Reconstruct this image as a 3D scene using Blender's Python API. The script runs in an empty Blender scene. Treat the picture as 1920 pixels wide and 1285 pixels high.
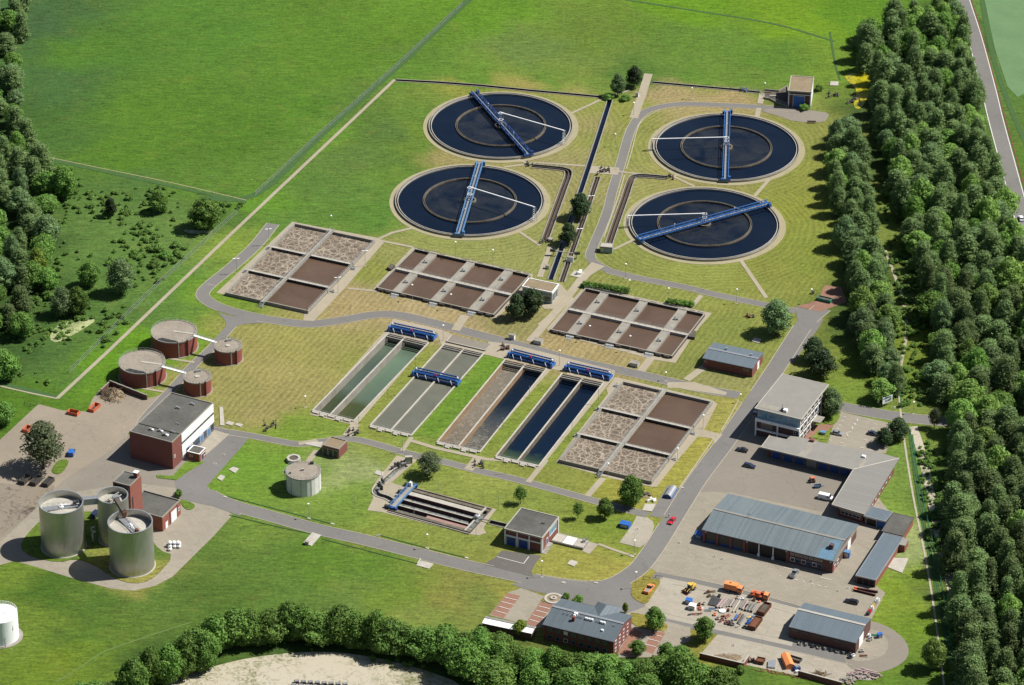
import bpy, math, random
import numpy as np
from mathutils import Vector, Matrix, Euler
from mathutils.geometry import delaunay_2d_cdt
R = math.radians
rnd = random.Random(7)
scn = bpy.context.scene
# ---------------------------------------------------------------- camera (long lens from an aircraft, 741 m up)
FPX, PITCH, ROLL, CAMH, CAMD = 7296.7, 0.5311949, 0.0055113, 741.370, 1262.0
_F = Vector((0, math.cos(PITCH), -math.sin(PITCH))); _R0 = Vector((1, 0, 0)); _U0 = _R0.cross(_F)
_R = math.cos(ROLL) * _R0 + math.sin(ROLL) * _U0
_U = -math.sin(ROLL) * _R0 + math.cos(ROLL) * _U0
CAM = Vector((0, -CAMD, CAMH))
cd = bpy.data.cameras.new("camera"); cam = bpy.data.objects.new("camera", cd); scn.collection.objects.link(cam)
m4 = Matrix((( _R.x, _U.x, -_F.x, CAM.x), (_R.y, _U.y, -_F.y, CAM.y), (_R.z, _U.z, -_F.z, CAM.z), (0, 0, 0, 1)))
cam.matrix_world = m4
cd.sensor_width = 36; cd.lens = FPX * 36 / 1920; cd.clip_start = 10; cd.clip_end = 12000
scn.camera = cam
# ---------------------------------------------------------------- light
SUN_EL, SUN_AZ = R(52), R(10)          # the sun stands to the right and slightly behind the plant
sd = Vector((math.cos(SUN_AZ) * math.cos(SUN_EL), math.sin(SUN_AZ) * math.cos(SUN_EL), math.sin(SUN_EL)))
w = bpy.data.worlds.new("World"); scn.world = w; w.use_nodes = True
nt = w.node_tree; sky = nt.nodes.new("ShaderNodeTexSky"); sky.sky_type = 'NISHITA'; sky.sun_disc = False
sky.sun_elevation = SUN_EL; sky.sun_rotation = R(90) - SUN_AZ
nt.links.new(sky.outputs[0], nt.nodes["Background"].inputs[0]); nt.nodes["Background"].inputs[1].default_value = 0.05
sl = bpy.data.lights.new("sun", 'SUN'); sl.energy = 4.9; sl.angle = R(0.53); sl.color = (1.0, 0.972, 0.925)
so = bpy.data.objects.new("sun", sl); scn.collection.objects.link(so)
so.rotation_euler = sd.to_track_quat('Z', 'Y').to_euler(); so.location = (300, 60, 400)
scn.view_settings.view_transform = 'Standard'; scn.view_settings.look = 'None'
scn.view_settings.gamma = 1; scn.view_settings.exposure = 0.72
# ---------------------------------------------------------------- pixel of the photograph -> point on a level plane
def G(x, y, h=0.0):
    x = float(x); y = float(y)
    d = _F * FPX + (x - 960) * _R - (y - 642.5) * _U
    t = (h - CAMH) / d.z
    return CAM + d * t
def PX(p):
    d = Vector(p) - CAM; z = d.dot(_F)
    return (960 + FPX * d.dot(_R) / z, 642.5 - FPX * d.dot(_U) / z)
def HT(x, yb, yt):                      # height of a vertical edge seen from row yb up to row yt
    p = G(x, yb); d = (p - CAM).dot(_F)
    return (yb - yt) * d / FPX / math.cos(PITCH + math.atan((yb - 642) / FPX))
def T(x0, y0, s): return lambda x, y: (x0 + x / s, y0 + y / s)
t3 = T(740, 100, 3.895); t4 = T(1120, 100, 3.895); t5 = T(1500, 0, 3.671); t6 = T(0, 320, 3.895); t7 = T(380, 380, 3.895); t8 = T(700, 400, 3.895)
u1 = T(1020, 400, 3.895); u2 = T(1380, 350, 3.556); u3 = T(0, 580, 3.895); u4 = T(0, 850, 3.895); u5 = T(380, 700, 3.895)
u6 = T(560, 580, 3.895); u7 = T(900, 600, 3.672); u8 = T(680, 830, 4.59); v1 = T(1000, 850, 4.59); v2 = T(1380, 680, 4.59)
v3 = T(1280, 880, 3.84); v4 = T(880, 1060, 4.8); v5 = T(1240, 1060, 3.84); v6 = T(0, 1080, 4.8); v7 = T(380, 1080, 3.692)
w1 = T(1280, 1080, 10.667); w2 = T(1400, 1140, 6.4); w3 = T(1020, 300, 5.354); w4 = T(380, 740, 10.667); w5 = T(1300, 130, 6.0)
w6 = T(1400, 680, 8.032); w7 = T(700, 860, 7.385); w8 = T(0, 900, 5.333)
def tp(t, *pts, h=0): return [G(*t(a, b), h) for a, b in pts]
# ---------------------------------------------------------------- mesh builder
def frame(o):
    return Matrix.Translation(o.location) @ o.rotation_euler.to_matrix().to_4x4()
def abs_frame(o):
    m = frame(o)
    while o.parent: o = o.parent; m = frame(o) @ m
    return m
def tag(o, label=None, cat=None, group=None, kind=None):
    if label: o['label'] = label
    if cat: o['category'] = cat
    if group: o['group'] = group
    if kind: o['kind'] = kind
    return o
def thing(name, label, cat, loc=(0, 0, 0), rz=0, group=None):
    o = bpy.data.objects.new(name, None); scn.collection.objects.link(o)
    o.empty_display_size = .5; o.location = loc; o.rotation_euler = (0, 0, rz)
    return tag(o, label, cat, group)
class MB:
    def __init__(s): s.v = []; s.f = []
    def poly(s, pts):
        n = len(s.v); s.v += [tuple(p) for p in pts]; s.f.append(tuple(range(n, n + len(pts)))); return s
    def prism(s, pts, z0, z1, bottom=False):
        a = sum(pts[i][0] * pts[(i + 1) % len(pts)][1] - pts[(i + 1) % len(pts)][0] * pts[i][1] for i in range(len(pts)))
        if a < 0: pts = pts[::-1]
        n = len(pts); b = len(s.v)
        z0s = z0 if hasattr(z0, '__len__') else [z0] * n; z1s = z1 if hasattr(z1, '__len__') else [z1] * n
        if a < 0 and hasattr(z1, '__len__'): z1s = z1s[::-1]
        s.v += [(p[0], p[1], z) for p, z in zip(pts, z0s)] + [(p[0], p[1], z) for p, z in zip(pts, z1s)]
        s.f += [(b + i, b + (i + 1) % n, b + n + (i + 1) % n, b + n + i) for i in range(n)]
        s.f.append(tuple(b + n + i for i in range(n)))
        if bottom: s.f.append(tuple(b + n - 1 - i for i in range(n)))
        return s
    def box(s, c, size, rz=0, rx=0):
        m = Matrix.Rotation(rz, 3, 'Z') @ Matrix.Rotation(rx, 3, 'X'); x, y, z = size[0] / 2, size[1] / 2, size[2]
        b = len(s.v)
        for zz in (0, z):
            for xx, yy in ((-x, -y), (x, -y), (x, y), (-x, y)):
                s.v.append(tuple(Vector(c) + m @ Vector((xx, yy, zz))))
        s.f += [(b, b + 3, b + 2, b + 1), (b + 4, b + 5, b + 6, b + 7)] + [(b + i, b + (i + 1) % 4, b + 4 + (i + 1) % 4, b + 4 + i) for i in range(4)]
        return s
    def bar(s, p, q, wd, ht, up=Vector((0, 0, 1))):
        p = Vector(p); q = Vector(q); d = (q - p)
        if d.length < 1e-6: return s
        d.normalize(); r = d.cross(up)
        if r.length < 1e-3: r = Vector((1, 0, 0))
        r.normalize(); u = r.cross(d); b = len(s.v)
        for e in (p, q):
            for a, c in ((-1, -1), (1, -1), (1, 1), (-1, 1)):
                s.v.append(tuple(e + r * a * wd / 2 + u * c * ht / 2))
        s.f += [(b, b + 1, b + 2, b + 3), (b + 7, b + 6, b + 5, b + 4)] + [(b + i, b + 4 + i, b + 4 + (i + 1) % 4, b + (i + 1) % 4) for i in range(4)]
        return s
    def tube(s, p, q, r, n=8, r2=None, cap=True):
        p = Vector(p); q = Vector(q); d = (q - p).normalized(); a = d.orthogonal().normalized(); c = d.cross(a); b = len(s.v)
        r2 = r if r2 is None else r2
        for e, rr in ((p, r), (q, r2)):
            for i in range(n):
                t = 2 * math.pi * i / n; s.v.append(tuple(e + (a * math.cos(t) + c * math.sin(t)) * rr))
        s.f += [(b + i, b + (i + 1) % n, b + n + (i + 1) % n, b + n + i) for i in range(n)]
        if cap: s.f += [tuple(b + n - 1 - i for i in range(n)), tuple(b + n + i for i in range(n))]
        return s
    def path(s, pts, r, n=6):
        for a, b in zip(pts[:-1], pts[1:]): s.tube(a, b, r, n)
        return s
    def cyl(s, c, r, z0, z1, n=32, r2=None, cap=True):
        return s.tube((c[0], c[1], z0), (c[0], c[1], z1), r, n, r2, cap)
    def disc(s, c, r, z, n=48):
        return s.poly([(c[0] + r * math.cos(2 * math.pi * i / n), c[1] + r * math.sin(2 * math.pi * i / n), z) for i in range(n)])
    def ring(s, c, r0, r1, z0, z1, n=96):
        b = len(s.v)
        for i in range(n):
            t = 2 * math.pi * i / n; x, y = math.cos(t), math.sin(t)
            s.v += [(c[0] + r0 * x, c[1] + r0 * y, z0), (c[0] + r0 * x, c[1] + r0 * y, z1), (c[0] + r1 * x, c[1] + r1 * y, z1), (c[0] + r1 * x, c[1] + r1 * y, z0)]
        for i in range(n):
            a = b + 4 * i; k = b + 4 * ((i + 1) % n)
            s.f += [(a, a + 1, k + 1, k), (a + 1, a + 2, k + 2, k + 1), (a + 2, a + 3, k + 3, k + 2)]
        return s
    def ball(s, c, r, n=8, sz=1):
        b = len(s.v); m = n // 2
        for j in range(m + 1):
            ph = math.pi * j / m
            for i in range(n):
                t = 2 * math.pi * i / n
                s.v.append((c[0] + r * math.sin(ph) * math.cos(t), c[1] + r * math.sin(ph) * math.sin(t), c[2] + r * sz * math.cos(ph)))
        for j in range(m):
            for i in range(n):
                s.f.append((b + j * n + i, b + (j + 1) * n + i, b + (j + 1) * n + (i + 1) % n, b + j * n + (i + 1) % n))
        return s
    def rail(s, pts, h=1.1, r=.04, step=2.0, closed=False, mid=True):   # tube railing along a polyline
        pts = [Vector(p) for p in pts]
        if closed: pts = pts + [pts[0]]
        for a, b in zip(pts[:-1], pts[1:]):
            up = Vector((0, 0, h)); s.tube(a + up, b + up, r, 4)
            if mid: s.tube(a + up * .5, b + up * .5, r * .7, 4)
            n = max(1, int((b - a).length / step))
            for i in range(n + 1):
                p = a.lerp(b, i / n); s.tube(p, p + up, r, 4, cap=False)
        return s
    def build(s, name, mat, parent=None, smooth=False):
        me = bpy.data.meshes.new(name)
        v = s.v
        if parent is not None:
            inv = abs_frame(parent).inverted(); v = [tuple(inv @ Vector(p)) for p in v]
        me.from_pydata(v, [], s.f); me.materials.append(mat)
        if smooth:
            me.polygons.foreach_set('use_smooth', [True] * len(me.polygons))
        me.update()
        o = bpy.data.objects.new(name, me); scn.collection.objects.link(o)
        if parent is not None: o.parent = parent
        return o
def copy_tree(o, parent=None, loc=None, rz=None, label=None):
    c = o.copy(); scn.collection.objects.link(c)
    if parent is not None: c.parent = parent
    if loc is not None: c.location = loc
    if rz is not None: c.rotation_euler = (0, 0, rz)
    if label: c['label'] = label
    for ch in [k for k in KIDS(o)]: copy_tree(ch, c)
    return c
def KIDS(o): return list(o.children)
class Rect:                              # a rectangle on the ground fitted through the four picture corners TL TR BR BL
    def __init__(s, tl, tr, br, bl, h=0):
        a, b, c, d = [G(p[0], p[1], h) for p in (tl, tr, br, bl)]
        s.c = (a + b + c + d) / 4; s.c.z = 0
        u = (b - a) + (c - d); v = (d - a) + (c - b); u.z = v.z = 0
        s.lu = u.length / 2; s.lv = v.length / 2
        au = math.atan2(u.y, u.x); av = math.atan2(v.y, v.x) + math.pi / 2
        av = au + ((av - au + math.pi) % (2 * math.pi) - math.pi); an = (au + av) / 2
        s.a = an; s.u = Vector((math.cos(an), math.sin(an), 0)); s.v = Vector((math.sin(an), -math.cos(an), 0))
    def P(s, i, j, z=0): return s.c + s.u * (i - .5) * s.lu + s.v * (j - .5) * s.lv + Vector((0, 0, z))
    def M(s, x, y, z=0): return s.c + s.u * (x - s.lu / 2) + s.v * (y - s.lv / 2) + Vector((0, 0, z))   # metres from TL
    def quad(s, i0=0, i1=1, j0=0, j1=1, z=0): return [s.P(i0, j0, z), s.P(i0, j1, z), s.P(i1, j1, z), s.P(i1, j0, z)]
    def mquad(s, x0, x1, y0, y1, z=0): return [s.M(x0, y0, z), s.M(x0, y1, z), s.M(x1, y1, z), s.M(x1, y0, z)]
def wallbox(mb, r, x0, x1, y0, y1, z0, z1): return mb.prism(r.mquad(x0, x1, y0, y1), z0, z1, True)
# ---------------------------------------------------------------- materials
KA = 0.5                                  # photographed brightness -> base colour
def lin(c): c = c / 255; return c / 12.92 if c <= .04045 else ((c + .055) / 1.055) ** 2.4
def C(r, g, b, k=None): k = KA if k is None else k; return (min(.9, lin(r) * k), min(.9, lin(g) * k), min(.9, lin(b) * k), 1)
class NT:
    def __init__(s, m): s.t = m.node_tree; s.b = s.t.nodes["Principled BSDF"]
    def n(s, typ, **kw):
        x = s.t.nodes.new(typ)
        for k, v in kw.items():
            if k.startswith('i_'):
                k2 = k[2:]; x.inputs[int(k2) if k2.isdigit() else k2].default_value = v
            else: setattr(x, k, v)
        return x
    def l(s, a, b): s.t.links.new(a, b)
    def math(s, op, a, b=None, c=None, clamp=False):
        x = s.n('ShaderNodeMath', operation=op); x.use_clamp = clamp
        for i, q in enumerate((a, b, c)):
            if q is None: continue
            if isinstance(q, (int, float)): x.inputs[i].default_value = q
            else: s.l(q, x.inputs[i])
        return x.outputs[0]
    def mix(s, f, a, b, mode='MIX'):
        x = s.n('ShaderNodeMix', data_type='RGBA', blend_type=mode)
        for i, q in ((0, f), (6, a), (7, b)):
            if isinstance(q, (int, float, tuple)): x.inputs[i].default_value = q
            else: s.l(q, x.inputs[i])
        return x.outputs[2]
    def noise(s, co, scale, detail=3, rough=.55, dist=0):
        x = s.n('ShaderNodeTexNoise', i_Scale=scale, i_Detail=detail, i_Roughness=rough, i_Distortion=dist)
        s.l(co, x.inputs['Vector']); return x.outputs['Fac']
    def ramp(s, f, stops):
        x = s.n('ShaderNodeValToRGB'); s.l(f, x.inputs[0]); e = x.color_ramp.elements
        while len(e) < len(stops): e.new(.5)
        for q, (p, c) in zip(e, stops): q.position = p; q.color = c if len(c) == 4 else (*c, 1)
        return x.outputs[0]
def newmat(name, rough=.8, metal=0, spec=.4):
    m = bpy.data.materials.new(name); m.use_nodes = True; n = NT(m)
    n.b.inputs['Roughness'].default_value = rough; n.b.inputs['Metallic'].default_value = metal
    n.b.inputs['Specular IOR Level'].default_value = spec
    return m, n
def pos(n, local=False):
    return n.n('ShaderNodeTexCoord').outputs['Object'] if local else n.n('ShaderNodeNewGeometry').outputs['Position']
def mat(name, c1, c2=None, scale=.6, rough=.8, metal=0, bump=0, local=False, fine=6, spec=.4, var=.18, bscale=None):
    m, n = newmat(name, rough, metal, spec)
    c2 = c2 or tuple(x * (1 - var) for x in c1[:3]) + (1,)
    co = pos(n, local); a = n.noise(co, scale, 4, .6); b = n.noise(co, scale * fine, 2)
    f = n.math('ADD', n.math('MULTIPLY', a, 1.7), n.math('MULTIPLY', b, .9)); f = n.math('SUBTRACT', f, .8, clamp=True)
    n.l(n.mix(f, c1, c2), n.b.inputs['Base Color'])
    if bump:
        bp = n.n('ShaderNodeBump', i_Strength=bump, i_Distance=.1); n.l(n.noise(co, bscale or scale * fine * 2, 3), bp.inputs['Height']); n.l(bp.outputs[0], n.b.inputs['Normal'])
    return m
MT = {}
MT['concrete'] = mat('concrete', C(190, 184, 170), C(154, 147, 134), .25, .85)
MT['concrete_light'] = mat('concrete_light', C(224, 218, 204), C(192, 184, 168), .4, .8)
MT['concrete_dark'] = mat('concrete_dark', C(120, 112, 100), C(85, 78, 68), .4, .9)
MT['wall_stain'] = mat('tank_wall', C(150, 140, 122), C(96, 86, 70), .5, .85)
MT['wall_rust'] = mat('rusty_tank_wall', C(190, 160, 125), C(150, 118, 85), .5, .85)
MT['wall_red'] = mat('red_brown_wall', C(120, 70, 62), C(80, 48, 44), .6, .85)
MT['black'] = mat('black', (.012, .012, .013, 1), rough=.6)
MT['rubber'] = mat('rubber', (.02, .02, .02, 1), rough=.85)
MT['dark_metal'] = mat('dark_metal', (.05, .05, .055, 1), (.03, .03, .03, 1), 1, .5)
MT['steel'] = mat('galvanised_steel', (.42, .43, .43, 1), (.3, .31, .31, 1), 1.5, .4, .6)
MT['rail'] = mat('rail_steel', (.40, .41, .40, 1), rough=.5, metal=.3)
MT['white'] = mat('white_paint', (.75, .75, .73, 1), (.62, .62, .6, 1), .8, .5)
MT['blue'] = mat('blue_paint', (.035, .13, .36, 1), (.02, .075, .22, 1), .5, .42, .0, local=True)
MT['blue_deep'] = mat('deep_and_shaded_blue_paint', (.02, .065, .21, 1), (.012, .04, .13, 1), .6, .42, local=True)  # also serves blue darkened for shade on garage doors and one bridge
MT['blue_light'] = mat('light_blue_paint', (.09, .20, .36, 1), (.055, .13, .25, 1), .6, .5)
MT['blue_sheet'] = mat('blue_sheet', (.02, .12, .42, 1), (.015, .07, .25, 1), 1, .5)
MT['glass'] = mat('window_glass', (.03, .045, .055, 1), (.015, .02, .025, 1), .8, .12, spec=.8)
MT['glass_blue'] = mat('blue_tinted_glass', (.10, .28, .40, 1), (.04, .12, .2, 1), .5, .15, spec=.8)
MT['gravel_roof'] = mat('gravel_roof', C(122, 120, 112), C(88, 87, 82), .12, .95, bump=.4)
MT['tan_roof'] = mat('tan_gravel_roof', C(176, 158, 128), C(148, 128, 100), .3, .95, bump=.4)
MT['dirt'] = mat('dirt', C(178, 160, 130), C(135, 112, 84), .15, .95, bump=.5)
MT['rust'] = mat('rust', C(150, 95, 62), C(110, 62, 42), .8, .8)
MT['orange'] = mat('orange_paint', (.74, .25, .085, 1), (.62, .19, .06, 1), .8, .45, local=True)
MT['orange_red'] = mat('orange_red_paint', (.62, .15, .06, 1), (.44, .10, .045, 1), .8, .5, local=True)
MT['yellow'] = mat('yellow_paint', (.62, .40, .07, 1), (.5, .3, .05, 1), .8, .5, local=True)
MT['red'] = mat('red_paint', (.5, .015, .03, 1), rough=.3, local=True)
MT['car_black'] = mat('black_car_paint', (.012, .014, .02, 1), rough=.22, spec=.7, local=True)
MT['car_navy'] = mat('navy_car_paint', (.02, .028, .06, 1), rough=.22, spec=.7, local=True)
MT['car_silver'] = mat('silver_car_paint', (.36, .37, .37, 1), (.32, .33, .33, 1), rough=.3, metal=.5, local=True)
MT['car_white'] = mat('white_car_paint', (.72, .73, .72, 1), rough=.3, local=True)
MT['car_blue'] = mat('blue_car_paint', (.02, .12, .4, 1), rough=.3, local=True)
MT['headlight'] = mat('headlight_glass', (.6, .6, .6, 1), rough=.1, spec=.8, local=True)
MT['taillight'] = mat('taillight_glass', (.3, .01, .01, 1), rough=.2, local=True)
MT['plastic_white'] = mat('white_sacks', (.7, .7, .68, 1), (.6, .6, .58, 1), 2, .6, local=True)
MT['skin'] = mat('skin', (.42, .25, .17, 1), rough=.6, local=True)
MT['cloth_dark'] = mat('dark_cloth', (.03, .035, .05, 1), rough=.9, local=True)
MT['green'] = mat('green_paint', (.02, .2, .13, 1), (.015, .14, .09, 1), 1, .5, local=True)
MT['teal'] = mat('pale_green_wall', C(188, 206, 196), C(160, 182, 172), .5, .6)
MT['wood'] = mat('weathered_wood', C(150, 128, 100), C(105, 86, 66), 1.5, .9)
MT['bark'] = mat('bark', (.09, .07, .05, 1), (.05, .04, .03, 1), 2, .95, local=True)
MT['marking'] = mat('road_marking', C(232, 230, 222, .75), C(205, 203, 195, .75), 1, .7)
MT['sludge_black'] = mat('black_sludge', (.012, .012, .012, 1), (.03, .028, .025, 1), 1, .9)
def brick(name, c1, c2, c3=None):
    m, n = newmat(name, .85)
    co = pos(n); sp = n.n('ShaderNodeSeparateXYZ'); n.l(co, sp.inputs[0])
    h = n.math('ADD', n.math('MULTIPLY', sp.outputs[0], .8), n.math('MULTIPLY', sp.outputs[1], .65))
    cb = n.n('ShaderNodeCombineXYZ'); n.l(h, cb.inputs[0]); n.l(sp.outputs[2], cb.inputs[1])
    b = n.n('ShaderNodeTexBrick', i_Scale=1.0); n.l(cb.outputs[0], b.inputs['Vector'])
    b.inputs['Brick Width'].default_value = .5; b.inputs['Row Height'].default_value = .18; b.inputs['Mortar Size'].default_value = .02
    b.inputs['Color1'].default_value = c1; b.inputs['Color2'].default_value = c2; b.inputs['Mortar'].default_value = c3 or tuple(x * .7 + .05 for x in c2[:3]) + (1,)
    f = n.noise(co, .25, 4); col = n.mix(n.math('MULTIPLY', f, .5), b.outputs['Color'], tuple(x * .6 for x in c1[:3]) + (1,))
    n.l(col, n.b.inputs['Base Color']); return m
MT['brick'] = brick('red_brick', (.20, .062, .045, 1), (.155, .045, .034, 1))
MT['brick_dark'] = brick('dark_brick', (.12, .05, .04, 1), (.085, .038, .03, 1))
MT['brick_orange'] = brick('orange_brick', (.27, .085, .055, 1), (.2, .06, .04, 1))
def seamed(name, c1, c2, step, angle, rough=.45, metal=.2, streak=.5):     # standing-seam metal roof, ribs running down the slope
    m, n = newmat(name, rough, metal)
    co = pos(n); sp = n.n('ShaderNodeSeparateXYZ'); n.l(co, sp.inputs[0])
    d = n.math('ADD', n.math('MULTIPLY', sp.outputs[0], math.cos(angle)), n.math('MULTIPLY', sp.outputs[1], math.sin(angle)))
    fr = n.math('FRACT', n.math('DIVIDE', d, step)); e = n.math('LESS_THAN', fr, .16)
    cb = n.n('ShaderNodeCombineXYZ'); n.l(n.math('FLOOR', n.math('DIVIDE', d, step)), cb.inputs[0])
    wn = n.n('ShaderNodeTexWhiteNoise'); n.l(cb.outputs[0], wn.inputs[0])
    f = n.math('ADD', n.math('MULTIPLY', wn.outputs[0], .35), n.math('MULTIPLY', n.noise(co, .12, 5, .65), streak))
    col = n.mix(n.math('SUBTRACT', f, .1, clamp=True), c1, c2)
    col = n.mix(n.math('MULTIPLY', e, .35), col, tuple(x * .55 for x in c2[:3]) + (1,))
    n.l(col, n.b.inputs['Base Color'])
    bp = n.n('ShaderNodeBump', i_Strength=.5, i_Distance=.12); n.l(e, bp.inputs['Height']); n.l(bp.outputs[0], n.b.inputs['Normal'])
    return m
PLANT = None
def wall_ribs(name, c1, c2, step=.35):
    m, n = newmat(name, .33, .8)
    co = n.n('ShaderNodeTexCoord').outputs['Object']; sp = n.n('ShaderNodeSeparateXYZ'); n.l(co, sp.inputs[0])
    an = n.math('ARCTAN2', sp.outputs[1], sp.outputs[0])
    s = n.math('SINE', n.math('MULTIPLY', an, 110)); 
    fl = n.math('LESS_THAN', n.math('FRACT', n.math('MULTIPLY', sp.outputs[2], 1.25)), .07)
    f = n.noise(co, .5, 3)
    col = n.mix(f, c1, c2); col = n.mix(n.math('MULTIPLY', fl, .35), col, tuple(x * .5 for x in c2[:3]) + (1,))
    col = n.mix(n.math('MULTIPLY', n.math('LESS_THAN', s, -.5), .3), col, tuple(x * .55 for x in c2[:3]) + (1,))
    n.l(col, n.b.inputs['Base Color'])
    bp = n.n('ShaderNodeBump', i_Strength=.6, i_Distance=.08); n.l(s, bp.inputs['Height']); n.l(bp.outputs[0], n.b.inputs['Normal'])
    return m
MT['silo'] = wall_ribs('ribbed_aluminium', (.55, .56, .52, 1), (.42, .43, .40, 1))
def water(name, c1, c2, scale=.08, rough=.06, bump=.06, bs=1.2):
    m, n = newmat(name, rough, 0, .5)
    co = pos(n); f = n.ramp(n.noise(co, scale, 5, .6, .6), [(.35, c1), (.72, c2)])
    n.l(f, n.b.inputs['Base Color']); n.b.inputs['IOR'].default_value = 1.33
    bp = n.n('ShaderNodeBump', i_Strength=bump, i_Distance=.1); n.l(n.noise(co, bs, 3), bp.inputs['Height']); n.l(bp.outputs[0], n.b.inputs['Normal'])
    return m
MT['water_dark'] = water('dark_water', (.0015, .0048, .0135, 1), (.005, .009, .018, 1), .045)
MT['water_murky'] = water('murky_water', (.0018, .005, .013, 1), (.020, .022, .024, 1), .11)
MT['water_navy'] = water('deep_blue_water', (.0016, .005, .016, 1), (.003, .009, .023, 1), .1)
MT['water_grey'] = water('grey_water', C(120, 121, 106), C(133, 133, 117), .1, .25)
MT['water_churn'] = water('churning_grey_water', C(84, 92, 88), C(190, 192, 184), .8, .4, .5, 2)
MT['water_brown'] = water('brown_sludge_water', C(106, 85, 70), C(122, 100, 83), .06, .35, .03)
def foam():
    m, n = newmat('foaming_sludge', .7)
    co = pos(n); w_ = n.n('ShaderNodeTexNoise', i_Scale=.3, i_Detail=3.0); n.l(co, w_.inputs['Vector'])
    v = n.n('ShaderNodeVectorMath', operation='SCALE'); n.l(w_.outputs['Color'], v.inputs[0]); v.inputs['Scale'].default_value = 2.2
    ad = n.n('ShaderNodeVectorMath', operation='ADD'); n.l(co, ad.inputs[0]); n.l(v.outputs[0], ad.inputs[1])
    vo = n.n('ShaderNodeTexVoronoi', feature='DISTANCE_TO_EDGE', i_Scale=.30); n.l(ad.outputs[0], vo.inputs['Vector'])
    vo2 = n.n('ShaderNodeTexVoronoi', feature='DISTANCE_TO_EDGE', i_Scale=.47); n.l(ad.outputs[0], vo2.inputs['Vector'])
    d = n.math('MINIMUM', vo.outputs[0], n.math('MULTIPLY', vo2.outputs[0], 1.3))
    fz = n.noise(co, 2.5, 3, .7)
    d = n.math('ADD', d, n.math('MULTIPLY', n.math('SUBTRACT', fz, .5), .09))
    big = n.noise(co, .09, 3)
    d = n.math('ADD', d, n.math('MULTIPLY', n.math('SUBTRACT', big, .5), .08))
    c = n.ramp(d, [(.0, C(208, 194, 170)), (.032, C(170, 154, 132)), (.058, C(130, 115, 98)), (.30, C(104, 91, 77))])
    c = n.mix(n.math('MULTIPLY', fz, .22), c, C(150, 132, 114)); n.l(c, n.b.inputs['Base Color'])
    bp = n.n('ShaderNodeBump', i_Strength=.5, i_Distance=.15, invert=True); n.l(d, bp.inputs['Height']); n.l(bp.outputs[0], n.b.inputs['Normal'])
    return m
MT['foam'] = foam()
def scum(name, base, fleck, lo, hi, scale=.35):
    m, n = newmat(name, .3); co = pos(n)
    f = n.noise(co, scale, 6, .7, 1.5); g = n.noise(co, .04, 2)
    f = n.math('ADD', f, n.math('MULTIPLY', n.math('SUBTRACT', g, .5), .5))
    n.l(n.ramp(f, [(lo, base), (hi, fleck)]), n.b.inputs['Base Color']); return m
MT['scum_grey'] = scum('grey_scum', C(118, 110, 98), C(156, 146, 130), .4, .6, .8)
def basin_water(name, stops, axis_pt, axis_dir, length, edge_scum=None, rough=.12):
    """water whose own colour changes along the basin (clear, then stirred-up bed or scum)"""
    m, n = newmat(name, rough); co = pos(n)
    sb = n.n('ShaderNodeVectorMath', operation='SUBTRACT'); n.l(co, sb.inputs[0]); sb.inputs[1].default_value = axis_pt
    dt = n.n('ShaderNodeVectorMath', operation='DOT_PRODUCT'); n.l(sb.outputs[0], dt.inputs[0]); dt.inputs[1].default_value = axis_dir
    t = n.math('DIVIDE', dt.outputs['Value'], length)
    t = n.math('ADD', t, n.math('MULTIPLY', n.math('SUBTRACT', n.noise(co, .12, 6, .65, .8), .5), .16))
    c = n.ramp(t, stops); f = n.noise(co, .5, 5, .7, 1.0)
    c = n.mix(n.math('MULTIPLY', f, .25), c, (.01, .02, .02, 1)); 
    if edge_scum:
        g = n.math('GREATER_THAN', n.math('ADD', n.noise(co, .7, 6, .75, 1.2), n.math('MULTIPLY', t, edge_scum[1])), edge_scum[2])
        c = n.mix(n.math('MULTIPLY', g, .8), c, edge_scum[0])
    n.l(c, n.b.inputs['Base Color']); n.b.inputs['IOR'].default_value = 1.33
    return m
# ---------------------------------------------------------------- layout shared by ground and tanks
CLR = 30.0
CLC = [G(939, 234, 1), G(881, 374.3, 1), G(1362, 274.6, 1), G(1321, 418, 1)]
for c in CLC: c.z = 0
RW = Rect((553, 420), (706, 450), (576, 583), (421, 548), 1.4)            # west aeration tanks
RE = Rect(u7(985, 418), u7(1592, 562), u7(1190, 1115), u7(545, 962), 1.4)  # east aeration tanks
RM1 = Rect(t8(300, 258), t8(1145, 450), t8(880, 745), t8(25, 540), 1.2)
RM2 = Rect(u1(310, 545), u1(1165, 735), u1(945, 1045), u1(40, 848), 1.2)
B1 = Rect(u6(650, 172), u6(948, 245), u6(408, 822), u6(100, 742), .2)
B2 = Rect(u6(1060, 255), u6(1360, 322), u6(822, 925), u6(515, 850), .2)
B3 = Rect(u7(178, 282), u7(484, 335), u6(1305, 1043), u6(992, 968), .2)
B4 = Rect(u7(568, 372), u7(862, 432), u7(400, 1010), u7(95, 940), .2)
GC = Rect(u8(425, 392), u8(1108, 565), u8(940, 772), u8(190, 585), .3)
def ribbon(pts, w):                       # centre line on the ground -> closed outline, width w in metres
    P = [Vector((p[0], p[1], 0)) for p in pts]; n = len(P); L, Q = [], []
    for i, p in enumerate(P):
        d = (P[min(i + 1, n - 1)] - P[max(i - 1, 0)]).normalized(); r = Vector((-d.y, d.x, 0))
        ww = w if not hasattr(w, '__len__') else w[i]
        L.append(p + r * ww / 2); Q.append(p - r * ww / 2)
    return L + Q[::-1]
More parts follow.
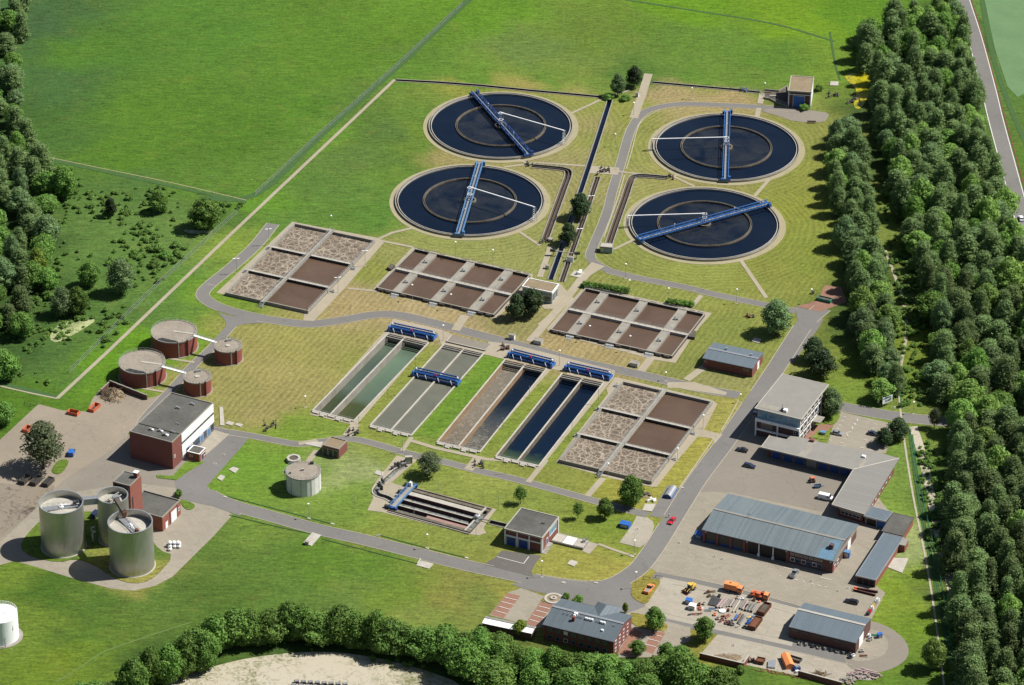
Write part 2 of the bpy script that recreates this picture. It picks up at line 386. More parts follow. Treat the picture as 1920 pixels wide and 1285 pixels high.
def smooth(pts, k=6):                     # Catmull-Rom through the points
    P = [Vector((p[0], p[1], 0)) for p in pts]; P = [2 * P[0] - P[1]] + P + [2 * P[-1] - P[-2]]; out = []
    for i in range(1, len(P) - 2):
        for j in range(k):
            t = j / k; a, b, c, d = P[i - 1], P[i], P[i + 1], P[i + 2]
            out.append(.5 * ((2 * b) + (c - a) * t + (2 * a - 5 * b + 4 * c - d) * t * t + (3 * b - a - 3 * c + d) * t ** 3))
    return out + [P[-2]]
def chaikin(P, it=2):
    P = [Vector((p[0], p[1], 0)) for p in P]
    for _ in range(it):
        Q = []
        for i in range(len(P)):
            a, b = P[i], P[(i + 1) % len(P)]; Q += [a.lerp(b, .25), a.lerp(b, .75)]
        P = Q
    return P
def g(*pts): return [G(x, y) for x, y in pts]
CANAL = dict(
    dark=(smooth(g((1145, 184), (1128, 238), (1108, 300), (1080, 385), (1055, 460), (1032, 525)), 3), 1.9),
    brown=(smooth(g((1121, 332), (1105, 380), (1082, 445), (1053, 529)), 3), 1.9),
    loopw=(smooth(g((997, 312), (1030, 315), (1060, 319), (1065.5, 328), (1056, 356), (1040, 400), (1022, 450)), 4), 2.6),
    loope=(smooth(g((1250, 334), (1215, 331), (1193, 331), (1183, 338), (1172, 370), (1156, 415), (1140, 462)), 4), 2.6),
    north=(g((742, 151), (820, 155), (900, 161), (1000, 171), (1080, 178), (1140, 184)), 1.6),
    northeast=(g((1223, 155), (1290, 161), (1370, 168), (1424, 174)), 1.6),
    inlet=(smooth(tp(w7, (470, 100), (330, 160), (230, 250), (130, 330), (60, 400), (30, 460), (70, 505), (190, 545), (260, 590)), 3), 2.0),
    link=(tp(w7, (1610, 880), (1830, 932)), 2.2),
)
HOLES = [r.mquad(.3, r.lu - .3, .3, r.lv - .3) for r in (B1, B2, B3, B4, GC)]
for k, (p, wd) in CANAL.items(): HOLES.append(ribbon(p, wd))
# ---------------------------------------------------------------- colour of the ground cover, taken where it grows
GS = """150,100,82,126,38,0 400,60,86,131,40,0 600,60,92,134,38,0 300,200,88,131,36,0 250,300,86,128,34,0 450,250,84,126,34,0 100,150,72,110,50,0
560,200,86,130,36,0 650,120,90,132,36,0 380,340,90,130,42,0 60,250,76,116,44,0 40,60,70,105,55,0 900,20,98,144,34,0 1100,60,104,134,46,0 1000,100,104,134,58,0
800,100,92,132,42,0 780,60,96,138,36,0 1300,80,98,136,46,0 1450,110,93,134,42,0 1200,140,88,126,46,0 1500,40,112,152,28,0 1562,120,112,146,44,0 1300,10,104,150,28,0
1600,20,95,140,28,0 1400,150,98,130,44,0 200,450,92,128,54,0 300,450,102,136,60,0 250,400,96,130,58,0 300,500,98,134,58,0 200,600,84,120,50,0 100,680,82,118,50,0 330,560,92,130,52,0
180,520,88,124,52,0 260,560,90,126,52,0 60,760,82,122,30,0 30,650,66,100,40,0 420,400,84,120,46,0 100,560,72,106,42,0 240,350,80,116,48,0 300,640,104,152,32,0 400,555,122,154,48,0.2 450,470,130,157,56,.2 352,545,100,146,38,0
240,660,100,148,32,0 200,700,98,144,32,0 500,380,100,146,40,0 640,260,98,140,44,0 620,350,92,130,50,0 720,250,90,124,50,0 780,185,108,133,50,0 560,400,96,136,50,0 700,400,90,132,46,0 660,300,94,126,52,0
740,300,92,126,48,0 800,255,108,140,44,0 730,330,98,134,46,0 690,200,92,128,46,0 850,166,140,150,60,0 1000,160,168,160,76,.6 950,167,158,158,68,.5 1120,230,168,164,80,1 1100,290,168,166,80,1 1040,300,168,162,82,1
1160,230,152,160,62,1 1165,205,155,162,62,1 1130,280,152,162,62,1 1250,180,182,168,92,1 1350,182,186,168,92,1 1330,335,168,164,76,1 1480,400,152,160,52,1 1520,330,150,158,56,1 1500,260,150,156,60,1 1450,505,150,158,56,1 1530,480,142,157,50,1
1540,420,145,158,52,1 1300,520,154,164,62,1 1180,430,152,160,66,1 1210,480,150,160,62,1 950,480,158,164,72,1 870,460,160,168,72,1 740,490,158,162,72,1 690,510,152,160,60,1 660,570,184,167,92,1 800,590,186,170,98,1 720,560,180,166,92,1 900,620,180,164,92,1
960,610,160,157,76,1 850,300,170,160,80,1 1070,170,160,158,74,.6 1080,360,165,162,78,1 1080,650,184,167,92,1 1000,655,180,165,92,1 1150,668,178,163,88,1 1400,620,144,157,58,1 1380,580,154,162,62,1 1250,640,148,157,60,1 1340,710,158,160,76,1 1290,690,142,152,58,1
480,640,168,164,74,1 520,700,176,168,80,1 450,720,168,164,76,1 560,640,168,165,72,1 420,700,165,162,76,1 600,650,168,166,74,1 430,765,164,162,74,1 500,770,172,164,80,1 560,740,170,164,78,1 550,805,118,148,50,0 600,800,125,150,56,0
730,740,140,153,62,.3 760,690,142,154,62,.3 700,780,140,152,60,.3 880,740,106,147,40,.2 830,800,110,150,44,.2 930,680,108,148,42,.2 1020,750,134,152,56,.2 980,810,128,150,54,.2 1090,760,130,148,56,.2 1050,850,132,150,56,.2 450,880,106,147,45,0 520,870,112,152,48,0 650,930,118,150,55,0
660,890,150,165,100,0 420,900,112,148,48,0 800,860,134,152,60,.2 900,900,148,162,70,.2 1000,930,134,152,60,.3 1060,900,144,154,60,.6 1000,880,142,152,60,.5 850,1000,138,152,62,.3 750,990,134,150,58,.3 950,960,134,150,60,.3 1080,1060,154,157,66,.2 1040,1050,150,154,66,.2 1140,1070,160,158,72,0 1130,1000,126,150,50,.2
1300,850,164,162,72,0 1260,900,160,160,70,0 1340,780,158,158,76,0 1160,900,150,154,62,0 100,1100,76,112,32,0 300,1120,90,122,45,0 500,1040,90,122,45,0 600,1060,94,131,40,0 750,1120,112,140,46,0 850,1110,134,139,62,0 650,1130,102,131,54,0 800,1160,122,142,60,0 470,990,110,140,52,0
200,1130,84,118,40,0 560,1100,92,126,46,0 700,1060,100,136,44,0 150,1200,88,122,40,0 130,1230,112,138,36,0 30,1070,112,140,46,0 60,1180,108,136,44,0 900,1130,120,136,60,0 400,1130,84,116,40,0 1680,950,124,154,60,0 1700,1100,128,157,46,0 1650,1130,130,155,50,0 1720,1180,112,143,40,0
1590,1255,118,148,44,0 1700,900,118,150,60,0 1690,1010,150,168,100,0 1750,1250,95,128,40,0 1690,640,112,132,42,0 1700,560,110,126,58,0 1660,420,122,142,60,0 1650,480,120,138,54,0 1640,760,118,146,50,0 1720,760,120,140,60,0 1770,1100,96,118,50,0 1760,950,92,120,44,0 1780,1250,84,110,42,0
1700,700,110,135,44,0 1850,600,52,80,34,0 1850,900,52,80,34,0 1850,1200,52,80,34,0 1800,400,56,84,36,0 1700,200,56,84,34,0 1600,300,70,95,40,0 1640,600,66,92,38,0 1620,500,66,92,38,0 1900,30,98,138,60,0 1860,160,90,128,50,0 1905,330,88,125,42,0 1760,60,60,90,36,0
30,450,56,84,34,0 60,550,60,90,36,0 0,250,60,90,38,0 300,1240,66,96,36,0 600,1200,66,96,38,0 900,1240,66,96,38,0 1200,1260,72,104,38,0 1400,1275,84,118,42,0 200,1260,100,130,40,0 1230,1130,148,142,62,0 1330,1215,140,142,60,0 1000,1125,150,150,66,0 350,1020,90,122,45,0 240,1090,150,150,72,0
900,146,98,140,44,0 1050,160,98,140,46,0 1110,168,110,142,52,0 780,138,96,138,44,0 1000,146,98,138,46,0 1300,142,98,138,46,0 1400,152,100,138,46,0 765,205,98,134,46,0 805,182,112,140,52,0 785,290,100,134,46,0 820,262,112,140,50,0 1640,1270,96,130,40,0 1450,1270,100,132,44,0 1550,1278,92,126,40,0"""
_s = np.array([[float(x) for x in t.split(',')] for t in GS.split()])
_sp = np.array([list(G(a, b))[:2] for a, b in _s[:, :2]])
_sc = np.array([list(C(*r))[:3] for r in _s[:, 2:5]])
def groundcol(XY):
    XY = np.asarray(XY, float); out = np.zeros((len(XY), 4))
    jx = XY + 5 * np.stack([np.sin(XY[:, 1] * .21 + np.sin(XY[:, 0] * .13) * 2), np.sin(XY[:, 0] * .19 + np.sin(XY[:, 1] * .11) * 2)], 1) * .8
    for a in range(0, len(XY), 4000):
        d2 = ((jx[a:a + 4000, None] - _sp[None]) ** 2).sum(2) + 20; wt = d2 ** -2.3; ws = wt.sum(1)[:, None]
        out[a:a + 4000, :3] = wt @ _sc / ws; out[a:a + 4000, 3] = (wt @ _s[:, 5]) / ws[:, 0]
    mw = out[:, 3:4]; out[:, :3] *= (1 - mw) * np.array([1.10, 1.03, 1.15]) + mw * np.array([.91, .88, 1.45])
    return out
def grassmat():
    m, n = newmat('grass', .95, 0, .15); co = pos(n)
    at = n.n('ShaderNodeVertexColor', layer_name='cover'); sp = n.n('ShaderNodeSeparateXYZ'); n.l(co, sp.inputs[0])
    best = None
    for c in CLC:
        v = n.n('ShaderNodeVectorMath', operation='DISTANCE'); n.l(co, v.inputs[0]); v.inputs[1].default_value = (c.x, c.y, 0)
        best = v.outputs['Value'] if best is None else n.math('MINIMUM', best, v.outputs['Value'])
    a = RW.a + R(90)
    rows = n.math('ADD', n.math('MULTIPLY', sp.outputs[0], math.cos(RW.a)), n.math('MULTIPLY', sp.outputs[1], math.sin(RW.a)))
    near = n.math('LESS_THAN', best, 52.0)
    dd = n.math('ADD', n.math('MULTIPLY', near, best), n.math('MULTIPLY', n.math('SUBTRACT', 1.0, near), rows))
    dd = n.math('ADD', dd, n.math('MULTIPLY', n.noise(co, .06, 2), 5.0))
    st = n.math('SINE', n.math('MULTIPLY', dd, 2 * math.pi / 2.3))
    brk = n.noise(co, .35, 4, .7)
    stn = n.math('MULTIPLY', n.math('MULTIPLY', st, at.outputs['Alpha']), n.math('MULTIPLY', brk, .19))
    big = n.noise(co, .028, 5, .6); med = n.noise(co, .22, 5, .65); fine = n.noise(co, .75, 5, .85)
    mp = n.n('ShaderNodeMapping'); n.l(co, mp.inputs['Vector']); mp.inputs['Scale'].default_value = (.35, 1.6, 1); tuft = n.noise(mp.outputs[0], .5, 4, .7, 1.0)
    f = n.math('ADD', -.52, n.math('MULTIPLY', big, .45)); f = n.math('ADD', f, n.math('MULTIPLY', med, .55)); f = n.math('ADD', f, n.math('MULTIPLY', fine, 1.95))
    f = n.math('ADD', f, n.math('MULTIPLY', n.math('MULTIPLY', n.math('SUBTRACT', tuft, .5), 1.35), n.math('SUBTRACT', 1.15, at.outputs['Alpha'])))
    f = n.math('ADD', f, stn)
    cb = n.n('ShaderNodeCombineColor'); [n.l(f, cb.inputs[i]) for i in range(3)]
    col = n.mix(1.0, at.outputs['Color'], cb.outputs[0], 'MULTIPLY')
    # worn, yellowed patches
    dry = n.math('MULTIPLY', n.math('SUBTRACT', n.noise(co, .09, 5, .7), .54, clamp=True), 1.0)
    col = n.mix(dry, col, n.mix(.6, col, C(190, 168, 90)))
    # white clover and cow-parsley specks
    wv = n.n('ShaderNodeTexVoronoi', i_Scale=.45); n.l(co, wv.inputs['Vector'])
    sk = n.math('MULTIPLY', n.math('LESS_THAN', wv.outputs['Distance'], .15), n.math('GREATER_THAN', n.noise(co, .05, 5, .8), .60))
    col = n.mix(n.math('MULTIPLY', sk, .4), col, C(180, 188, 135)); n.l(col, n.b.inputs['Base Color'])
    bp = n.n('ShaderNodeBump', i_Strength=.8, i_Distance=.35); n.l(n.noise(co, .9, 4, .7), bp.inputs['Height']); n.l(bp.outputs[0], n.b.inputs['Normal'])
    return m
MT['grass'] = grassmat()
def paved(name, c1, c2, joint=None, patch=.035, rough=.88):
    m, n = newmat(name, rough, 0, .3); co = pos(n)
    f = n.math('ADD', n.math('MULTIPLY', n.noise(co, patch, 5, .6, .5), 1.2), n.math('MULTIPLY', n.noise(co, .6, 4, .7), .6)); f = n.math('SUBTRACT', f, .45, clamp=True)
    c = n.mix(f, c1, c2)
    dk = n.math('GREATER_THAN', n.noise(co, .16, 5, .75), .64); c = n.mix(n.math('MULTIPLY', dk, .14), c, (.02, .02, .02, 1))
    lt = n.math('GREATER_THAN', n.noise(co, .11, 4, .8, 2), .67); c = n.mix(n.math('MULTIPLY', lt, .22), c, C(225, 210, 185))
    ck = n.n('ShaderNodeTexVoronoi', feature='DISTANCE_TO_EDGE', i_Scale=.055); wp = n.n('ShaderNodeVectorMath', operation='ADD'); nz = n.n('ShaderNodeTexNoise', i_Scale=.2, i_Detail=4.0); n.l(co, nz.inputs['Vector']); sc_ = n.n('ShaderNodeVectorMath', operation='SCALE'); n.l(nz.outputs['Color'], sc_.inputs[0]); sc_.inputs['Scale'].default_value = 6.0; n.l(co, wp.inputs[0]); n.l(sc_.outputs[0], wp.inputs[1]); n.l(wp.outputs[0], ck.inputs['Vector'])
    c = n.mix(n.math('MULTIPLY', n.math('LESS_THAN', ck.outputs[0], .006), .16), c, (.03, .03, .03, 1))
    if joint:
        b = n.n('ShaderNodeTexBrick', i_Scale=1.0); mp = n.n('ShaderNodeMapping'); n.l(co, mp.inputs[0]); mp.inputs['Rotation'].default_value = (0, 0, -RW.a); n.l(mp.outputs[0], b.inputs['Vector'])
        b.inputs['Brick Width'].default_value = joint; b.inputs['Row Height'].default_value = joint * .5; b.inputs['Mortar Size'].default_value = .03
        b.inputs['Color1'].default_value = (1, 1, 1, 1); b.inputs['Color2'].default_value = (.86, .86, .86, 1); b.inputs['Mortar'].default_value = (.55, .55, .55, 1)
        c = n.mix(.7, c, b.outputs['Color'], 'MULTIPLY')
    n.l(c, n.b.inputs['Base Color']); return m
MT['asphalt'] = paved('asphalt', C(150, 146, 140), C(126, 122, 118))
MT['asphalt_warm'] = paved('worn_asphalt', C(168, 159, 144), C(142, 134, 121))
MT['asphalt_dark'] = paved('dark_asphalt', C(128, 122, 114), C(108, 104, 98))
MT['paving'] = paved('block_paving', C(190, 180, 160), C(166, 156, 138), 2.4)
MT['slab'] = paved('concrete_slab', C(206, 197, 178), C(180, 169, 148), 3.0, .06)
MT['yard_dirt'] = paved('dusty_yard', C(184, 170, 149), C(147, 136, 119))
MT['path'] = paved('footpath_concrete', C(202, 190, 166), C(176, 163, 138), None, .08)
MT['dirt_pale'] = scum('pale_dirt', C(222, 211, 187), C(140, 142, 98), .47, .66, .45)
MT['stained'] = scum('stained_yard', C(166, 153, 134), C(84, 76, 66), .50, .72, .35)
MT['faint'] = mat('faint_track', C(128, 148, 84), C(104, 134, 62), .5, .95)
MT['red_paving'] = paved('red_block_paving', C(186, 140, 116), C(160, 118, 100), 1.0)
MT['gravel_edge'] = paved('gravel_edge', C(196, 184, 148), C(170, 162, 124), None, .1)
MT['ditch'] = mat('ditch_growth', C(80, 118, 52), C(64, 100, 50), .5, .95, bump=.6)
MT['kerb'] = mat('kerbstone', C(214, 204, 180), C(184, 174, 150), .5, .85)
def pip(px, py, poly):
    x = np.array([p[0] for p in poly]); y = np.array([p[1] for p in poly]); c = np.zeros(len(px), bool); j = len(x) - 1
    for i in range(len(x)):
        if y[i] != y[j]:
            c ^= ((y[i] > py) != (y[j] > py)) & (px < (x[j] - x[i]) * (py - y[i]) / (y[j] - y[i]) + x[i])
        j = i
    return c
SHN = [0]
def sheet(name, outline, z, mt, grid=None, label=None, cover=False, kind='structure', kerb=0, inner=None, gbox=None):
    SHN[0] += 1; z += .0006 * SHN[0] if name != 'ground' else 0      # no two sheets on one level
    pts = [(p[0], p[1]) for p in outline]; vs = [Vector(p) for p in pts]; n = len(pts); ed = [(i, (i + 1) % n) for i in range(n)]
    x0, x1 = min(p[0] for p in pts), max(p[0] for p in pts); y0, y1 = min(p[1] for p in pts), max(p[1] for p in pts)
    hs = [h for h in HOLES + (inner or []) if not (max(q[0] for q in h) < x0 or min(q[0] for q in h) > x1 or max(q[1] for q in h) < y0 or min(q[1] for q in h) > y1)]
    for h in hs:
        b = len(vs); vs += [Vector((q[0], q[1])) for q in h]; ed += [(b + i, b + (i + 1) % len(h)) for i in range(len(h))]
    if grid:
        bx = gbox or (x0, x1, y0, y1)
        gx = np.arange(bx[0], bx[1], grid); gy = np.arange(bx[2], bx[3], grid); X, Y = np.meshgrid(gx, gy); X = X.ravel() + .31; Y = Y.ravel() + .17
        k = pip(X, Y, pts); vs += [Vector((a, b)) for a, b in zip(X[k], Y[k])]
    V, _, F, *_ = delaunay_2d_cdt(vs, ed, [], 0, 1e-4)
    A = np.array([(v.x, v.y) for v in V]); Fa = np.array([list(f) for f in F]); ce = A[Fa].mean(1)
    keep = pip(ce[:, 0], ce[:, 1], pts)
    for h in hs: keep &= ~pip(ce[:, 0], ce[:, 1], [(q[0], q[1]) for q in h])
    Fa = Fa[keep]
    t = A[Fa]; cr = (t[:, 1, 0] - t[:, 0, 0]) * (t[:, 2, 1] - t[:, 0, 1]) - (t[:, 1, 1] - t[:, 0, 1]) * (t[:, 2, 0] - t[:, 0, 0])
    Fa[cr < 0] = Fa[cr < 0][:, ::-1]
    me = bpy.data.meshes.new(name); verts = [(a, b, z) for a, b in A]; faces = [tuple(int(q) for q in f) for f in Fa]
    if kerb:
        b = len(verts)
        for p in pts: verts += [(p[0], p[1], z), (p[0], p[1], z - kerb)]
        faces += [(b + 2 * i, b + 2 * ((i + 1) % n), b + 2 * ((i + 1) % n) + 1, b + 2 * i + 1) for i in range(n)]
    me.from_pydata(verts, [], faces); me.materials.append(MT[mt]); me.update()
    if cover:
        cc = groundcol([v[:2] for v in verts]); at = me.color_attributes.new('cover', 'FLOAT_COLOR', 'POINT'); at.data.foreach_set('color', cc.astype(np.float32).ravel())
    o = bpy.data.objects.new(name, me); scn.collection.objects.link(o); o['kind'] = kind
    return o
big = [(-2600, -900), (2600, -900), (2600, 3200), (-2600, 3200)]
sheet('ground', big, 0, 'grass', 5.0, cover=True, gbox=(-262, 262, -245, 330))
# roads
def road(name, px, w_, z=.03, mt='asphalt', kerb=True, k=6, world=None):
    P = smooth(world or g(*px), k); sheet(name, ribbon(P, w_), z, mt)
    if kerb:
        for sg in (1, -1):
            L = []
            for i, p in enumerate(P):
                d = (P[min(i + 1, len(P) - 1)] - P[max(i - 1, 0)]).normalized(); L.append(p + Vector((-d.y, d.x, 0)) * sg * (w_ / 2 + .12))
            KERB.append(ribbon(L, .24))
KERB = []
road('road', [(385, 924), (430, 946), (520, 972), (600, 994), (680, 1012), (780, 1037), (880, 1062), (1000, 1087), (1080, 1100), (1130, 1103)], 6.1, .045)
road('road', [(1000, 1087), (1080, 1099), (1140, 1098), (1190, 1072), (1218, 1040), (1245, 999), (1272, 955), (1307, 900), (1358, 832), (1400, 772), (1446, 705), (1478, 655), (1510, 607), (1542, 578)], 6.8, .046)
road('road', [(512, 420), (478, 462), (430, 505), (396, 532), (380, 551), (391, 566), (421, 580), (470, 593), (520, 602), (580, 608), (640, 601), (700, 591), (750, 592), (820, 608), (900, 629), (1000, 655), (1069, 675), (1200, 703), (1308, 728), (1385, 742)], 5.0, .05)
road('road', [(446, 600), (428, 618), (400, 650), (372, 676), (354, 694), (325, 727), (280, 775), (262, 800)], 3.6, .055)
road('road', [(1166, 300), (1149, 356), (1136, 405), (1110, 468), (1107, 480), (1113, 492), (1132, 503), (1151, 511), (1207, 524), (1280, 538), (1350, 555), (1425, 570), (1492, 584)], 3.7, .05)
road('road', [(1166, 300), (1179, 254), (1187, 236), (1199, 219), (1222, 205), (1274, 196), (1351, 197.5), (1420, 201), (1479, 206)], 3.7, .055)
road('road', [(395, 806), (467, 817), (524, 828), (560, 833), (606, 828), (652, 823), (700, 832), (765, 851), (842, 869), (900, 884), (958, 897), (1000, 908), (1087, 932), (1152, 950), (1215, 966)], 3.4, .06)
road('road', [(1530, 750), (1582, 764), (1685, 782), (1780, 792), (1900, 806), (2000, 816)], 6.2, .045)
road('road', [(1225, 1080), (1350, 1105), (1480, 1140), (1540, 1160)], 5, .035)
road('road', [(1150, 1125), (1172, 1135), (1240, 1158), (1370, 1186), (1474, 1209), (1604, 1240)], 5.2, .035)
HWY = g((1762, -160), (1782, -80), (1805, 0), (1828, 72), (1854, 170), (1868, 228), (1901, 350), (1925, 440), (1975, 620), (2020, 790), (2060, 1000), (2080, 1300))
road('highway', None, 6.8, .045, world=HWY, kerb=False)
def outl(z, name, mt, pts, it=0, **k):
    P = g(*pts)
    return sheet(name, chaikin(P, it) if it else P, z, mt, **k)
# yards
outl(.02, 'left_yard', 'yard_dirt', [(-60, 880), (0, 825), (72, 758), (118, 770), (165, 772), (172, 750), (190, 728), (207, 718), (240, 735), (275, 748), (322, 735), (262, 800), (240, 812), (245, 880), (330, 912), (392, 915), (400, 940), (250, 960), (90, 935), (0, 1018), (-60, 1060)])
outl(.026, 'left_yard', 'paving', [(0, 1018), (90, 932), (245, 905), (380, 922), (436, 966), (400, 1006), (323, 1082), (291, 1099), (250, 1108), (208, 1104), (131, 1083), (66, 1063), (28, 1052), (0, 1060), (-60, 1075), (-60, 1060)])
outl(.022, 'left_yard', 'asphalt_warm', [(240, 830), (330, 880), (385, 905), (470, 818), (405, 798), (330, 830), (260, 800), (200, 850), (120, 900), (10, 1000), (60, 1000), (90, 935), (250, 930), (400, 945), (392, 915)])
outl(.023, 'left_yard', 'stained', [(-60, 915), (0, 905), (40, 912), (105, 905), (95, 935), (60, 962), (0, 1012), (-60, 1050)], 1)
outl(.07, 'forecourt', 'asphalt', [(405, 799), (469, 819), (450, 842), (388, 912), (395, 926), (330, 915), (326, 893)])
outl(.08, 'apron', 'slab', [(402, 807), (430, 815), (352, 884), (345, 870)])
outl(.024, 'main_yard', 'paving', [(1440, 740), (1362, 828), (1307, 900), (1262, 972), (1222, 1040), (1215, 1062), (1235, 1076), (1270, 1086), (1330, 1100), (1420, 1120), (1500, 1142), (1560, 1190), (1632, 1165), (1645, 1140), (1660, 1112), (1644, 1100), (1600, 1092), (1700, 1000), (1620, 900), (1560, 850), (1500, 800)])
outl(.0285, 'main_yard', 'asphalt_warm', [(1440, 740), (1362, 828), (1307, 900), (1300, 925), (1330, 922), (1372, 924), (1540, 960), (1625, 900), (1560, 850), (1500, 800)])
outl(.030, 'storage_yard', 'slab', [(1240, 1082), (1290, 1092), (1400, 1116), (1500, 1142), (1485, 1212), (1370, 1187), (1240, 1158), (1206, 1142), (1212, 1120)])
outl(.026, 'storage_yard', 'slab', [(1345, 1190), (1316, 1224), (1393, 1246), (1500, 1268), (1560, 1280), (1590, 1276), (1610, 1262), (1640, 1250), (1640, 1200), (1480, 1200)])
outl(.033, 'turning_loop', 'asphalt_warm', [(1600, 1165), (1636, 1164), (1669, 1177), (1695, 1197), (1706, 1219), (1698, 1240), (1672, 1255), (1646, 1262), (1604, 1262), (1580, 1240), (1590, 1190)], 2)
outl(.04, 'turning_loop', 'paving', [(1600, 1180), (1636, 1178), (1660, 1192), (1668, 1212), (1655, 1232), (1625, 1240), (1590, 1240)], 2)
outl(.03, 'parking_lot', 'paving', [v2(*p) for p in [(905, 425), (1400, 540), (1350, 600), (1290, 780), (1150, 790), (790, 700), (830, 560)]])
outl(.034, 'terrace', 'red_paving', [v2(*p) for p in [(640, 540), (850, 530), (790, 590), (700, 600), (600, 680), (560, 640)]])
outl(.043, 'forecourt', 'asphalt', [v4(*p) for p in [(380, 170), (470, 205), (600, 240), (860, 292), (1050, 350), (1280, 405), (1420, 432), (1590, 368), (1470, 250), (1450, 150), (1200, 170), (900, 160), (600, 110)]])
outl(.03, 'parking_lot', 'paving', [v4(*p) for p in [(470, 205), (700, 290), (800, 345), (640, 570), (180, 450), (340, 250)]])
outl(.034, 'parking_lot', 'red_paving', [v4(*p) for p in [(340, 250), (458, 277), (310, 478), (190, 445)]])
outl(.035, 'parking_lot', 'red_paving', [v4(*p) for p in [(640, 328), (760, 356), (600, 560), (505, 528)]])
outl(.028, 'parking_lot', 'paving', [v4(*p) for p in [(1400, 440), (1590, 370), (1750, 500), (1990, 560), (1990, 680), (1650, 830), (1340, 830)]])
outl(.034, 'parking_lot', 'red_paving', [v4(*p) for p in [(1650, 590), (1765, 610), (1650, 800), (1560, 770)]])
outl(.036, 'terrace', 'red_paving', [v4(*p) for p in [(1470, 565), (1560, 605), (1430, 800), (1330, 800)]])
outl(.06, 'parking_pad', 'slab', [v1(*p) for p in [(890, 540), (985, 556), (1030, 590), (1040, 635), (1020, 700), (960, 785), (915, 815), (860, 800), (740, 770), (850, 620)]])
outl(.055, 'forecourt', 'asphalt', [v1(*p) for p in [(1060, 440), (1150, 280), (1290, 300), (1220, 430), (1100, 560), (1000, 540)]])
outl(.05, 'forecourt', 'asphalt', [u2(*p) for p in [(395, 800), (560, 840), (580, 890), (540, 960), (380, 1180), (250, 1150), (420, 960)]])
outl(.05, 'apron', 'red_paving', [u2(*p) for p in [(400, 800), (545, 760), (590, 660), (700, 670), (740, 770), (560, 835)]])
outl(.05, 'forecourt', 'asphalt_warm', [w5(*p) for p in [(760, 470), (900, 440), (1060, 430), (1300, 460), (1500, 490), (1530, 520), (1480, 590), (1300, 605), (1100, 580), (950, 525)]])
outl(.052, 'forecourt', 'asphalt_dark', [u8(*p) for p in [(1195, 930), (1540, 975), (1475, 1060), (1455, 1110), (1470, 1160), (1040, 1050), (1140, 990)]])
outl(.05, 'apron', 'slab', [v1(*p) for p in [(200, 680), (560, 785), (480, 870), (400, 830), (180, 765)]])
outl(.06, 'apron', 'path', [u8(*p) for p in [(290, 115), (470, 150), (250, 345), (320, 370), (440, 385), (1150, 575), (1080, 670), (1040, 740), (1065, 780), (1000, 800), (910, 790), (160, 600), (40, 585), (90, 480), (75, 400), (120, 330)]])
outl(.05, 'apron', 'path', [t7(*p) for p in [(655, 140), (700, 150), (1290, 262), (1330, 285), (1240, 390), (1060, 600), (810, 868), (735, 862), (740, 815), (450, 745), (100, 660)]])
outl(.05, 'apron', 'path', [u7(*p) for p in [(930, 395), (1000, 410), (1600, 555), (1635, 578), (1550, 745), (1345, 985), (1215, 1152), (1180, 1150), (870, 1085), (520, 985), (640, 820), (880, 510), (870, 475)]])
outl(.055, 'path', 'path', [u7(*p) for p in [(1290, 430), (1480, 430), (1700, 500), (1690, 520), (1350, 470), (1290, 470)]])
outl(.052, 'path', 'path', [u7(*p) for p in [(1530, 755), (1670, 790), (1620, 850), (1590, 815), (1500, 805), (1460, 830)]])
outl(.05, 'apron', 'path', [t8(*p) for p in [(285, 250), (1160, 445), (1170, 490), (900, 775), (0, 560), (25, 520)]])
outl(.052, 'apron', 'path', [u1(*p) for p in [(300, 530), (1225, 730), (1100, 880), (960, 1095), (800, 1070), (40, 870), (20, 845)]])
outl(.053, 'apron', 'path', [t8(*p) for p in [(1080, 530), (1360, 510), (1480, 640), (1380, 700), (1250, 700)]])
outl(.05, 'apron', 'path', [u6(*p) for p in [(630, 160), (690, 70), (1040, 150), (1110, 180), (1080, 240), (1420, 270), (1540, 320), (1520, 370), (1350, 330), (1040, 260), (1010, 170), (420, 850), (80, 770)]])
outl(.051, 'apron', 'path', [u7(*p) for p in [(60, 150), (230, 170), (930, 350), (920, 400), (410, 1030), (70, 950), (540, 370), (480, 350), (0, 900), (-110, 860), (180, 250), (20, 220)]], inner=[ribbon(smooth(tp(u7, (545, 350), (400, 540), (250, 730), (120, 890), (30, 1000)), 3), 6.5)])
outl(.049, 'road', 'asphalt', [(405, 584), (425, 592), (470, 597), (520, 606), (462, 607), (440, 613), (424, 628), (414, 640), (424, 612), (422, 600)], 1)
outl(.047, 'road', 'asphalt', [(330, 905), (392, 925), (470, 950), (450, 968), (400, 950), (330, 935)])
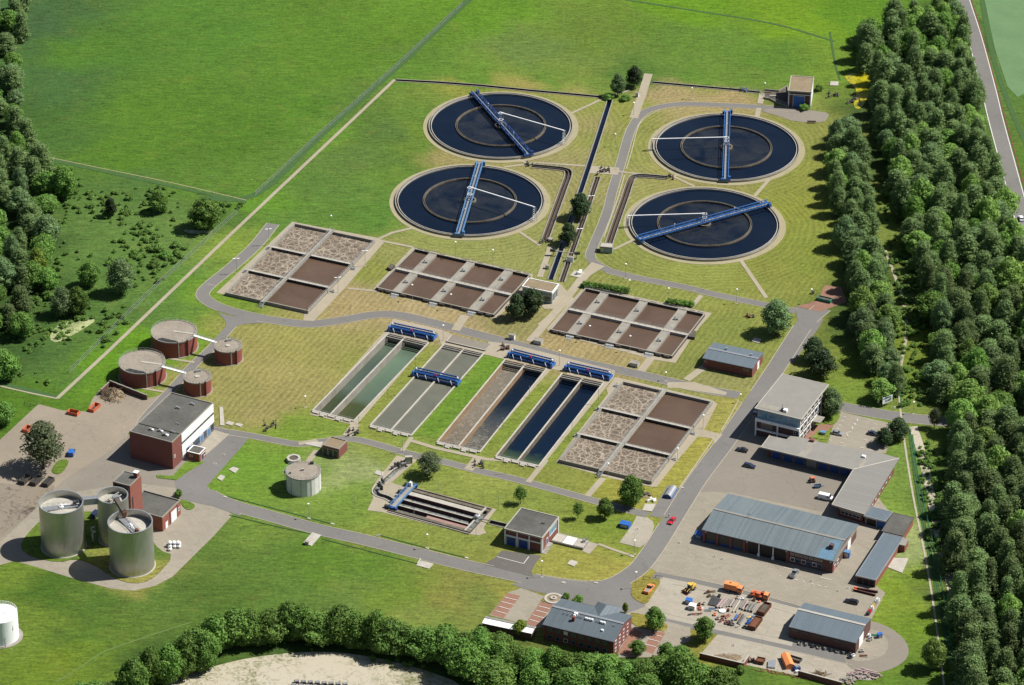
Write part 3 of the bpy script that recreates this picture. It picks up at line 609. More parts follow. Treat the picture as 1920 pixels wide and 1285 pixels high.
# footpaths
for pts, wd in [([t3(1290, 440), t3(1550, 320)], 1.3), ([t3(800, 832), t3(940, 815), t3(1040, 800), t3(1400, 825), t3(1558, 845)], 1.3), ([t3(900, 775), t3(980, 810)], 1.3), ([(711, 448), (735, 437), (790, 424)], 1.4), ([(715, 452), (775, 464)], 1.3),
                ([(652, 541), (712, 547)], 1.4), ([(872, 592), (854, 620)], 3.4), ([(1122, 496), (1098, 515), (1076, 542), (1049, 577), (993, 641)], [6, 4, 3.2, 3.2, 3.4]), ([(1222, 670), (1202, 696)], 3), ([(1315, 554), (1296, 577)], 1.8),
                ([(1388, 487), (1437, 559)], 1.6), ([(1443, 336), (1415, 368)], 1.5), ([(1262, 331), (1302, 350)], 1.2), ([(1264, 331), (1274, 326)], 1.2), ([(1158, 321), (1166, 323), (1250, 332)], 1.3), ([(1151, 468), (1193, 448)], 1.3), ([(969, 432), (1013, 461)], 1.3),
                ([(1033, 462), (1012, 520)], 2.4), ([(1216, 139), (1203, 180), (1188, 222)], 3.6), ([(1429, 176), (1425, 195)], 2.4), ([(1423, 203), (1419, 222)], 2.2), ([(668, 795), (650, 818)], 3.4), ([(772, 820), (754, 846)], 1.7), ([(898, 856), (878, 882)], 3.4), ([(1024, 863), (990, 905)], 2),
                ([(1131, 897), (1101, 931)], 2.4), ([(772, 827), (815, 840), (914, 862), (1020, 866)], 1.8), ([v1(560, 782), v1(700, 835), v1(860, 888)], 1.2), ([u1(1190, 1110), u1(1040, 1220)], 3), ([(1180, 170), (1150, 178)], 1.2), ([(560, 833), (590, 826), (602, 838)], 2), ([(594, 845), (578, 866)], 2.2),
                ([(1010, 610), (1035, 590)], 1.5), ([t8(1120, 930), t8(600, 850)], .1), ([(740, 150), (680, 207), (560, 320), (440, 433), (330, 538), (200, 662), (107, 748)], 1.5), ([(1100, 318), (1160, 322)], 6.5), ([u3(1230, 360), u3(1420, 390)], 1.2), ([u3(1020, 575), u3(1200, 605)], 1.2)]:
    if isinstance(wd, float) and wd < .2: continue
    sheet('path', ribbon(g(*pts), wd), .068, 'path')
for c in CLC:
    sheet('gravel_edge', [(c.x + 32.3 * math.cos(i * math.pi / 48), c.y + 32.3 * math.sin(i * math.pi / 48)) for i in range(96)], .045, 'gravel_edge')
# grass islands inside the paving, a real kerb step high
for pts, it in [([(80, 972), (48, 1005), (36, 1028), (60, 1046), (112, 1056), (140, 1048), (175, 1058), (210, 1083), (240, 1094), (268, 1094), (292, 1082), (328, 1042), (298, 1033), (278, 1000), (200, 960), (130, 960)], 1),
                ([(1243, 1087), (1220, 1086), (1200, 1092), (1186, 1100), (1182, 1112), (1188, 1124), (1212, 1136), (1222, 1118)], 2), ([v4(*p) for p in [(655, 300), (760, 275), (860, 290), (800, 345), (740, 345), (640, 328)]], 1),
                ([v4(*p) for p in [(1420, 430), (1560, 440), (1790, 530), (1770, 600), (1690, 590), (1480, 560)]], 1), ([v5(*p) for p in [(330, 520), (400, 500), (230, 650), (300, 640), (180, 760), (130, 700), (230, 600)]], 0),
                ([v2(*p) for p in [(715, 580), (815, 605), (780, 670), (655, 650)]], 0), ([v2(*p) for p in [(780, 420), (910, 440), (850, 545), (740, 520)]], 1), ([u3(*p) for p in [(380, 1160), (430, 1100), (505, 1100), (490, 1150), (440, 1210), (380, 1200)]], 1),
                ([u3(*p) for p in [(1260, 1220), (1360, 1115), (1500, 1115), (1370, 1190), (1290, 1250), (1150, 1235), (1140, 1215)]], 0), ([u4(*p) for p in [(1300, 330), (1420, 370), (1425, 400), (1380, 420), (1340, 400)]], 1)]:
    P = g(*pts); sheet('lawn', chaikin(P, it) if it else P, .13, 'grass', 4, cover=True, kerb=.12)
    KERB.append(None)
kb = MB()
NOK = [g(*[v4(*p) for p in [(380, 150), (470, 215), (860, 300), (1400, 450), (1620, 380), (1500, 200), (1250, 150)]]), g((310, 890), (400, 900), (405, 925), (450, 960), (400, 970), (310, 930)), g(*[u8(*p) for p in [(1040, 1030), (1480, 1100), (1480, 1190), (1040, 1080)]]),
       g((405, 580), (480, 596), (470, 612), (440, 610), (410, 650), (400, 640)), g((1360, 735), (1420, 745), (1400, 770), (1350, 750)), g((1190, 955), (1240, 960), (1245, 990), (1180, 975)), g((1100, 485), (1145, 505), (1130, 515), (1095, 500)), g((1470, 575), (1540, 590), (1520, 620), (1440, 600)), g((1225, 1070), (1260, 1075), (1250, 1100), (1215, 1095)), g((1235, 1150), (1330, 1170), (1470, 1200), (1470, 1222), (1330, 1190), (1235, 1172))]
for q in KERB:
    if q is None: continue
    h = len(q) // 2
    for i in range(h - 1):
        if any(pip(np.array([q[i].x]), np.array([q[i].y]), P_)[0] for P_ in NOK): continue
        kb.prism([q[i], q[i + 1], q[-2 - i], q[-1 - i]], 0, .11)
tag(kb.build('kerb', MT['kerb']), kind='structure')
# ditches, tracks and field edges
for pts, wd, z, mt in [([(902, -20), (870, 8), (740, 130), (600, 255), (480, 365), (375, 372)], 3.4, .02, 'ditch'), ([(40, 285), (200, 318), (330, 345), (462, 376)], .45, .025, 'gravel_edge'), ([(40, 289), (200, 323), (330, 351), (462, 380)], 2.0, .02, 'ditch'),
                       ([(1080, -15), (1300, 20), (1450, 45), (1565, 78)], 1.3, .02, 'ditch'), ([(-40, 712), (0, 724), (60, 738), (108, 748)], .8, .025, 'path'), ([(0, 720), (60, 733), (105, 745)], 2.4, .02, 'ditch'),
                       ([(1838, -20), (1852, 60), (1866, 120), (1890, 190), (1920, 262), (1950, 330)], 2.2, .02, 'ditch'), ([(1822, 0), (1842, 68), (1885, 223), (1921, 350)], .5, .03, 'rust'),
                       ([v6(500, 960), v6(700, 840), v6(860, 730), v6(1000, 660), v6(1230, 580), v6(1500, 490), v6(1720, 420)], .5, .02, 'faint'), ([(1708, 815), (1718, 900), (1735, 1000), (1762, 1130), (1790, 1285)], 1.6, .02, 'ditch'),
                       ([(1682, 720), (1696, 830), (1712, 930), (1728, 1010), (1748, 1120), (1770, 1285)], .7, .03, 'kerb'), ([(1688, 690), (1700, 620), (1692, 560), (1660, 470)], 1.2, .02, 'path'), ([(1712, 800), (1728, 850), (1740, 905), (1760, 1000), (1800, 1170)], 3.2, .015, 'dirt_pale'),
                       ([(1556, 60), (1566, 120), (1575, 150)], .9, .02, 'ditch'), ([(430, 966), (520, 988), (592, 1003)], .45, .09, 'ditch'), ([(604, 1011), (700, 1036), (785, 1058)], .45, .09, 'ditch'), ([u5(180, 900), u5(560, 1000), u5(940, 1100)], .45, .09, 'ditch'), ([u8(135, 796), u8(500, 895), u8(890, 992)], .45, .09, 'ditch'), ([(1273, 916), (1300, 878), (1336, 826)], .4, .09, 'kerb'), ([(1352, 808), (1368, 782), (1384, 752)], .4, .09, 'kerb'), ([(1174, 318), (1184, 285), (1196, 240), (1210, 222), (1240, 205)], .4, .09, 'kerb'), ([w3(808, 155), w3(730, 420), w3(600, 780)], .45, .09, 'kerb'), ([(1400, 695), (1424, 690), (1440, 665), (1478, 612)], .01, .09, 'kerb')]:
    if wd < .1: continue
    sheet('ditch' if mt == 'ditch' else 'track', ribbon(smooth(g(*pts), 4), wd), z, mt)
MT['crop'] = mat('young_crop', C(124, 160, 108), C(106, 142, 92), .08, .95, bump=.5, fine=9)
sheet('crop_field', g((1846, -60), (1846, 0), (1865, 92), (1889, 163), (1908, 183), (1925, 174), (2100, 150), (2300, -60)), .03, 'crop')
MT['flowers'] = scum('yellow_flowers', C(110, 135, 40), C(226, 206, 44), .38, .55, .6)
MT['parsley'] = scum('white_flowers', C(84, 118, 50), C(214, 218, 160), .40, .56, .9)
for pts, mt in [([t5(*p) for p in [(300, 510), (460, 500), (540, 560), (480, 640), (420, 760), (360, 740), (400, 620), (330, 570)]], 'flowers'), ([t6(*p) for p in [(350, 1240), (390, 1160), (470, 1080), (560, 1110), (620, 1075), (710, 1090), (640, 1140), (540, 1200), (430, 1260)]], 'parsley'),
                ([t6(*p) for p in [(1320, 430), (1440, 440), (1558, 440), (1540, 460), (1380, 465)]], 'parsley')]:
    sheet('flower_patch', chaikin(g(*pts), 2), .035, mt, kind='stuff')
# markings: edge lines on the highway and short lines elsewhere, sheets just above the surface
mk = MB()
P = smooth(HWY, 6)
for sg in (-1, 1):
    L = []
    for i, p in enumerate(P):
        d = (P[min(i + 1, len(P) - 1)] - P[max(i - 1, 0)]).normalized(); L.append(p + Vector((-d.y, d.x, 0)) * sg * 3.05)
    q = ribbon(L, .28); h = len(q) // 2
    for i in range(h - 1): mk.poly([(v.x, v.y, .075) for v in (q[i], q[-1 - i], q[-2 - i], q[i + 1])])
def line(a, b, wd=.25, z=.16):
    q = ribbon([G(*a), G(*b)], wd); mk.poly([(v.x, v.y, z) for v in (q[0], q[3], q[2], q[1])])
for a, b in [((860, 985), (604, 985))][:0]: line(a, b)
for t, ps in [(v2, [((925, 470), (950, 474)), ((1030, 495), (1058, 498)), ((1045, 488), (1043, 508)), ((905, 502), (932, 508)), ((1010, 530), (1038, 535)), ((1024, 522), (1022, 545)), ((990, 562), (1018, 568)), ((1003, 553), (1000, 577)), ((945, 605), (992, 598)), ((950, 610), (965, 636)), ((1190, 530), (1212, 536)), ((1168, 566), (1192, 572)), ((1105, 668), (1130, 674)), ((925, 658), (952, 664)), ((898, 690), (928, 698)), ((1065, 730), (1095, 738)), ((800, 668), (825, 674)), ((865, 568), (888, 574)), ((885, 538), (908, 543)), ((1140, 755), (1200, 762))]),
              (u8, [((1155, 985), (1385, 1045)), ((1385, 1045), (1430, 985)), ((470, 1045), (500, 1000))]), (v4, [((318, 290), (428, 318)), ((292, 330), (400, 358)), ((262, 372), (370, 402)), ((235, 412), (338, 440)), ((625, 370), (725, 395)), ((600, 408), (700, 435)), ((572, 450), (672, 478)), ((545, 490), (640, 520)), ((1625, 620), (1735, 645)), ((1605, 665), (1710, 690)), ((1580, 712), (1680, 738))]),
              (v3, [((700, 768), (706, 775)), ((808, 795), (830, 803)), ((865, 808), (880, 818)), ((925, 822), (945, 834)), ((970, 835), (995, 846)), ((1020, 848), (1040, 855)), ((990, 780), (1070, 800)), ((733, 712), (790, 722))])]:
    for a, b in ps: line(t(*a), t(*b), .22)
tag(mk.build('road_marking', MT['marking']), kind='structure')
# ================================================================ circular clarifiers
def arc(c, r, a0, a1, z, n): return [Vector((c.x + r * math.cos(a0 + (a1 - a0) * i / n), c.y + r * math.sin(a0 + (a1 - a0) * i / n), z)) for i in range(n + 1)]
CLN = ['far left clarifier, blue bridge crossing toward its lower right rim', 'near left clarifier, blue bridge pointing down toward the brown tanks', 'far right clarifier below the far blue-door building, bridge almost straight up and down', 'near right clarifier, bright blue bridge lying almost level across it']
for c, lab in zip(CLC, CLN):
    t = thing('clarifier', 'round dark-water ' + lab, 'clarifier', c, 0, 'round clarifiers')
    MB().ring(c, 29.6, 30.0, 0, .95, 128).build('outer_wall', MT['concrete'], t)
    MB().ring(c, 28.75, 29.0, 0, .9, 128).build('overflow_weir', MT['concrete_light'], t)
    MB().ring(c, 29.0, 29.6, 0, .30, 128).build('channel', MT['black'], t)
    MB().disc(c, 28.76, .30, 128).build('water_surface', MT['water_dark'], t)
    MB().disc(c, 18.1, .315, 96).build('inner_water', MT['water_murky'], t)
    m = MB(); m.ring(c, 18.1, 18.3, .2, .95, 96); m.ring(c, 18.65, 18.85, .2, .9, 96); m.build('ring_baffle', MT['wall_stain'], t)
    MB().ring(c, 18.3, 18.65, .2, .45, 96).build('ring_channel', MT['wall_stain'], t)
    m = MB(); m.ring(c, 1.9, 2.6, .2, 1.0, 28); m.build('centre_well', MT['wall_stain'], t)
    MB().ring(c, .5, 1.9, .2, .5, 20).build('inlet', MT['black'], t)
BR = [((888, 176), (989, 290), 'blue_deep', 'deep blue lattice scraper bridge on the far left clarifier'), ((899, 309), (860, 440), 'blue_light', 'light blue lattice scraper bridge on the near left clarifier'),  # mostly one blue paint; darker and lighter tones stand for the sun's angle
      ((1364, 212), (1360, 336), 'blue', 'narrow blue scraper bridge running up and down the far right clarifier'), ((1440, 381), (1201, 447), 'blue', 'bright blue scraper bridge lying across the near right clarifier')]
def scraper(c, a, b, mt, lab):
    p, q = G(*a, 1.8), G(*b, 1.8); an = math.atan2(q.y - p.y, q.x - p.x)
    t = thing('scraper_bridge', lab, 'scraper bridge', c, an, 'rotating scraper bridges'); M_ = abs_frame(t)
    def L(x, y, z): return M_ @ Vector((x, y, z))
    g1 = MB()
    for s in (-1, 1):
        y = 1.15 * s
        g1.bar(L(-30.2, y, 1.75), L(30.2, y, 1.75), .28, .34); g1.bar(L(-30.2, y, 2.95), L(30.2, y, 2.95), .24, .26)
        for i in range(25):
            x = -30 + 2.5 * i; g1.bar(L(x, y, 1.75), L(x, y, 2.95), .14, .14)
            if i < 24: g1.bar(L(x, y, 1.75 if i % 2 else 2.95), L(x + 2.5, y, 2.95 if i % 2 else 1.75), .12, .12)
    for i in range(21): x = -30 + 3 * i; g1.bar(L(x, -1.15, 1.7), L(x, 1.15, 1.7), .14, .14)
    g1.build('lattice_girder', MT[mt], t)
    MB().prism([L(-30, -.55, 0), L(30, -.55, 0), L(30, .55, 0), L(-30, .55, 0)], 1.86, 1.92, True).build('walkway', MT['steel'], t)
    for s in (-1, 1):
        e = MB(); e.box(L(s * 29.9, 0, 1.15), (1.1, 4.2, .75), an); e.box(L(s * 29.6, 1.7, 1.9), (1.0, .8, .9), an); e.build('drive_carriage', MT[mt], t)
        for y in (-1.7, 1.7): MB().tube(L(s * 29.8 - .12, y, 1.2), L(s * 29.8 + .12, y, 1.2), .3, 12).build('wheel', MT['rubber'], t)
    for i in range(-6, 7):
        x = i * 4.2 + (1 if i > 0 else -1)
        if abs(x) < 3: continue
        h = MB(); h.bar(L(x, -.6, .2), L(x, -.6, 1.75), .08, .08); h.bar(L(x, 1.5, .2), L(x, 1.5, 1.75), .08, .08); h.bar(L(x, -1.5, .35), L(x + 1.2, 1.5, .35), .08, .3)
        h.build('scraper_blade', MT['dark_metal'], t)
    w_ = MB(); w_.tube(L(0, 0, .4), L(0, 0, 3.1), .45, 12); w_.box(L(0, 0, 1.9), (2.2, 2.2, .25), an); w_.build('pivot', MT['steel'], t)
    for x in (-14, 14): MB().tube(L(x, 0, 1.9), L(x, 0, 4.1), .05, 5).ball(L(x, 0, 4.2), .2, 8).build('lamp', MT['white'], t)
for c, (a, b, mt, lab) in zip(CLC, BR): scraper(c, a, b, mt, lab)
for c, pt, z, gl, lab in [(CLC[0], (1058, 268), 1, 6.6, 'white cable gantry over the far left clarifier, pointing to its lower right'), (CLC[1], (1003, 412), 1, 6.6, 'white cable gantry over the near left clarifier, reaching its right rim'),
                          (CLC[2], (1221, 261), 5.2, 5.2, 'white cable gantry over the far right clarifier, reaching its left rim'), (CLC[3], (1172, 405), 5.2, 5.2, 'white cable gantry over the near right clarifier, reaching the brown channel')]:
    q = G(*pt, z); d = Vector((q.x - c.x, q.y - c.y, 0)).normalized(); e = c + d * 30.6; side = Vector((-d.y, d.x, 0))
    t = thing('cable_gantry', lab, 'gantry', c, 0, 'white cable gantries')
    U3 = lambda v, zz: Vector((v.x, v.y, zz))
    MB().bar(U3(c, gl), U3(e, gl), .36, .34).build('beam', MT['white'], t)
    m = MB()
    for s in (-.7, .7):
        for dd in (-.6, .6): m.bar(U3(e + side * s + d * dd, 0), U3(e + side * s * .6 + d * dd * .5, gl), .16, .16)
    for k in range(6): m.bar(U3(e + side * .65 - d * .4, .8 + k * .9), U3(e - side * .65 - d * .4, .8 + k * .9), .1, .1)
    m.build('post', MT['white'], t)
    m = MB()
    for s in (-.8, .8):
        for dd in (-.8, .8): m.bar(U3(c + side * s + d * dd, 1.9), U3(c + side * s + d * dd, gl), .13, .13)
    for zz in (3.4, gl - .2): 
        for s in (-.8, .8): m.bar(U3(c + side * s - d * .8, zz), U3(c + side * s + d * .8, zz), .13, .13); m.bar(U3(c + side * .8 + d * s, zz), U3(c - side * .8 + d * s, zz), .13, .13)
    m.build('mast', MT['white'], t)
# ================================================================ aeration tanks, six cells each
def aeration(r, lab, foamy, H=1.4, wl=.30):
    t = thing('aeration_tank', lab, 'aeration tank', r.c, 0)
    lu, lv = r.lu, r.lv; T_ = .45
    m = MB()
    for q in ((0, T_, 0, lv), (lu - T_, lu, 0, lv), (T_, lu - T_, 0, T_), (T_, lu - T_, lv - T_, lv)): wallbox(m, r, *q, 0, H)
    m.build('outer_wall', MT['concrete'], t)
    m = MB(); cx = lu * .47
    for j in (1, 2):
        y = lv * j / 3; wallbox(m, r, T_, lu - T_, y - .25, y + .25, 0, H - .02)
    wallbox(m, r, cx - .25, cx + .25, T_, lv - T_, 0, H - .04); m.build('dividing_wall', MT['concrete'], t)
    m = MB(); wallbox(m, r, cx - .9, cx + .9, -1.0, lv + 1.2, H + .12, H + .22)
    m.build('walkway', MT['concrete'], t)
    m = MB()
    for s in (-.85, .85): m.rail([r.M(cx + s, -1, H + .2), r.M(cx + s, lv + 1.2, H + .2)], 1.1, .045, 2.2)
    m.build('walkway_railing', MT['rail'], t)
    m = MB()
    for j in (1, 2):
        y = lv * j / 3; wallbox(m, r, -1.2, lu - .2, y + .3, y + 1.15, H - .12, H + .02)
    m.build('cross_walkway', MT['concrete_light'], t)
    m = MB()
    for j in (1, 2): m.rail([r.M(cx + 1, lv * j / 3 + 1.1, H), r.M(lu - .4, lv * j / 3 + 1.1, H)], 1.1, .04, 2.5)
    m.rail([r.M(lu - .2, .3, H), r.M(lu - .2, lv - .3, H)], 1.0, .04, 2.4)
    m.rail([r.M(.2, .3, H), r.M(.2, lv - .3, H)], 1.0, .035, 2.4)
    m.build('edge_railing', MT['rail'], t)
    for i in range(2):
        for j in range(3):
            x0, x1 = (T_, cx - .25) if i == 0 else (cx + .25, lu - T_); y0, y1 = lv * j / 3 + .25, lv * (j + 1) / 3 - .25
            f = (i, j) in foamy
            o = MB().poly(r.mquad(x0, x1, y0, y1, wl)).build('sludge_surface', MT['foam' if f else 'water_brown'], t)
            o['label'] = 'foaming beige sludge surface with swirling pattern' if f else 'smooth brown sludge surface'
    m = MB()
    for k in range(5):                                   # steps up to the walkway at the near end
        wallbox(m, r, cx - .7, cx + .7, lv + 1.2 + .45 * k, lv + 1.6 + .45 * k, H - .05 - .3 * (k + 1), H + .02 - .3 * (k + 1) + .05)
    m.rail([r.M(cx - .7, lv + 1.2, H - .2), r.M(cx - .7, lv + 3.4, -.1)], 1, .04, 1); m.rail([r.M(cx + .7, lv + 1.2, H - .2), r.M(cx + .7, lv + 3.4, -.1)], 1, .04, 1)
    m.build('stairs', MT['rail'], t)
    return t
ta = aeration(RW, 'six-cell aeration tank at the left, upper cells foaming and two lower right cells smooth brown', {(0, 0), (0, 1), (0, 2), (1, 0)})
tb = aeration(RE, 'six-cell aeration tank right of the long basins, near right corner cell foaming', {(0, 0), (0, 1), (0, 2), (1, 2)})
def blowers(r, t, spots):
    for (x, y) in spots:
        m = MB(); p = r.M(x, y); m.tube(p + Vector((-.6, 0, .5)), p + Vector((.6, 0, .5)), .42, 12); m.tube(p + Vector((.2, .6, .3)), p + Vector((.2, .6, 1.3)), .14, 8); m.box(p + Vector((0, -.5, 0)), (1.3, .5, .45), r.a); m.build('pump', MT['steel'], t)
blowers(RW, ta, [(-1.2, RW.lv / 3 + 1), (-1.2, RW.lv * 2 / 3 + 1), (RW.lu + 1, RW.lv / 3 + 2), (RW.lu + 1.2, RW.lv * 2 / 3 + 1)])
blowers(RE, tb, [(-1.5, RE.lv / 3 + 1), (-1.5, RE.lv * 2 / 3 + 1), (-1.6, 2.5), (RE.lu + 1, RE.lv / 3 + 2), (RE.lu + 1.2, RE.lv * 2 / 3 + 1), (RE.lu * .85, -1)])
# ================================================================ reactor blocks, eight cells each
def block(r, lab, box=None):
    H = 1.2; t = thing('reactor_block', lab, 'reactor tank', r.c, 0, 'eight-cell brown tanks'); lu, lv = r.lu, r.lv; T_ = .4
    ws = [(.135, .20), (.462, .528), (.785, .855)]; ym = lv * .5
    m = MB()
    for q in ((0, T_, 0, lv), (lu - T_, lu, 0, lv), (T_, lu - T_, 0, T_), (T_, lu - T_, lv - T_, lv)): wallbox(m, r, *q, 0, H)
    m.build('outer_wall', MT['concrete_dark'], t)
    m = MB()
    for q in ((-.06, T_ + .06, -.06, lv + .06), (lu - T_ - .06, lu + .06, -.06, lv + .06)): wallbox(m, r, *q, H, H + .07)
    for q in ((T_ + .06, lu - T_ - .06, -.06, T_ + .04), (T_ + .06, lu - T_ - .06, lv - T_ - .04, lv + .06)): wallbox(m, r, *q, H, H + .07)
    m.build('coping', MT['concrete'], t)
    m = MB(); wallbox(m, r, T_, lu - T_, ym - .75, ym + .75, 0, H + .04); m.build('middle_walkway', MT['concrete_light'], t)
    m = MB()
    for s in (-.7, .7): m.rail([r.M(T_, ym + s, H + .04), r.M(lu - T_, ym + s, H + .04)], 1.1, .035, 2.4)
    m.rail([r.M(0, .1, H), r.M(lu, .1, H)], 1, .03, 2.5)
    m.build('railing', MT['rail'], t)
    for k, (a, b) in enumerate(ws):
        for jj, (y0, y1) in enumerate(((T_, ym - .75), (ym + .75, lv - T_))):
            m = MB(); wallbox(m, r, lu * a, lu * b, y0, y1, 0, H - .1); 
            wallbox(m, r, lu * a, lu * a + .3, y0, y1, H - .1, H + .05); wallbox(m, r, lu * b - .3, lu * b, y0, y1, H - .1, H + .05); m.build('pump_deck', MT['concrete'], t)
            m = MB(); p = r.M(lu * (a + b) / 2, (y0 + y1) / 2, H - .1); m.cyl((p.x, p.y), .55, p.z, p.z + .5, 12); m.cyl((p.x, p.y), .25, p.z + .5, p.z + 1.3, 8); m.box(p + r.u * .9, (.6, .4, .7), r.a); m.build('pump', MT['steel'], t)
            e = MB(); yy = y0 if jj == 0 else y1
            m2 = MB(); wallbox(m2, r, lu * a, lu * b, lv + .06 if jj else -1.0, lv + 1.1 if jj else -.06, .5, .6)
            if jj:
                for q in range(4): wallbox(m2, r, lu * a + .3, lu * b - .3, lv + 1.1 + .35 * q, lv + 1.4 + .35 * q, .35 - .1 * q, .42 - .1 * q)
            m2.rail([r.M(lu * a, lv + 1.1 if jj else -1, .6), r.M(lu * b, lv + 1.1 if jj else -1, .6)], 1, .035, 1.2); m2.build('platform', MT['rail'], t)
    e = [T_ / lu] + [x for q in ws for x in q] + [1 - T_ / lu]
    for i in range(4):
        for (y0, y1) in ((T_, ym - .75), (ym + .75, lv - T_)):
            MB().poly(r.mquad(lu * e[2 * i], lu * e[2 * i + 1], y0, y1, .2)).build('sludge_surface', MT['water_brown'], t)
    m = MB()
    for i in range(4):                                      # short launders hung on the long walls
        for x in (lu * e[2 * i] + .6, lu * e[2 * i + 1] - 2.8):
            wallbox(m, r, x, x + 2.2, -.85, -.07, .3, 1.1); wallbox(m, r, x, x + 2.2, lv + .07, lv + .6, .25, 1.0)
    m.build('launder', MT['concrete_dark'], t)
    return t
block(RM1, 'eight-cell brown sludge tank beside the dark pine and pump house')
block(RM2, 'eight-cell brown sludge tank right of the pump house, hedge behind it')
m = MB(); m.prism([*tp(u1, (1055, 880), (1055, 920), (1100, 925), (1110, 878))], 0, 1.2); t = tag(m.build('overflow_box', MT['concrete_dark']), 'small open concrete box at the right corner of the brown tanks', 'box')
m = MB(); m.prism(tp(t8, (100, 412), (128, 425), (160, 398), (135, 385)), 0, 1.1); tag(m.build('overflow_box', MT['concrete_dark']), 'small dark concrete box at the left end of the brown tank walkway', 'box')
# ================================================================ long settling basins
def basin(r, lab, depth, waters, wm, sc=.5, floorz=None, group='long settling basins'):
    t = thing('settling_basin', lab, 'settling basin', r.c, 0, group); lu, lv = r.lu, r.lv; T_ = .45
    m = MB()
    for q in ((0, T_, 0, lv), (lu - T_, lu, 0, lv), (T_, lu - T_, 0, T_), (T_, lu - T_, lv - T_, lv)): wallbox(m, r, *q, -depth - 1, .28)
    m.build('basin_wall', MT[wm], t)
    m = MB(); wallbox(m, r, lu * sc - .25, lu * sc + .25, T_, lv - T_, -depth - 1, .22); m.build('dividing_wall', MT[wm], t)
    m = MB()
    for q in ((-.1, .5, -.1, lv + .1), (lu - .5, lu + .1, -.1, lv + .1)): wallbox(m, r, *q, .28, .36)
    wallbox(m, r, lu * sc - .32, lu * sc + .32, .5, lv - .5, .22, .30); m.build('coping', MT['concrete_light'], t)
    for i, wt in enumerate(waters):
        x0, x1 = (T_, lu * sc - .25) if i == 0 else (lu * sc + .25, lu - T_)
        MB().poly(r.mquad(x0, x1, T_, lv - T_, -depth)).build('water_surface', wt, t)
    # scum channel, flat lids and railing at the near end
    m = MB(); wallbox(m, r, .5, lu - .5, lv - .55, lv + .35, .28, .5); 
    for k in range(5):
        x = .6 + k * (lu - 1.2) / 5; wallbox(m, r, x, x + (lu - 1.2) / 5 - .5, lv + .45, lv + 1.2, 0, .55)
        if k in (1, 3): wallbox(m, r, x + .3, x + 2.0, lv + 1.3, lv + 2.1, 0, .5)
    m.build('outlet_cover', MT['concrete_light'], t)
    m = MB(); m.rail([r.M(.2, lv - .2, .4), r.M(lu - .2, lv - .2, .4)], 1, .04, 2); m.build('railing', MT['rail'], t)
    m = MB(); wallbox(m, r, T_, lu - T_, 1.1, 1.5, -.5, .3); wallbox(m, r, T_, lu - T_, 2.3, 2.7, -.7, .25); m.build('inlet_beam', MT['concrete'], t)
    return t
def bw(r, name, stops, scum=None, rough=.12): return basin_water(name, stops, tuple(r.M(r.lu / 2, 0)), tuple(r.v), r.lv, scum, rough)
g1 = [(0, C(96, 116, 98)), (.12, C(106, 122, 102)), (.3, C(90, 106, 94)), (.62, C(100, 116, 102)), (.74, C(74, 86, 58)), (1, C(78, 88, 60))]
g2 = [(0, C(98, 118, 98)), (.2, C(124, 148, 122)), (.45, C(114, 136, 112)), (.68, C(108, 126, 106)), (.77, C(82, 92, 52)), (1, C(90, 92, 58))]
basin(B1, 'leftmost long basin, nearly drained to clear green water', 2.9, [bw(B1, 'green_water', g1), bw(B1, 'green_water_pale', g2)], 'concrete', .42)
basin(B2, 'second long basin from the left, full of level grey water', .25, [MT['water_grey'], MT['water_grey']], 'concrete', .5)
s1 = [(0, C(140, 132, 118)), (.6, C(146, 136, 120)), (.8, C(136, 124, 108)), (1, C(128, 118, 104))]
s2 = [(0, (.002, .004, .011, 1)), (.42, (.003, .008, .018, 1)), (.58, C(70, 76, 84)), (.8, C(112, 108, 98)), (1, C(118, 110, 98))]
basin(B3, 'third long basin from the left, rusty walls, scum in one lane', 2.1, [bw(B3, 'scum_water', s1, (C(170, 156, 134), 0, .55), .5), bw(B3, 'half_scum_water', s2, (C(150, 146, 134), .35, .82))], 'wall_rust', .49)
s3 = [(0, (.0018, .005, .017, 1)), (.82, (.002, .008, .022, 1)), (.9, C(70, 92, 66)), (1, C(112, 122, 78))]
basin(B4, 'rightmost long basin, both lanes deep navy blue water', 2.1, [bw(B4, 'navy_water', s3), bw(B4, 'navy_water', s3)], 'wall_stain', .5)
# covered inlet channel of the second basin
t = thing('covered_channel', 'flat grey concrete channel cover above the second basin', 'channel', B2.c)
P = tp(u6, (1118, 192), (1412, 262), (1362, 308), (1080, 242)); MB().prism(P, 0, .35).build('cover', MT['asphalt_warm'], t)
m = MB(); m.bar(P[0] + Vector((0, 0, .45)), P[3] + Vector((0, 0, .45)), .35, .3); m.bar(P[3] + Vector((0, 0, .45)), P[2] + Vector((0, 0, .45)), .35, .3); m.bar(P[1] + Vector((0, 0, .45)), P[2] + Vector((0, 0, .45)), .3, .3); m.build('edge_beam', MT['concrete_light'], t)
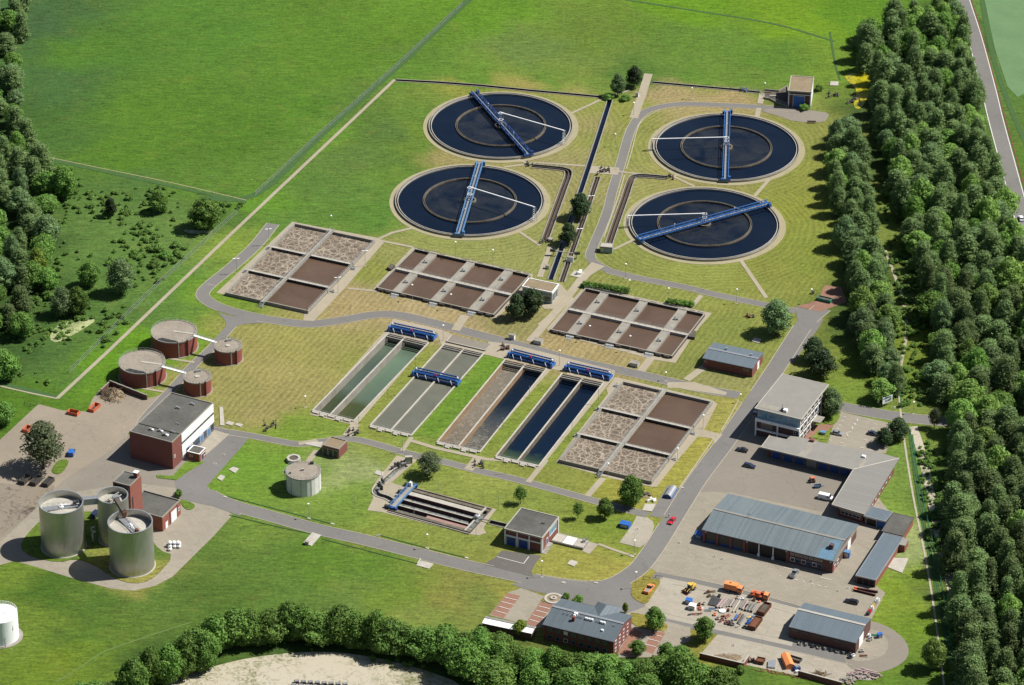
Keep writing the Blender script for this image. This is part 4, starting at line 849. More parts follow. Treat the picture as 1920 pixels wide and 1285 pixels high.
# bridge scrapers
def travel_bridge(a, b, lab, grp, tall=1):
    p, q = G(*a), G(*b); c = (p + q) / 2; an = math.atan2(q.y - p.y, q.x - p.x); Ln = (q - p).length
    t = thing('travelling_bridge', lab, 'travelling bridge', c, an, grp); M_ = abs_frame(t)
    def L(x, y, z): return M_ @ Vector((x, y, z))
    h = Ln / 2
    m = MB(); m.box(L(0, 1.25, .75), (Ln, .32, 1.0), an); m.box(L(0, -.15, .75), (Ln, .32, 1.15), an)
    m.build('box_girder', MT['blue'], t)
    m = MB(); m.box(L(0, .55, .95), (Ln - .4, 1.0, .1), an); m.build('walkway', MT['blue_deep'], t)
    m = MB()
    for y in (-.2, 1.3): m.rail([L(-h, y, 1.8), L(h, y, 1.8)], 1.0, .06, 1.5)
    m.box(L(0, 1.35, 2.2), (Ln - 1, .12, .45), an)
    m.build('railing', MT['blue'], t)
    m = MB(); m.box(L(0, -1.15, .45), (Ln - .8, .5, .55), an); m.tube(L(-h + .5, -.7, 1.7), L(h - .5, -.7, 1.7), .22, 8); m.build('scum_trough', MT['blue_deep'], t)
    for s in (-1, 1):
        e = MB(); e.box(L(s * h, .2, .45), (.9, 3.6, .75), an); e.box(L(s * (h - .1), -.9, 1.2), (.8, .9, 1.0), an); e.build('end_carriage', MT['blue'], t)
        for y in (-1.2, 1.5): MB().tube(L(s * h - .12, y, .42), L(s * h + .12, y, .42), .3, 12).build('wheel', MT['rubber'], t)
    for k, x in enumerate((-h * .82, -h * .45, h * .12, h * .7)):
        m = MB(); m.path([L(x, -1.0, 1.7), L(x + .5, -1.6, 1.3), L(x + .9, -1.6, .2)], .09, 5); m.build('hose', MT['white'], t)
    m = MB(); m.box(L(0, -.45, 1.9), (.7, .4, .7), an); m.build('control_box', MT['red'], t)
    for s in (-1, 1): MB().box(L(s * h * .93, .9, 1.9), (.5, .5, .8), an).build('switch_cabinet', MT['white'], t)
    for x in [-h + 1.2 + i * (Ln - 2.4) / 4 for i in range(5)]: MB().bar(L(x, -.6, -1.6), L(x, -.6, .8), .12, .12).build('blade_arm', MT['dark_metal'], t)
gp = 'blue travelling bridges on the long basins'
travel_bridge(u6(668, 152), u6(990, 222), 'blue travelling bridge parked at the top of the leftmost basin', gp)
travel_bridge(u6(842, 480), u6(1165, 553), 'blue travelling bridge halfway along the grey second basin', gp)
travel_bridge(u7(205, 250), u7(500, 325), 'blue travelling bridge at the top of the third basin', gp)
travel_bridge(u7(592, 342), u7(895, 410), 'blue travelling bridge at the top of the rightmost basin', gp)
# ================================================================ open channels
CHL = dict(dark='straight open channel of dark water between the clarifiers', brown='straight brown channel beside the dark water channel', loopw='angled double channel below the left clarifiers', loope='angled double channel left of the near right clarifier',
           north='thin dark channel along the far field edge behind the left clarifiers', northeast='thin dark channel along the far edge behind the far right clarifier', inlet='curved inlet channel at the head of the sand trap', link='short channel between the sand trap and its building')
for k, (pts, wd) in CANAL.items():
    P = [Vector((p[0], p[1], 0)) for p in pts]; t = thing('channel', CHL[k], 'channel', P[0]); q = ribbon(P, wd + .04); q2 = ribbon(P, wd + .8); q3 = ribbon(P, wd - .6); n = len(P); m = MB()
    for A, B_, Z in ((q2[:n], q[:n], 0), (q[n:], q2[n:], 0)):
        for i in range(n - 1): m.prism([A[i], A[i + 1], B_[i + 1], B_[i]], 0, .3 if k in ('inlet', 'loopw', 'loope', 'dark', 'brown') else .18)
    m.build('coping', MT['concrete_light' if k == 'inlet' else 'concrete'], t)
    m = MB(); Lq, Rq = q[:n], q[n:][::-1]
    for S in (Lq, Rq):
        for i in range(n - 1): m.poly([(S[i].x, S[i].y, -1.6), (S[i + 1].x, S[i + 1].y, -1.6), (S[i + 1].x, S[i + 1].y, .05), (S[i].x, S[i].y, .05)])
    m.build('side_wall', MT['wall_stain' if k != 'north' else 'wall_red'], t)
    m = MB(); wm = {'dark': 'water_navy', 'brown': 'water_brown', 'loopw': 'water_brown', 'loope': 'water_brown', 'inlet': 'water_churn', 'link': 'black'}.get(k, 'black')
    for i in range(n - 1): m.poly([(v.x, v.y, -.7) for v in (Lq[i], Rq[i], Rq[i + 1], Lq[i + 1])])
    m.build('water_surface', MT[wm], t)
    if k in ('loopw', 'loope', 'brown'):
        m = MB(); c3 = ribbon(P, wd * .12); a, b = c3[:n], c3[n:][::-1]
        for i in range(n - 1): m.prism([a[i], a[i + 1], b[i + 1], b[i]], -.7, .2)
        m.build('middle_wall', MT['concrete_dark'], t)
    if k in ('loopw', 'loope', 'inlet'):
        m = MB(); m.rail([v + Vector((0, 0, .2)) for v in q2[:n]], 1, .03, 3); m.build('railing', MT['rail'], t)
# ================================================================ aerated sand trap with its light blue bridge
r = GC; t = thing('sand_trap', 'long aerated sand trap with red-walled lanes left of the blue-door building', 'sand trap', r.c); lu, lv = r.lu, r.lv
m = MB()
for q in ((0, .35, 0, lv), (lu - .35, lu, 0, lv), (.35, lu - .35, 0, .35), (.35, lu - .35, lv - .35, lv)): wallbox(m, r, *q, -2.4, .5)
m.build('outer_wall', MT['concrete_dark'], t)
m = MB()
for f in (.28, .5, .735): wallbox(m, r, .35, lu - 2.5, lv * f - .22, lv * f + .22, -2.4, .32)
m.build('lane_wall', MT['wall_red'], t)
m = MB()
for f in (.28, .5, .735): wallbox(m, r, .35, lu - 2.5, lv * f - .26, lv * f + .2, .32, .4)
wallbox(m, r, lu - 2.5, lu - 1.9, .35, lv - .35, .2, .55); wallbox(m, r, 0, lu, lv + .5, lv + .75, 0, .4); m.build('coping', MT['concrete_light'], t)
m = MB(); wallbox(m, r, .35, lu - 2.5, lv * .115, lv * .28 - .22, -2.4, -.15); m.build('shelf', MT['concrete_light'], t)
m = MB(); wallbox(m, r, lu * .42, lu - 2.5, lv * .76, lv * .89, -2.4, -.3); m.build('shelf', mat('pink_concrete', C(196, 158, 148), C(170, 132, 122), .5, .85), t)
m = MB(); wallbox(m, r, .35, lu - .35, .35, lv * .11, -2.4, .2); wallbox(m, r, .35, lu - .35, lv * .9, lv - .35, -2.4, .3); m.build('pipe_gallery', MT['wall_stain'], t)
MB().poly(r.mquad(.3, lu - .3, .3, lv - .3, -1.0)).build('water_surface', MT['water_churn'], t)
m = MB(); p = r.M(lu - 1.6, lv * .47, .5); m.ball(p + Vector((-.5, 0, .8)), .9, 10); m.tube(p, p + r.u * 5 + Vector((0, 0, .6)), .2, 8); m.tube(p + Vector((0, 0, .5)), p - r.v * 1.2 + Vector((0, 0, .6)), .35, 8); m.build('scum_pump', MT['steel'], t)
p, q = G(*u8(262, 578)), G(*u8(437, 385)); an = math.atan2(q.y - p.y, q.x - p.x); Ln = (q - p).length + 1; c = (p + q) / 2
t = thing('sand_trap_bridge', 'light blue travelling bridge across the head of the sand trap', 'travelling bridge', c, an); M_ = abs_frame(t)
def L(x, y, z): return M_ @ Vector((x, y, z))
h = Ln / 2; m = MB(); m.box(L(0, -.9, .8), (Ln, .3, .75), an); m.build('girder', MT['blue_light'], t)
MB().box(L(0, .15, .9), (Ln, 1.6, .12), an).build('deck', MT['concrete'], t)
m = MB(); m.box(L(0, 1.1, .7), (Ln, .2, .4), an); m.rail([L(-h, 1.1, 1.3), L(h, 1.1, 1.3)], 1.1, .1, 1.4); m.build('railing', MT['blue_light'], t)
for s in (-1, 1): MB().box(L(s * (h - .4), .1, .4), (1, 3.4, .7), an).build('end_carriage', MT['blue_deep'], t)
MB().box(L(h - 1.6, .5, 1), (.9, .9, 1.6), an).build('switch_cabinet', MT['white'], t)
m = MB(); [m.tube(L(x, 1.6, .6), L(x - .2, 3.2, .3), .3, 8) for x in (-h * .5, 0, h * .5)]; [m.box(L(x, 2.6, .1), (1.0, 1.4, 1.1), an) for x in (-h + .6, h * .3, h - .8)]; m.build('pump_unit', MT['dark_metal'], t)
# screen equipment at the head of the inlet channel
t = thing('screen_unit', 'grey screen machinery over the start of the curved inlet channel', 'machinery', G(*w7(380, 100))); p = t.location.copy()
m = MB()
for k in range(6): m.box(p + Vector((k * 1.1 - 3, k * .9 - 2.5 + (k % 2), 0)), (.7, .9, 1.2 + .4 * (k % 3)), .6)
m.build('screen', MT['dark_metal'], t); m = MB(); m.rail([p + Vector((-4, -3.5, 0)), p + Vector((4, 3, 0))], 1.2, .05, 1.5); m.box(p + Vector((1.6, .8, .6)), (3.2, .4, .5), .7); m.build('railing', MT['steel'], t)
t = thing('control_cabinet', 'pale grey control cabinet at the head of the inlet channel', 'cabinet', G(*w7(490, 65))); m = MB().box(t.location, (2.6, 1.2, 2.9), .1); m.build('casing', MT['concrete_light'], t); MB().box(t.location + Vector((-.2, -.63, .3)), (2.0, .06, 2.2), .1).build('door', MT['steel'], t)
for xy, s in (((130, 345), 1.5), ((110, 420), 1.3)):
    q = G(*w7(*xy)); t = thing('sluice_gate', 'sluice gate over the %s of the inlet channel' % ('straight part' if s > 1.4 else 'curved part'), 'sluice gate', q); m = MB(); m.box(q, (.3, 2.4, 1.8), .5); m.build('frame', MT['concrete_dark'], t); m = MB(); m.tube(q + Vector((0, 0, 1.8)), q + Vector((0, 0, 2.9)), .12, 6); m.tube(q + Vector((0, 0, 2.8)), q + Vector((0, 0, 2.9)), .35, 10); m.build('hand_wheel', MT['steel'], t)
# ================================================================ buildings
class Face:                                  # one wall plane; s runs along it in metres, z up
    def __init__(s, a, b, out):
        s.a = Vector((a.x, a.y, 0)); d = Vector((b.x - a.x, b.y - a.y, 0)); s.L = d.length; s.d = d.normalized(); s.n = Vector((s.d.y, -s.d.x, 0))
        if s.n.dot(out) < 0: s.n = -s.n
    def pan(s, m, s0, s1, z0, z1, t0=-.05, t1=.05):
        q = [s.a + s.d * s0 + s.n * t0, s.a + s.d * s1 + s.n * t0, s.a + s.d * s1 + s.n * t1, s.a + s.d * s0 + s.n * t1]
        return m.prism(q, z0, z1, True)
    def window(s, par, s0, s1, z0, z1, frame='white', glass='glass', name='window', bars=0):
        f = MB(); e = .12
        for q in ((s0, s1, z0, z0 + e), (s0, s1, z1 - e, z1), (s0, s0 + e, z0 + e, z1 - e), (s1 - e, s1, z0 + e, z1 - e)): s.pan(f, *q, -.05, .1)
        for k in range(bars): x = s0 + (s1 - s0) * (k + 1) / (bars + 1); s.pan(f, x - .05, x + .05, z0 + e, z1 - e, -.05, .09)
        o = f.build(name, MT[frame], par); s.pan(MB(), s0 + e, s1 - e, z0 + e, z1 - e, -.05, .04).build('pane', MT[glass], o); return o
    def door(s, par, s0, s1, z1, mt, frame='white', name='door', z0=0.05, handle=True):
        o = s.pan(MB(), s0, s1, z0, z1, -.05, .06).build(name, MT[mt], par)
        f = MB(); s.pan(f, s0 - .12, s0, z0, z1 + .12, -.05, .1); s.pan(f, s1, s1 + .12, z0, z1 + .12, -.05, .1); s.pan(f, s0, s1, z1, z1 + .12, -.05, .1); f.build('frame', MT[frame], o)
        if handle: s.pan(MB(), s1 - .25, s1 - .12, 1.0, 1.12, .06, .14).build('handle', MT['steel'], o)
        return o
    def panel(s, par, name, s0, s1, z0, z1, mt, t=.08): return s.pan(MB(), s0, s1, z0, z1, -.05, t).build(name, MT[mt], par)
def faces(r, ins=0):
    a, b, c, d = r.M(ins, ins), r.M(r.lu - ins, ins), r.M(r.lu - ins, r.lv - ins), r.M(ins, r.lv - ins)
    return dict(front=Face(d, c, r.v), right=Face(c, b, r.u), back=Face(a, b, -r.v), left=Face(d, a, -r.u))
def flat(name, lab, r, h, wall, roof, par=.35, fascia='concrete', over=0, cat='building', z0=0):
    t = thing(name, lab, cat, r.c)
    ins = over; MB().prism(r.mquad(ins, r.lu - ins, ins, r.lv - ins), z0, h - .06, False).build('wall', MT[wall], t)
    rt = MB().prism(r.mquad(.3, r.lu - .3, .3, r.lv - .3), h - .3, h - .02, True).build('roof', MT[roof], t)
    m = MB()
    for q in ((0, .3, 0, r.lv), (r.lu - .3, r.lu, 0, r.lv), (.3, r.lu - .3, 0, .3), (.3, r.lu - .3, r.lv - .3, r.lv)): wallbox(m, r, *q, h - (.45 if over else .05), h + par)
    m.build('parapet', MT[fascia], rt)
    return t, faces(r, ins), rt
def gable(name, lab, r, h, rise, wall, roof, over=.5, ridge=None, cat='building', fascia='dark_metal', shift=.5):
    """r = eaves outline; ridge runs along u"""
    t = thing(name, lab, cat, r.c); q = r.mquad(over, r.lu - over, over, r.lv - over); m = MB()
    a, d, c, b = q; y = r.lv * shift; ra, rb = r.M(over, y, h + rise - .12), r.M(r.lu - over, y, h + rise - .12)
    Z = lambda p, z: Vector((p.x, p.y, z)); he = h - .1 + rise * over / (r.lv * shift)
    m.poly([Z(d, 0), Z(c, 0), Z(c, he), Z(d, he)]); m.poly([Z(b, 0), Z(a, 0), Z(a, he), Z(b, he)]); m.poly([Z(c, 0), Z(b, 0), Z(b, he), rb, Z(c, he)]); m.poly([Z(a, 0), Z(d, 0), Z(d, he), ra, Z(a, he)])
    m.build('wall', MT[wall], t)
    m = MB(); A, D, Cc, B_ = [r.M(x, yy, h) for x, yy in ((0, 0), (0, r.lv), (r.lu, r.lv), (r.lu, 0))]; Ra, Rb = r.M(0, y, h + rise), r.M(r.lu, y, h + rise); th = Vector((0, 0, .18))
    m.poly([D, Cc, Rb, Ra]); m.poly([Ra, Rb, B_, A]); m.poly([D - th, Ra - th, Rb - th, Cc - th]); m.poly([Ra - th, A - th, B_ - th, Rb - th])
    for p, q_ in ((D, Cc), (Cc, Rb), (Rb, B_), (B_, A), (A, Ra), (Ra, D)): m.poly([p - th, q_ - th, q_, p])
    rt = m.build('roof', MT[roof], t)
    m = MB(); m.bar(D + Vector((0, 0, -.12)) + r.v * .09, Cc + Vector((0, 0, -.12)) + r.v * .09, .16, .16); m.build('gutter', MT[fascia], rt)
    m = MB(); m.bar(Ra + Vector((0, 0, .05)), Rb + Vector((0, 0, .05)), .5 if not ridge else 1.0, .1); m.build('ridge_cap', MT[ridge or 'steel'], rt)
    return t, faces(r, over), rt
def roof_box(par, p, z, sx, sy, sz, mt, a=0, name='roof_vent'):
    return MB().box(Vector((p.x, p.y, z)), (sx, sy, sz), a).build(name, MT[mt], par)
def vent(par, p, z, r_=.3, h=.8):
    m = MB(); m.cyl((p.x, p.y), r_, z, z + h, 10); m.cyl((p.x, p.y), r_ * 1.6, z + h, z + h + .2, 10); return m.build('roof_vent', MT['steel'], par)
# ---- large flat-roofed operations building
r = Rect(u3(1250, 612), (402, 757), (320.9, 830), (241.3, 810), 11)
t, f, rt = flat('operations_building', 'large flat-roofed brick building with white banded right side by the left yard', r, 11, 'brick', 'gravel_roof', .3)
F = f['right']; L0 = F.L * .22
F.panel(t, 'white_band', L0, F.L - .1, 7.6, 10.95, 'white', .16); F.panel(t, 'white_band', L0, F.L - .1, 3.4, 6.5, 'white', .16)
for k in range(9):
    a = L0 + .3 + k * (F.L - L0 - .5) / 9; F.window(t, a, a + (F.L - L0 - .5) / 9 - .15, 6.5, 7.6, 'steel')
for k in range(9):
    a = L0 + .3 + k * (F.L - L0 - .5) / 9; w_ = (F.L - L0 - .5) / 9
    if k in (2, 5, 7): F.door(t, a, a + w_ - .3, 2.8, 'blue_light')
    elif k in (0,): F.panel(t, 'white_band', a, a + w_, .1, 3.3, 'white', .1)
    else: F.window(t, a, a + w_ - .2, .5, 3.1, 'blue_light', 'glass')
F.window(t, 1.0, 1.9, 4.2, 5.2, 'white')
m = MB()
wallbox(m, r, .3, r.lu - .3, r.lv * .78, r.lv * .78 + .35, 10.9, 11.25); m.build('roof_upstand', MT['concrete_dark'], rt)
for x, y, s in ((.35, .85, .9), (.55, .83, .9), (.72, .88, 1.1), (.8, .79, .7), (.42, .28, .8), (.62, .13, .8), (.72, .6, .5)):
    p = r.P(x, y); o = vent(rt, p, 11, .35 * s, .7 * s)
    roof_box(rt, p + r.u * .9, 11, .8 * s, .8 * s, .5, 'white' if s > .8 else 'steel', r.a)
ra = Rect(u3(1410, 995), u3(1505, 1015), u3(1455, 1062), u3(1365, 1040), 3.2)
t, f, rt = flat('entrance_annex', 'small flat-roofed brick annex against the white banded building', ra, 3.2, 'brick_orange', 'gravel_roof', .2, 'white')
f['right'].door(t, ra.lv * .3, ra.lv * .3 + 1.6, 2.4, 'glass'); f['right'].window(t, ra.lv * .65, ra.lv * .65 + 1.4, 1, 2.4); f['front'].window(t, 1, 2.2, 1.4, 2.3)
# ---- machine hall and brick tower by the silos
r = Rect(u4(1045, 270), u4(1310, 350), u4(1185, 480), u4(925, 400), 5.5)
t, f, rt = flat('machine_hall', 'low flat-roofed brick hall with white gate beside the silos', r, 5.5, 'brick_orange', 'gravel_roof', .45)
F = f['right']; F.door(t, F.L * .48, F.L * .48 + 3.6, 4.2, 'white'); F.door(t, F.L * .16, F.L * .16 + 1.4, 2.4, 'white'); F.panel(t, 'downpipe', F.L * .4, F.L * .4 + .15, .2, 5.4, 'dark_metal', .15); F.panel(t, 'downpipe', F.L * .8, F.L * .8 + .15, .2, 5.4, 'dark_metal', .15)
F.window(t, F.L * .86, F.L * .86 + 1.2, 2.2, 3.4)
r = Rect(u4(905, 128), u4(1035, 165), u4(950, 240), u4(820, 212), 19)
r.lu *= .97
t, f, rt = flat('brick_tower', 'tall red brick tower with grey roof rising behind the middle silo', r, 19, 'brick_orange', 'gravel_roof', .25)
p = r.P(.85, .2); roof_box(rt, p, 19, 1.4, 1.4, 2.0, 'brick', r.a, 'chimney'); roof_box(rt, p, 21, 1.7, 1.7, .2, 'white', r.a, 'chimney_cap')
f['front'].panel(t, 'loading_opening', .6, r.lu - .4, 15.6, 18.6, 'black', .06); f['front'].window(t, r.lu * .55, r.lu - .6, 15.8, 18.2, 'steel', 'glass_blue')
f['right'].panel(t, 'window_strip', r.lv * .12, r.lv * .12 + .7, 8, 14, 'glass')
# ---- round tanks
def cyl_at(xl, xr, ytb, yb):
    xb = (xl + xr) / 2; P = G(xb, yb); d = (P - CAM).dot(_F); h = HT(xb, yb, ytb); rr = (xr - xl) / 2 * (d - h * math.sin(PITCH)) / FPX
    dr = Vector((P.x - CAM.x, P.y - CAM.y, 0)).normalized(); c = P + dr * rr * 1.02; c.z = 0
    return c, rr, h
def silo(name, lab, xl, xr, ytb, yb, lip=2.7, rot=0.0, n=64, deck='concrete', grp=None):
    c, rr, h = cyl_at(xl, xr, ytb, yb); t = thing(name, lab, 'silo', c, 0, grp)
    m = MB(); m.tube((c.x, c.y, 0), (c.x, c.y, h), rr, n, cap=False); o = m.build('shell', MT['silo'], t, True)
    m = MB(); m.tube((c.x, c.y, h), (c.x, c.y, h - lip - .5), rr - .15, n, cap=False); m.build('inner_shell', MT['silo'], t, True)
    MB().ring(c, rr - .3, rr + .08, h - .1, h + .15, n).build('rim', MT['steel'], t); MB().ring(c, rr - .02, rr + .35, 0, .3, n).build('base_ring', MT['concrete_light'], t)
    MB().tube((c.x, c.y, h - lip), (c.x, c.y, h - lip + .7), rr - .15, n, .3).build('roof', MT['concrete_light'], t)
    return t, c, rr, h
ts1, c1, r1, h1 = silo('silo', 'left ribbed metal silo beside the tarred yard, its gangway leading right', u4(308, 0)[0], u4(634, 0)[0], u4(0, 450)[1], 1047.5, grp='big ribbed metal silos')
ts2, c2, r2, h2 = silo('silo', 'right front ribbed metal silo with inclined conveyor to its top', u4(808, 0)[0], u4(1137, 0)[0], u4(0, 593)[1], 1084.5, grp='big ribbed metal silos')
ts3, c3, r3, h3 = silo('silo', 'slimmer middle silo standing against the brick tower', u4(728, 0)[0], u4(957, 0)[0], u4(0, 372)[1], 1027, 2.6)
def Zp(c, dx, dy, z): return Vector((c.x + dx, c.y + dy, z))
t = thing('silo_gangway', 'grey covered gangway between the left and the middle silo tops', 'gangway', (c1 + c3) / 2)
d = (c3 - c1).normalized(); a = c1 + d * (r1 - .2); b = c3 - d * (r3 - .3); MB().bar(Vector((a.x, a.y, h1 - .9)), Vector((b.x, b.y, h3 - 1.1)), 1.7, 2.4).build('housing', MT['steel'], t)
m = MB(); m.rail([Vector((a.x, a.y, h1 + .3)), Vector((b.x, b.y, h3 + .1))], .7, .05, 1.2); m.build('railing', MT['rail'], t)
t = thing('conveyor', 'inclined grey conveyor housing from the middle silo down to the right silo', 'conveyor', (c2 + c3) / 2)
d = (c3 - c2).normalized(); a = c2 + d * (r2 - 1.5); b = c3 - d * (r3 - 1.6); MB().bar(Vector((b.x, b.y, h3 + .8)), Vector((a.x, a.y, h2 + .3)), 1.6, 1.3).build('housing', MT['concrete_dark'], t)
MB().box(Vector((b.x, b.y, h3 + .3)), (2.2, 1.6, 1.6), .4).build('head_box', MT['steel'], t); MB().box(Vector((a.x, a.y, h2 - 1.5)), (1.3, 1.3, 2.0), .4).build('foot_box', MT['rust'], t)
for tt, cc, rr, hh, an in ((ts1, c1, r1, h1, .25), (ts2, c2, r2, h2, -1.0)):
    ux = Vector((math.cos(an), math.sin(an), 0)); z = hh - 2.1
    m = MB(); m.box(Zp(cc, 0, 0, z), (rr * 1.7, 2.6, .25), an); m.build('platform', MT['steel'], tt)
    q = [Vector((cc.x, cc.y, z + .25)) + ux * sx * rr * .8 + Vector((-ux.y, ux.x, 0)) * sy * 1.25 for sx, sy in ((-1, -1), (1, -1), (1, 1), (-1, 1))]
    m = MB(); m.rail(q, 1.1, .05, 1.6, True); m.build('railing', MT['steel'], tt)
    m = MB(); m.cyl((cc.x, cc.y), .9, z + .25, z + .6, 16); m.ball(Zp(cc, 0, 0, z + .9), .5, 8); m.tube(Zp(cc, 0, 0, z + 1), Vector((cc.x, cc.y, z + .6)) + ux * rr * .8, .16, 8); m.build('inlet_pipe', MT['white'], tt)
    m = MB(); m.box(Vector((cc.x, cc.y, z + .2)) + ux * rr * .62, (1.2, 1.0, 1.5), an); m.build('drive_unit', MT['rust' if an < 0 else 'dark_metal'], tt)
m = MB(); [m.box(Zp(c3, -2 + k * 1.3, -.5 - .4 * (k % 2), h3 - 2.6), (.7, 1.1, 1.0 + .5 * (k % 2)), .5) for k in range(4)]; m.bar(Zp(c3, -3, -1.5, h3 - 1.8), Zp(c3, 2, 2.4, h3 - .3), .3, .3); m.bar(Zp(c3, -.5, -2.5, h3 - 1.6), Zp(c3, 3, 1, h3 - .3), .3, .3); m.build('roof_machinery', MT['concrete_light'], ts3)
q = G(*w8(930, 640)); t = thing('vent_pipe', 'curved silvery vent pipe standing between the silos', 'pipe', q); m = MB(); m.path([q, q + Vector((0, 0, 4.2)), q + Vector((.5, 0, 5)), q + Vector((1.2, 0, 5.2))], .38, 10); m.path([q + Vector((.3, 0, 4.4)), q + Vector((-.4, .4, 6.2)), q + Vector((.9, .4, 6.8))], .3, 10); m.build('duct', MT['steel'], t, True)
# ---- white gas tank at the left edge
c, rr, h = cyl_at(4.6 - 33, 4.6 + 33, 1169.6, 1213); t = thing('gas_tank', 'white cylindrical gas tank with roof railing at the left edge', 'tank', c)
MT['tank_white'] = mat('white_tank_paint', (.78, .79, .78, 1), (.7, .71, .7, 1), .5, .35)
m = MB(); m.tube((c.x, c.y, 0), (c.x, c.y, h), rr, 64, cap=False); m.build('shell', MT['tank_white'], t, True)
m = MB(); m.tube((c.x, c.y, h), (c.x, c.y, h + 1.3), rr, 48, .4); m.build('roof', MT['tank_white'], t)
P = arc(c, rr - .1, R(-10), R(190), h, 22); m = MB(); m.rail(P, 1.1, .06, 1.4); m.build('railing', MT['tank_white'], t); MB().ring(c, rr, rr + 1.3, 0, .2, 48).build('base', MT['concrete'], t)
m = MB(); m.path([Vector((c.x + 1, c.y - 1, h + 1.3)), Vector((c.x + rr * .75, c.y - rr * .55, h + .5)), Vector((c.x + rr * .78, c.y - rr * .66, h - 4))], .09, 6); m.tube(Vector((c.x + 2, c.y - rr - .5, 0)), Vector((c.x + 2, c.y - rr - .5, 4)), .15, 8); m.build('pipe', MT['steel'], t)
m = MB(); m.tube(Vector((c.x - .4, c.y + .5, h + 1)), Vector((c.x - .4, c.y + .5, h + 10)), .25, 8); m.build('mast', MT['white'], t)

# ---- red brick sludge tanks
def red_tank(lab, xl, xr, ytb, yb, big):
    c, rr, h = cyl_at(xl, xr, ytb, yb); t = thing('sludge_tank', lab, 'tank', c, 0, 'red clad round sludge tanks')
    m = MB(); m.tube((c.x, c.y, 0), (c.x, c.y, h), rr, 56, cap=False); m.build('wall', MT['red_clad'], t, True)
    MB().ring(c, rr - .25, rr + .12, h - .35, h + .1, 56).build('rim', MT['concrete'], t); MB().ring(c, rr - .05, rr + .5, 0, .12, 48).build('base_ring', MT['concrete'], t)
    MB().disc(c, rr - .2, h - .02, 56).build('roof', MT['tank_top'], t)
    m = MB(); m.rail(arc(c, rr - .1, 0, 2 * math.pi, h + .05, 28), 1.1, .04, 1.5); m.build('railing', MT['rail'], t)
    m = MB(); a = R(-75); e = Vector((c.x + math.cos(a) * rr, c.y + math.sin(a) * rr, 0)); m.tube(e, e + Vector((0, 0, h + .4)), .22, 8); m.build('downpipe', MT['concrete'], t)
    a = R(-50); e = Vector((c.x + math.cos(a) * (rr + .3), c.y + math.sin(a) * (rr + .3), 0)); m = MB(); m.bar(e, e + Vector((0, 0, h + .9)), .12, .6); m.build('ladder', MT['dark_metal'], t)
    if big:
        m = MB(); a = R(-105)
        pts = [(c.x + math.cos(R(q)) * (rr - .35), c.y + math.sin(R(q)) * (rr - .35)) for q in range(-135, -70, 5)]; pts += [(pts[-1][0] - 1, pts[-1][1] + 1.2), (pts[0][0] + 1.5, pts[0][1] + 1.2)]
        m.poly([(x, y, h + .02) for x, y in pts]); m.build('roof_opening', MT['black'], t)
        MB().box(Vector((c.x + rr * .45, c.y - rr * .1, h)), (rr * 1.0, .9, .12), -.25).build('roof_walkway', MT['concrete_light'], t)
    else:
        MB().cyl((c.x, c.y), .9, h, h + .25, 16).build('hatch', MT['concrete_light'], t)
        MB().box(Vector((c.x, c.y + rr * .7, h)), (2, 1, .8), .3).build('roof_unit', MT['steel'], t)
    return c, rr, h
MT['red_clad'] = mat('red_cladding', (.24, .066, .048, 1), (.17, .048, .038, 1), .5, .7, bump=.2)
MT['tank_top'] = mat('tank_roof', C(188, 177, 160), C(154, 142, 126), .12, .9, fine=8)
T1 = red_tank('large red round tank, upper left of the four', 285.3, 371.6, 644, u3(0, 360)[1], True)
T2 = red_tank('large red round tank, nearest the debris heap', 225, 312.7, 702, u3(0, 580)[1], True)
T3 = red_tank('small red round tank by the road, upper right of the four', 403, 455, t7(0, 1098)[1], t7(0, 1192)[1], False)
T4 = red_tank('small red round tank just above the white banded building', 345.5, 397.5, u3(0, 545)[1], u3(0, 642)[1], False)
for (A, B_, lab) in ((T1, T3, 'white gangway joining the upper two red tanks'), (T2, T4, 'white gangway joining the lower two red tanks')):
    d = (B_[0] - A[0]).normalized(); a = A[0] + d * (A[1] - .3); b = B_[0] - d * (B_[1] - .2); t = thing('gangway', lab, 'gangway', (a + b) / 2)
    MB().bar(Vector((a.x, a.y, A[2] + .15)), Vector((b.x, b.y, B_[2] + .25)), 1.1, .35).build('deck', MT['white'], t)
    n_ = Vector((-d.y, d.x, 0)) * .5; m = MB(); [m.rail([Vector((a.x, a.y, A[2] + .3)) + s * n_, Vector((b.x, b.y, B_[2] + .4)) + s * n_], 1, .04, 1.5) for s in (-1, 1)]; m.build('railing', MT['rail'], t)
# ---- pale concrete tank
c, rr, h = cyl_at(537.4, 602.8, u5(0, 783)[1], u5(0, 907)[1]); t = thing('concrete_tank', 'pale concrete round tank alone on the lawn', 'tank', c)
m = MB(); m.tube((c.x, c.y, 0), (c.x, c.y, h), rr, 24, cap=False); m.build('wall', mat('pale_tank_wall', (.58, .57, .53, 1), (.48, .47, .43, 1), .5, .8), t)
MB().ring(c, rr - .3, rr + .15, h - .25, h + .1, 48).build('rim', MT['concrete'], t); MB().disc(c, rr - .2, h, 48).build('roof', MT['tank_top'], t)
m = MB(); m.rail(arc(c, rr - .05, R(100), R(380), h + .05, 20), 1.1, .04, 1.5); m.build('railing', MT['rail'], t)
for k in range(10):
    a = 2 * math.pi * k / 10 + .2; m = MB(); m.box(Vector((c.x + math.cos(a) * (rr + .01), c.y + math.sin(a) * (rr + .01), .1)), (.08, .12, h - .3), a); m.build('panel_joint', MT['concrete'], t)
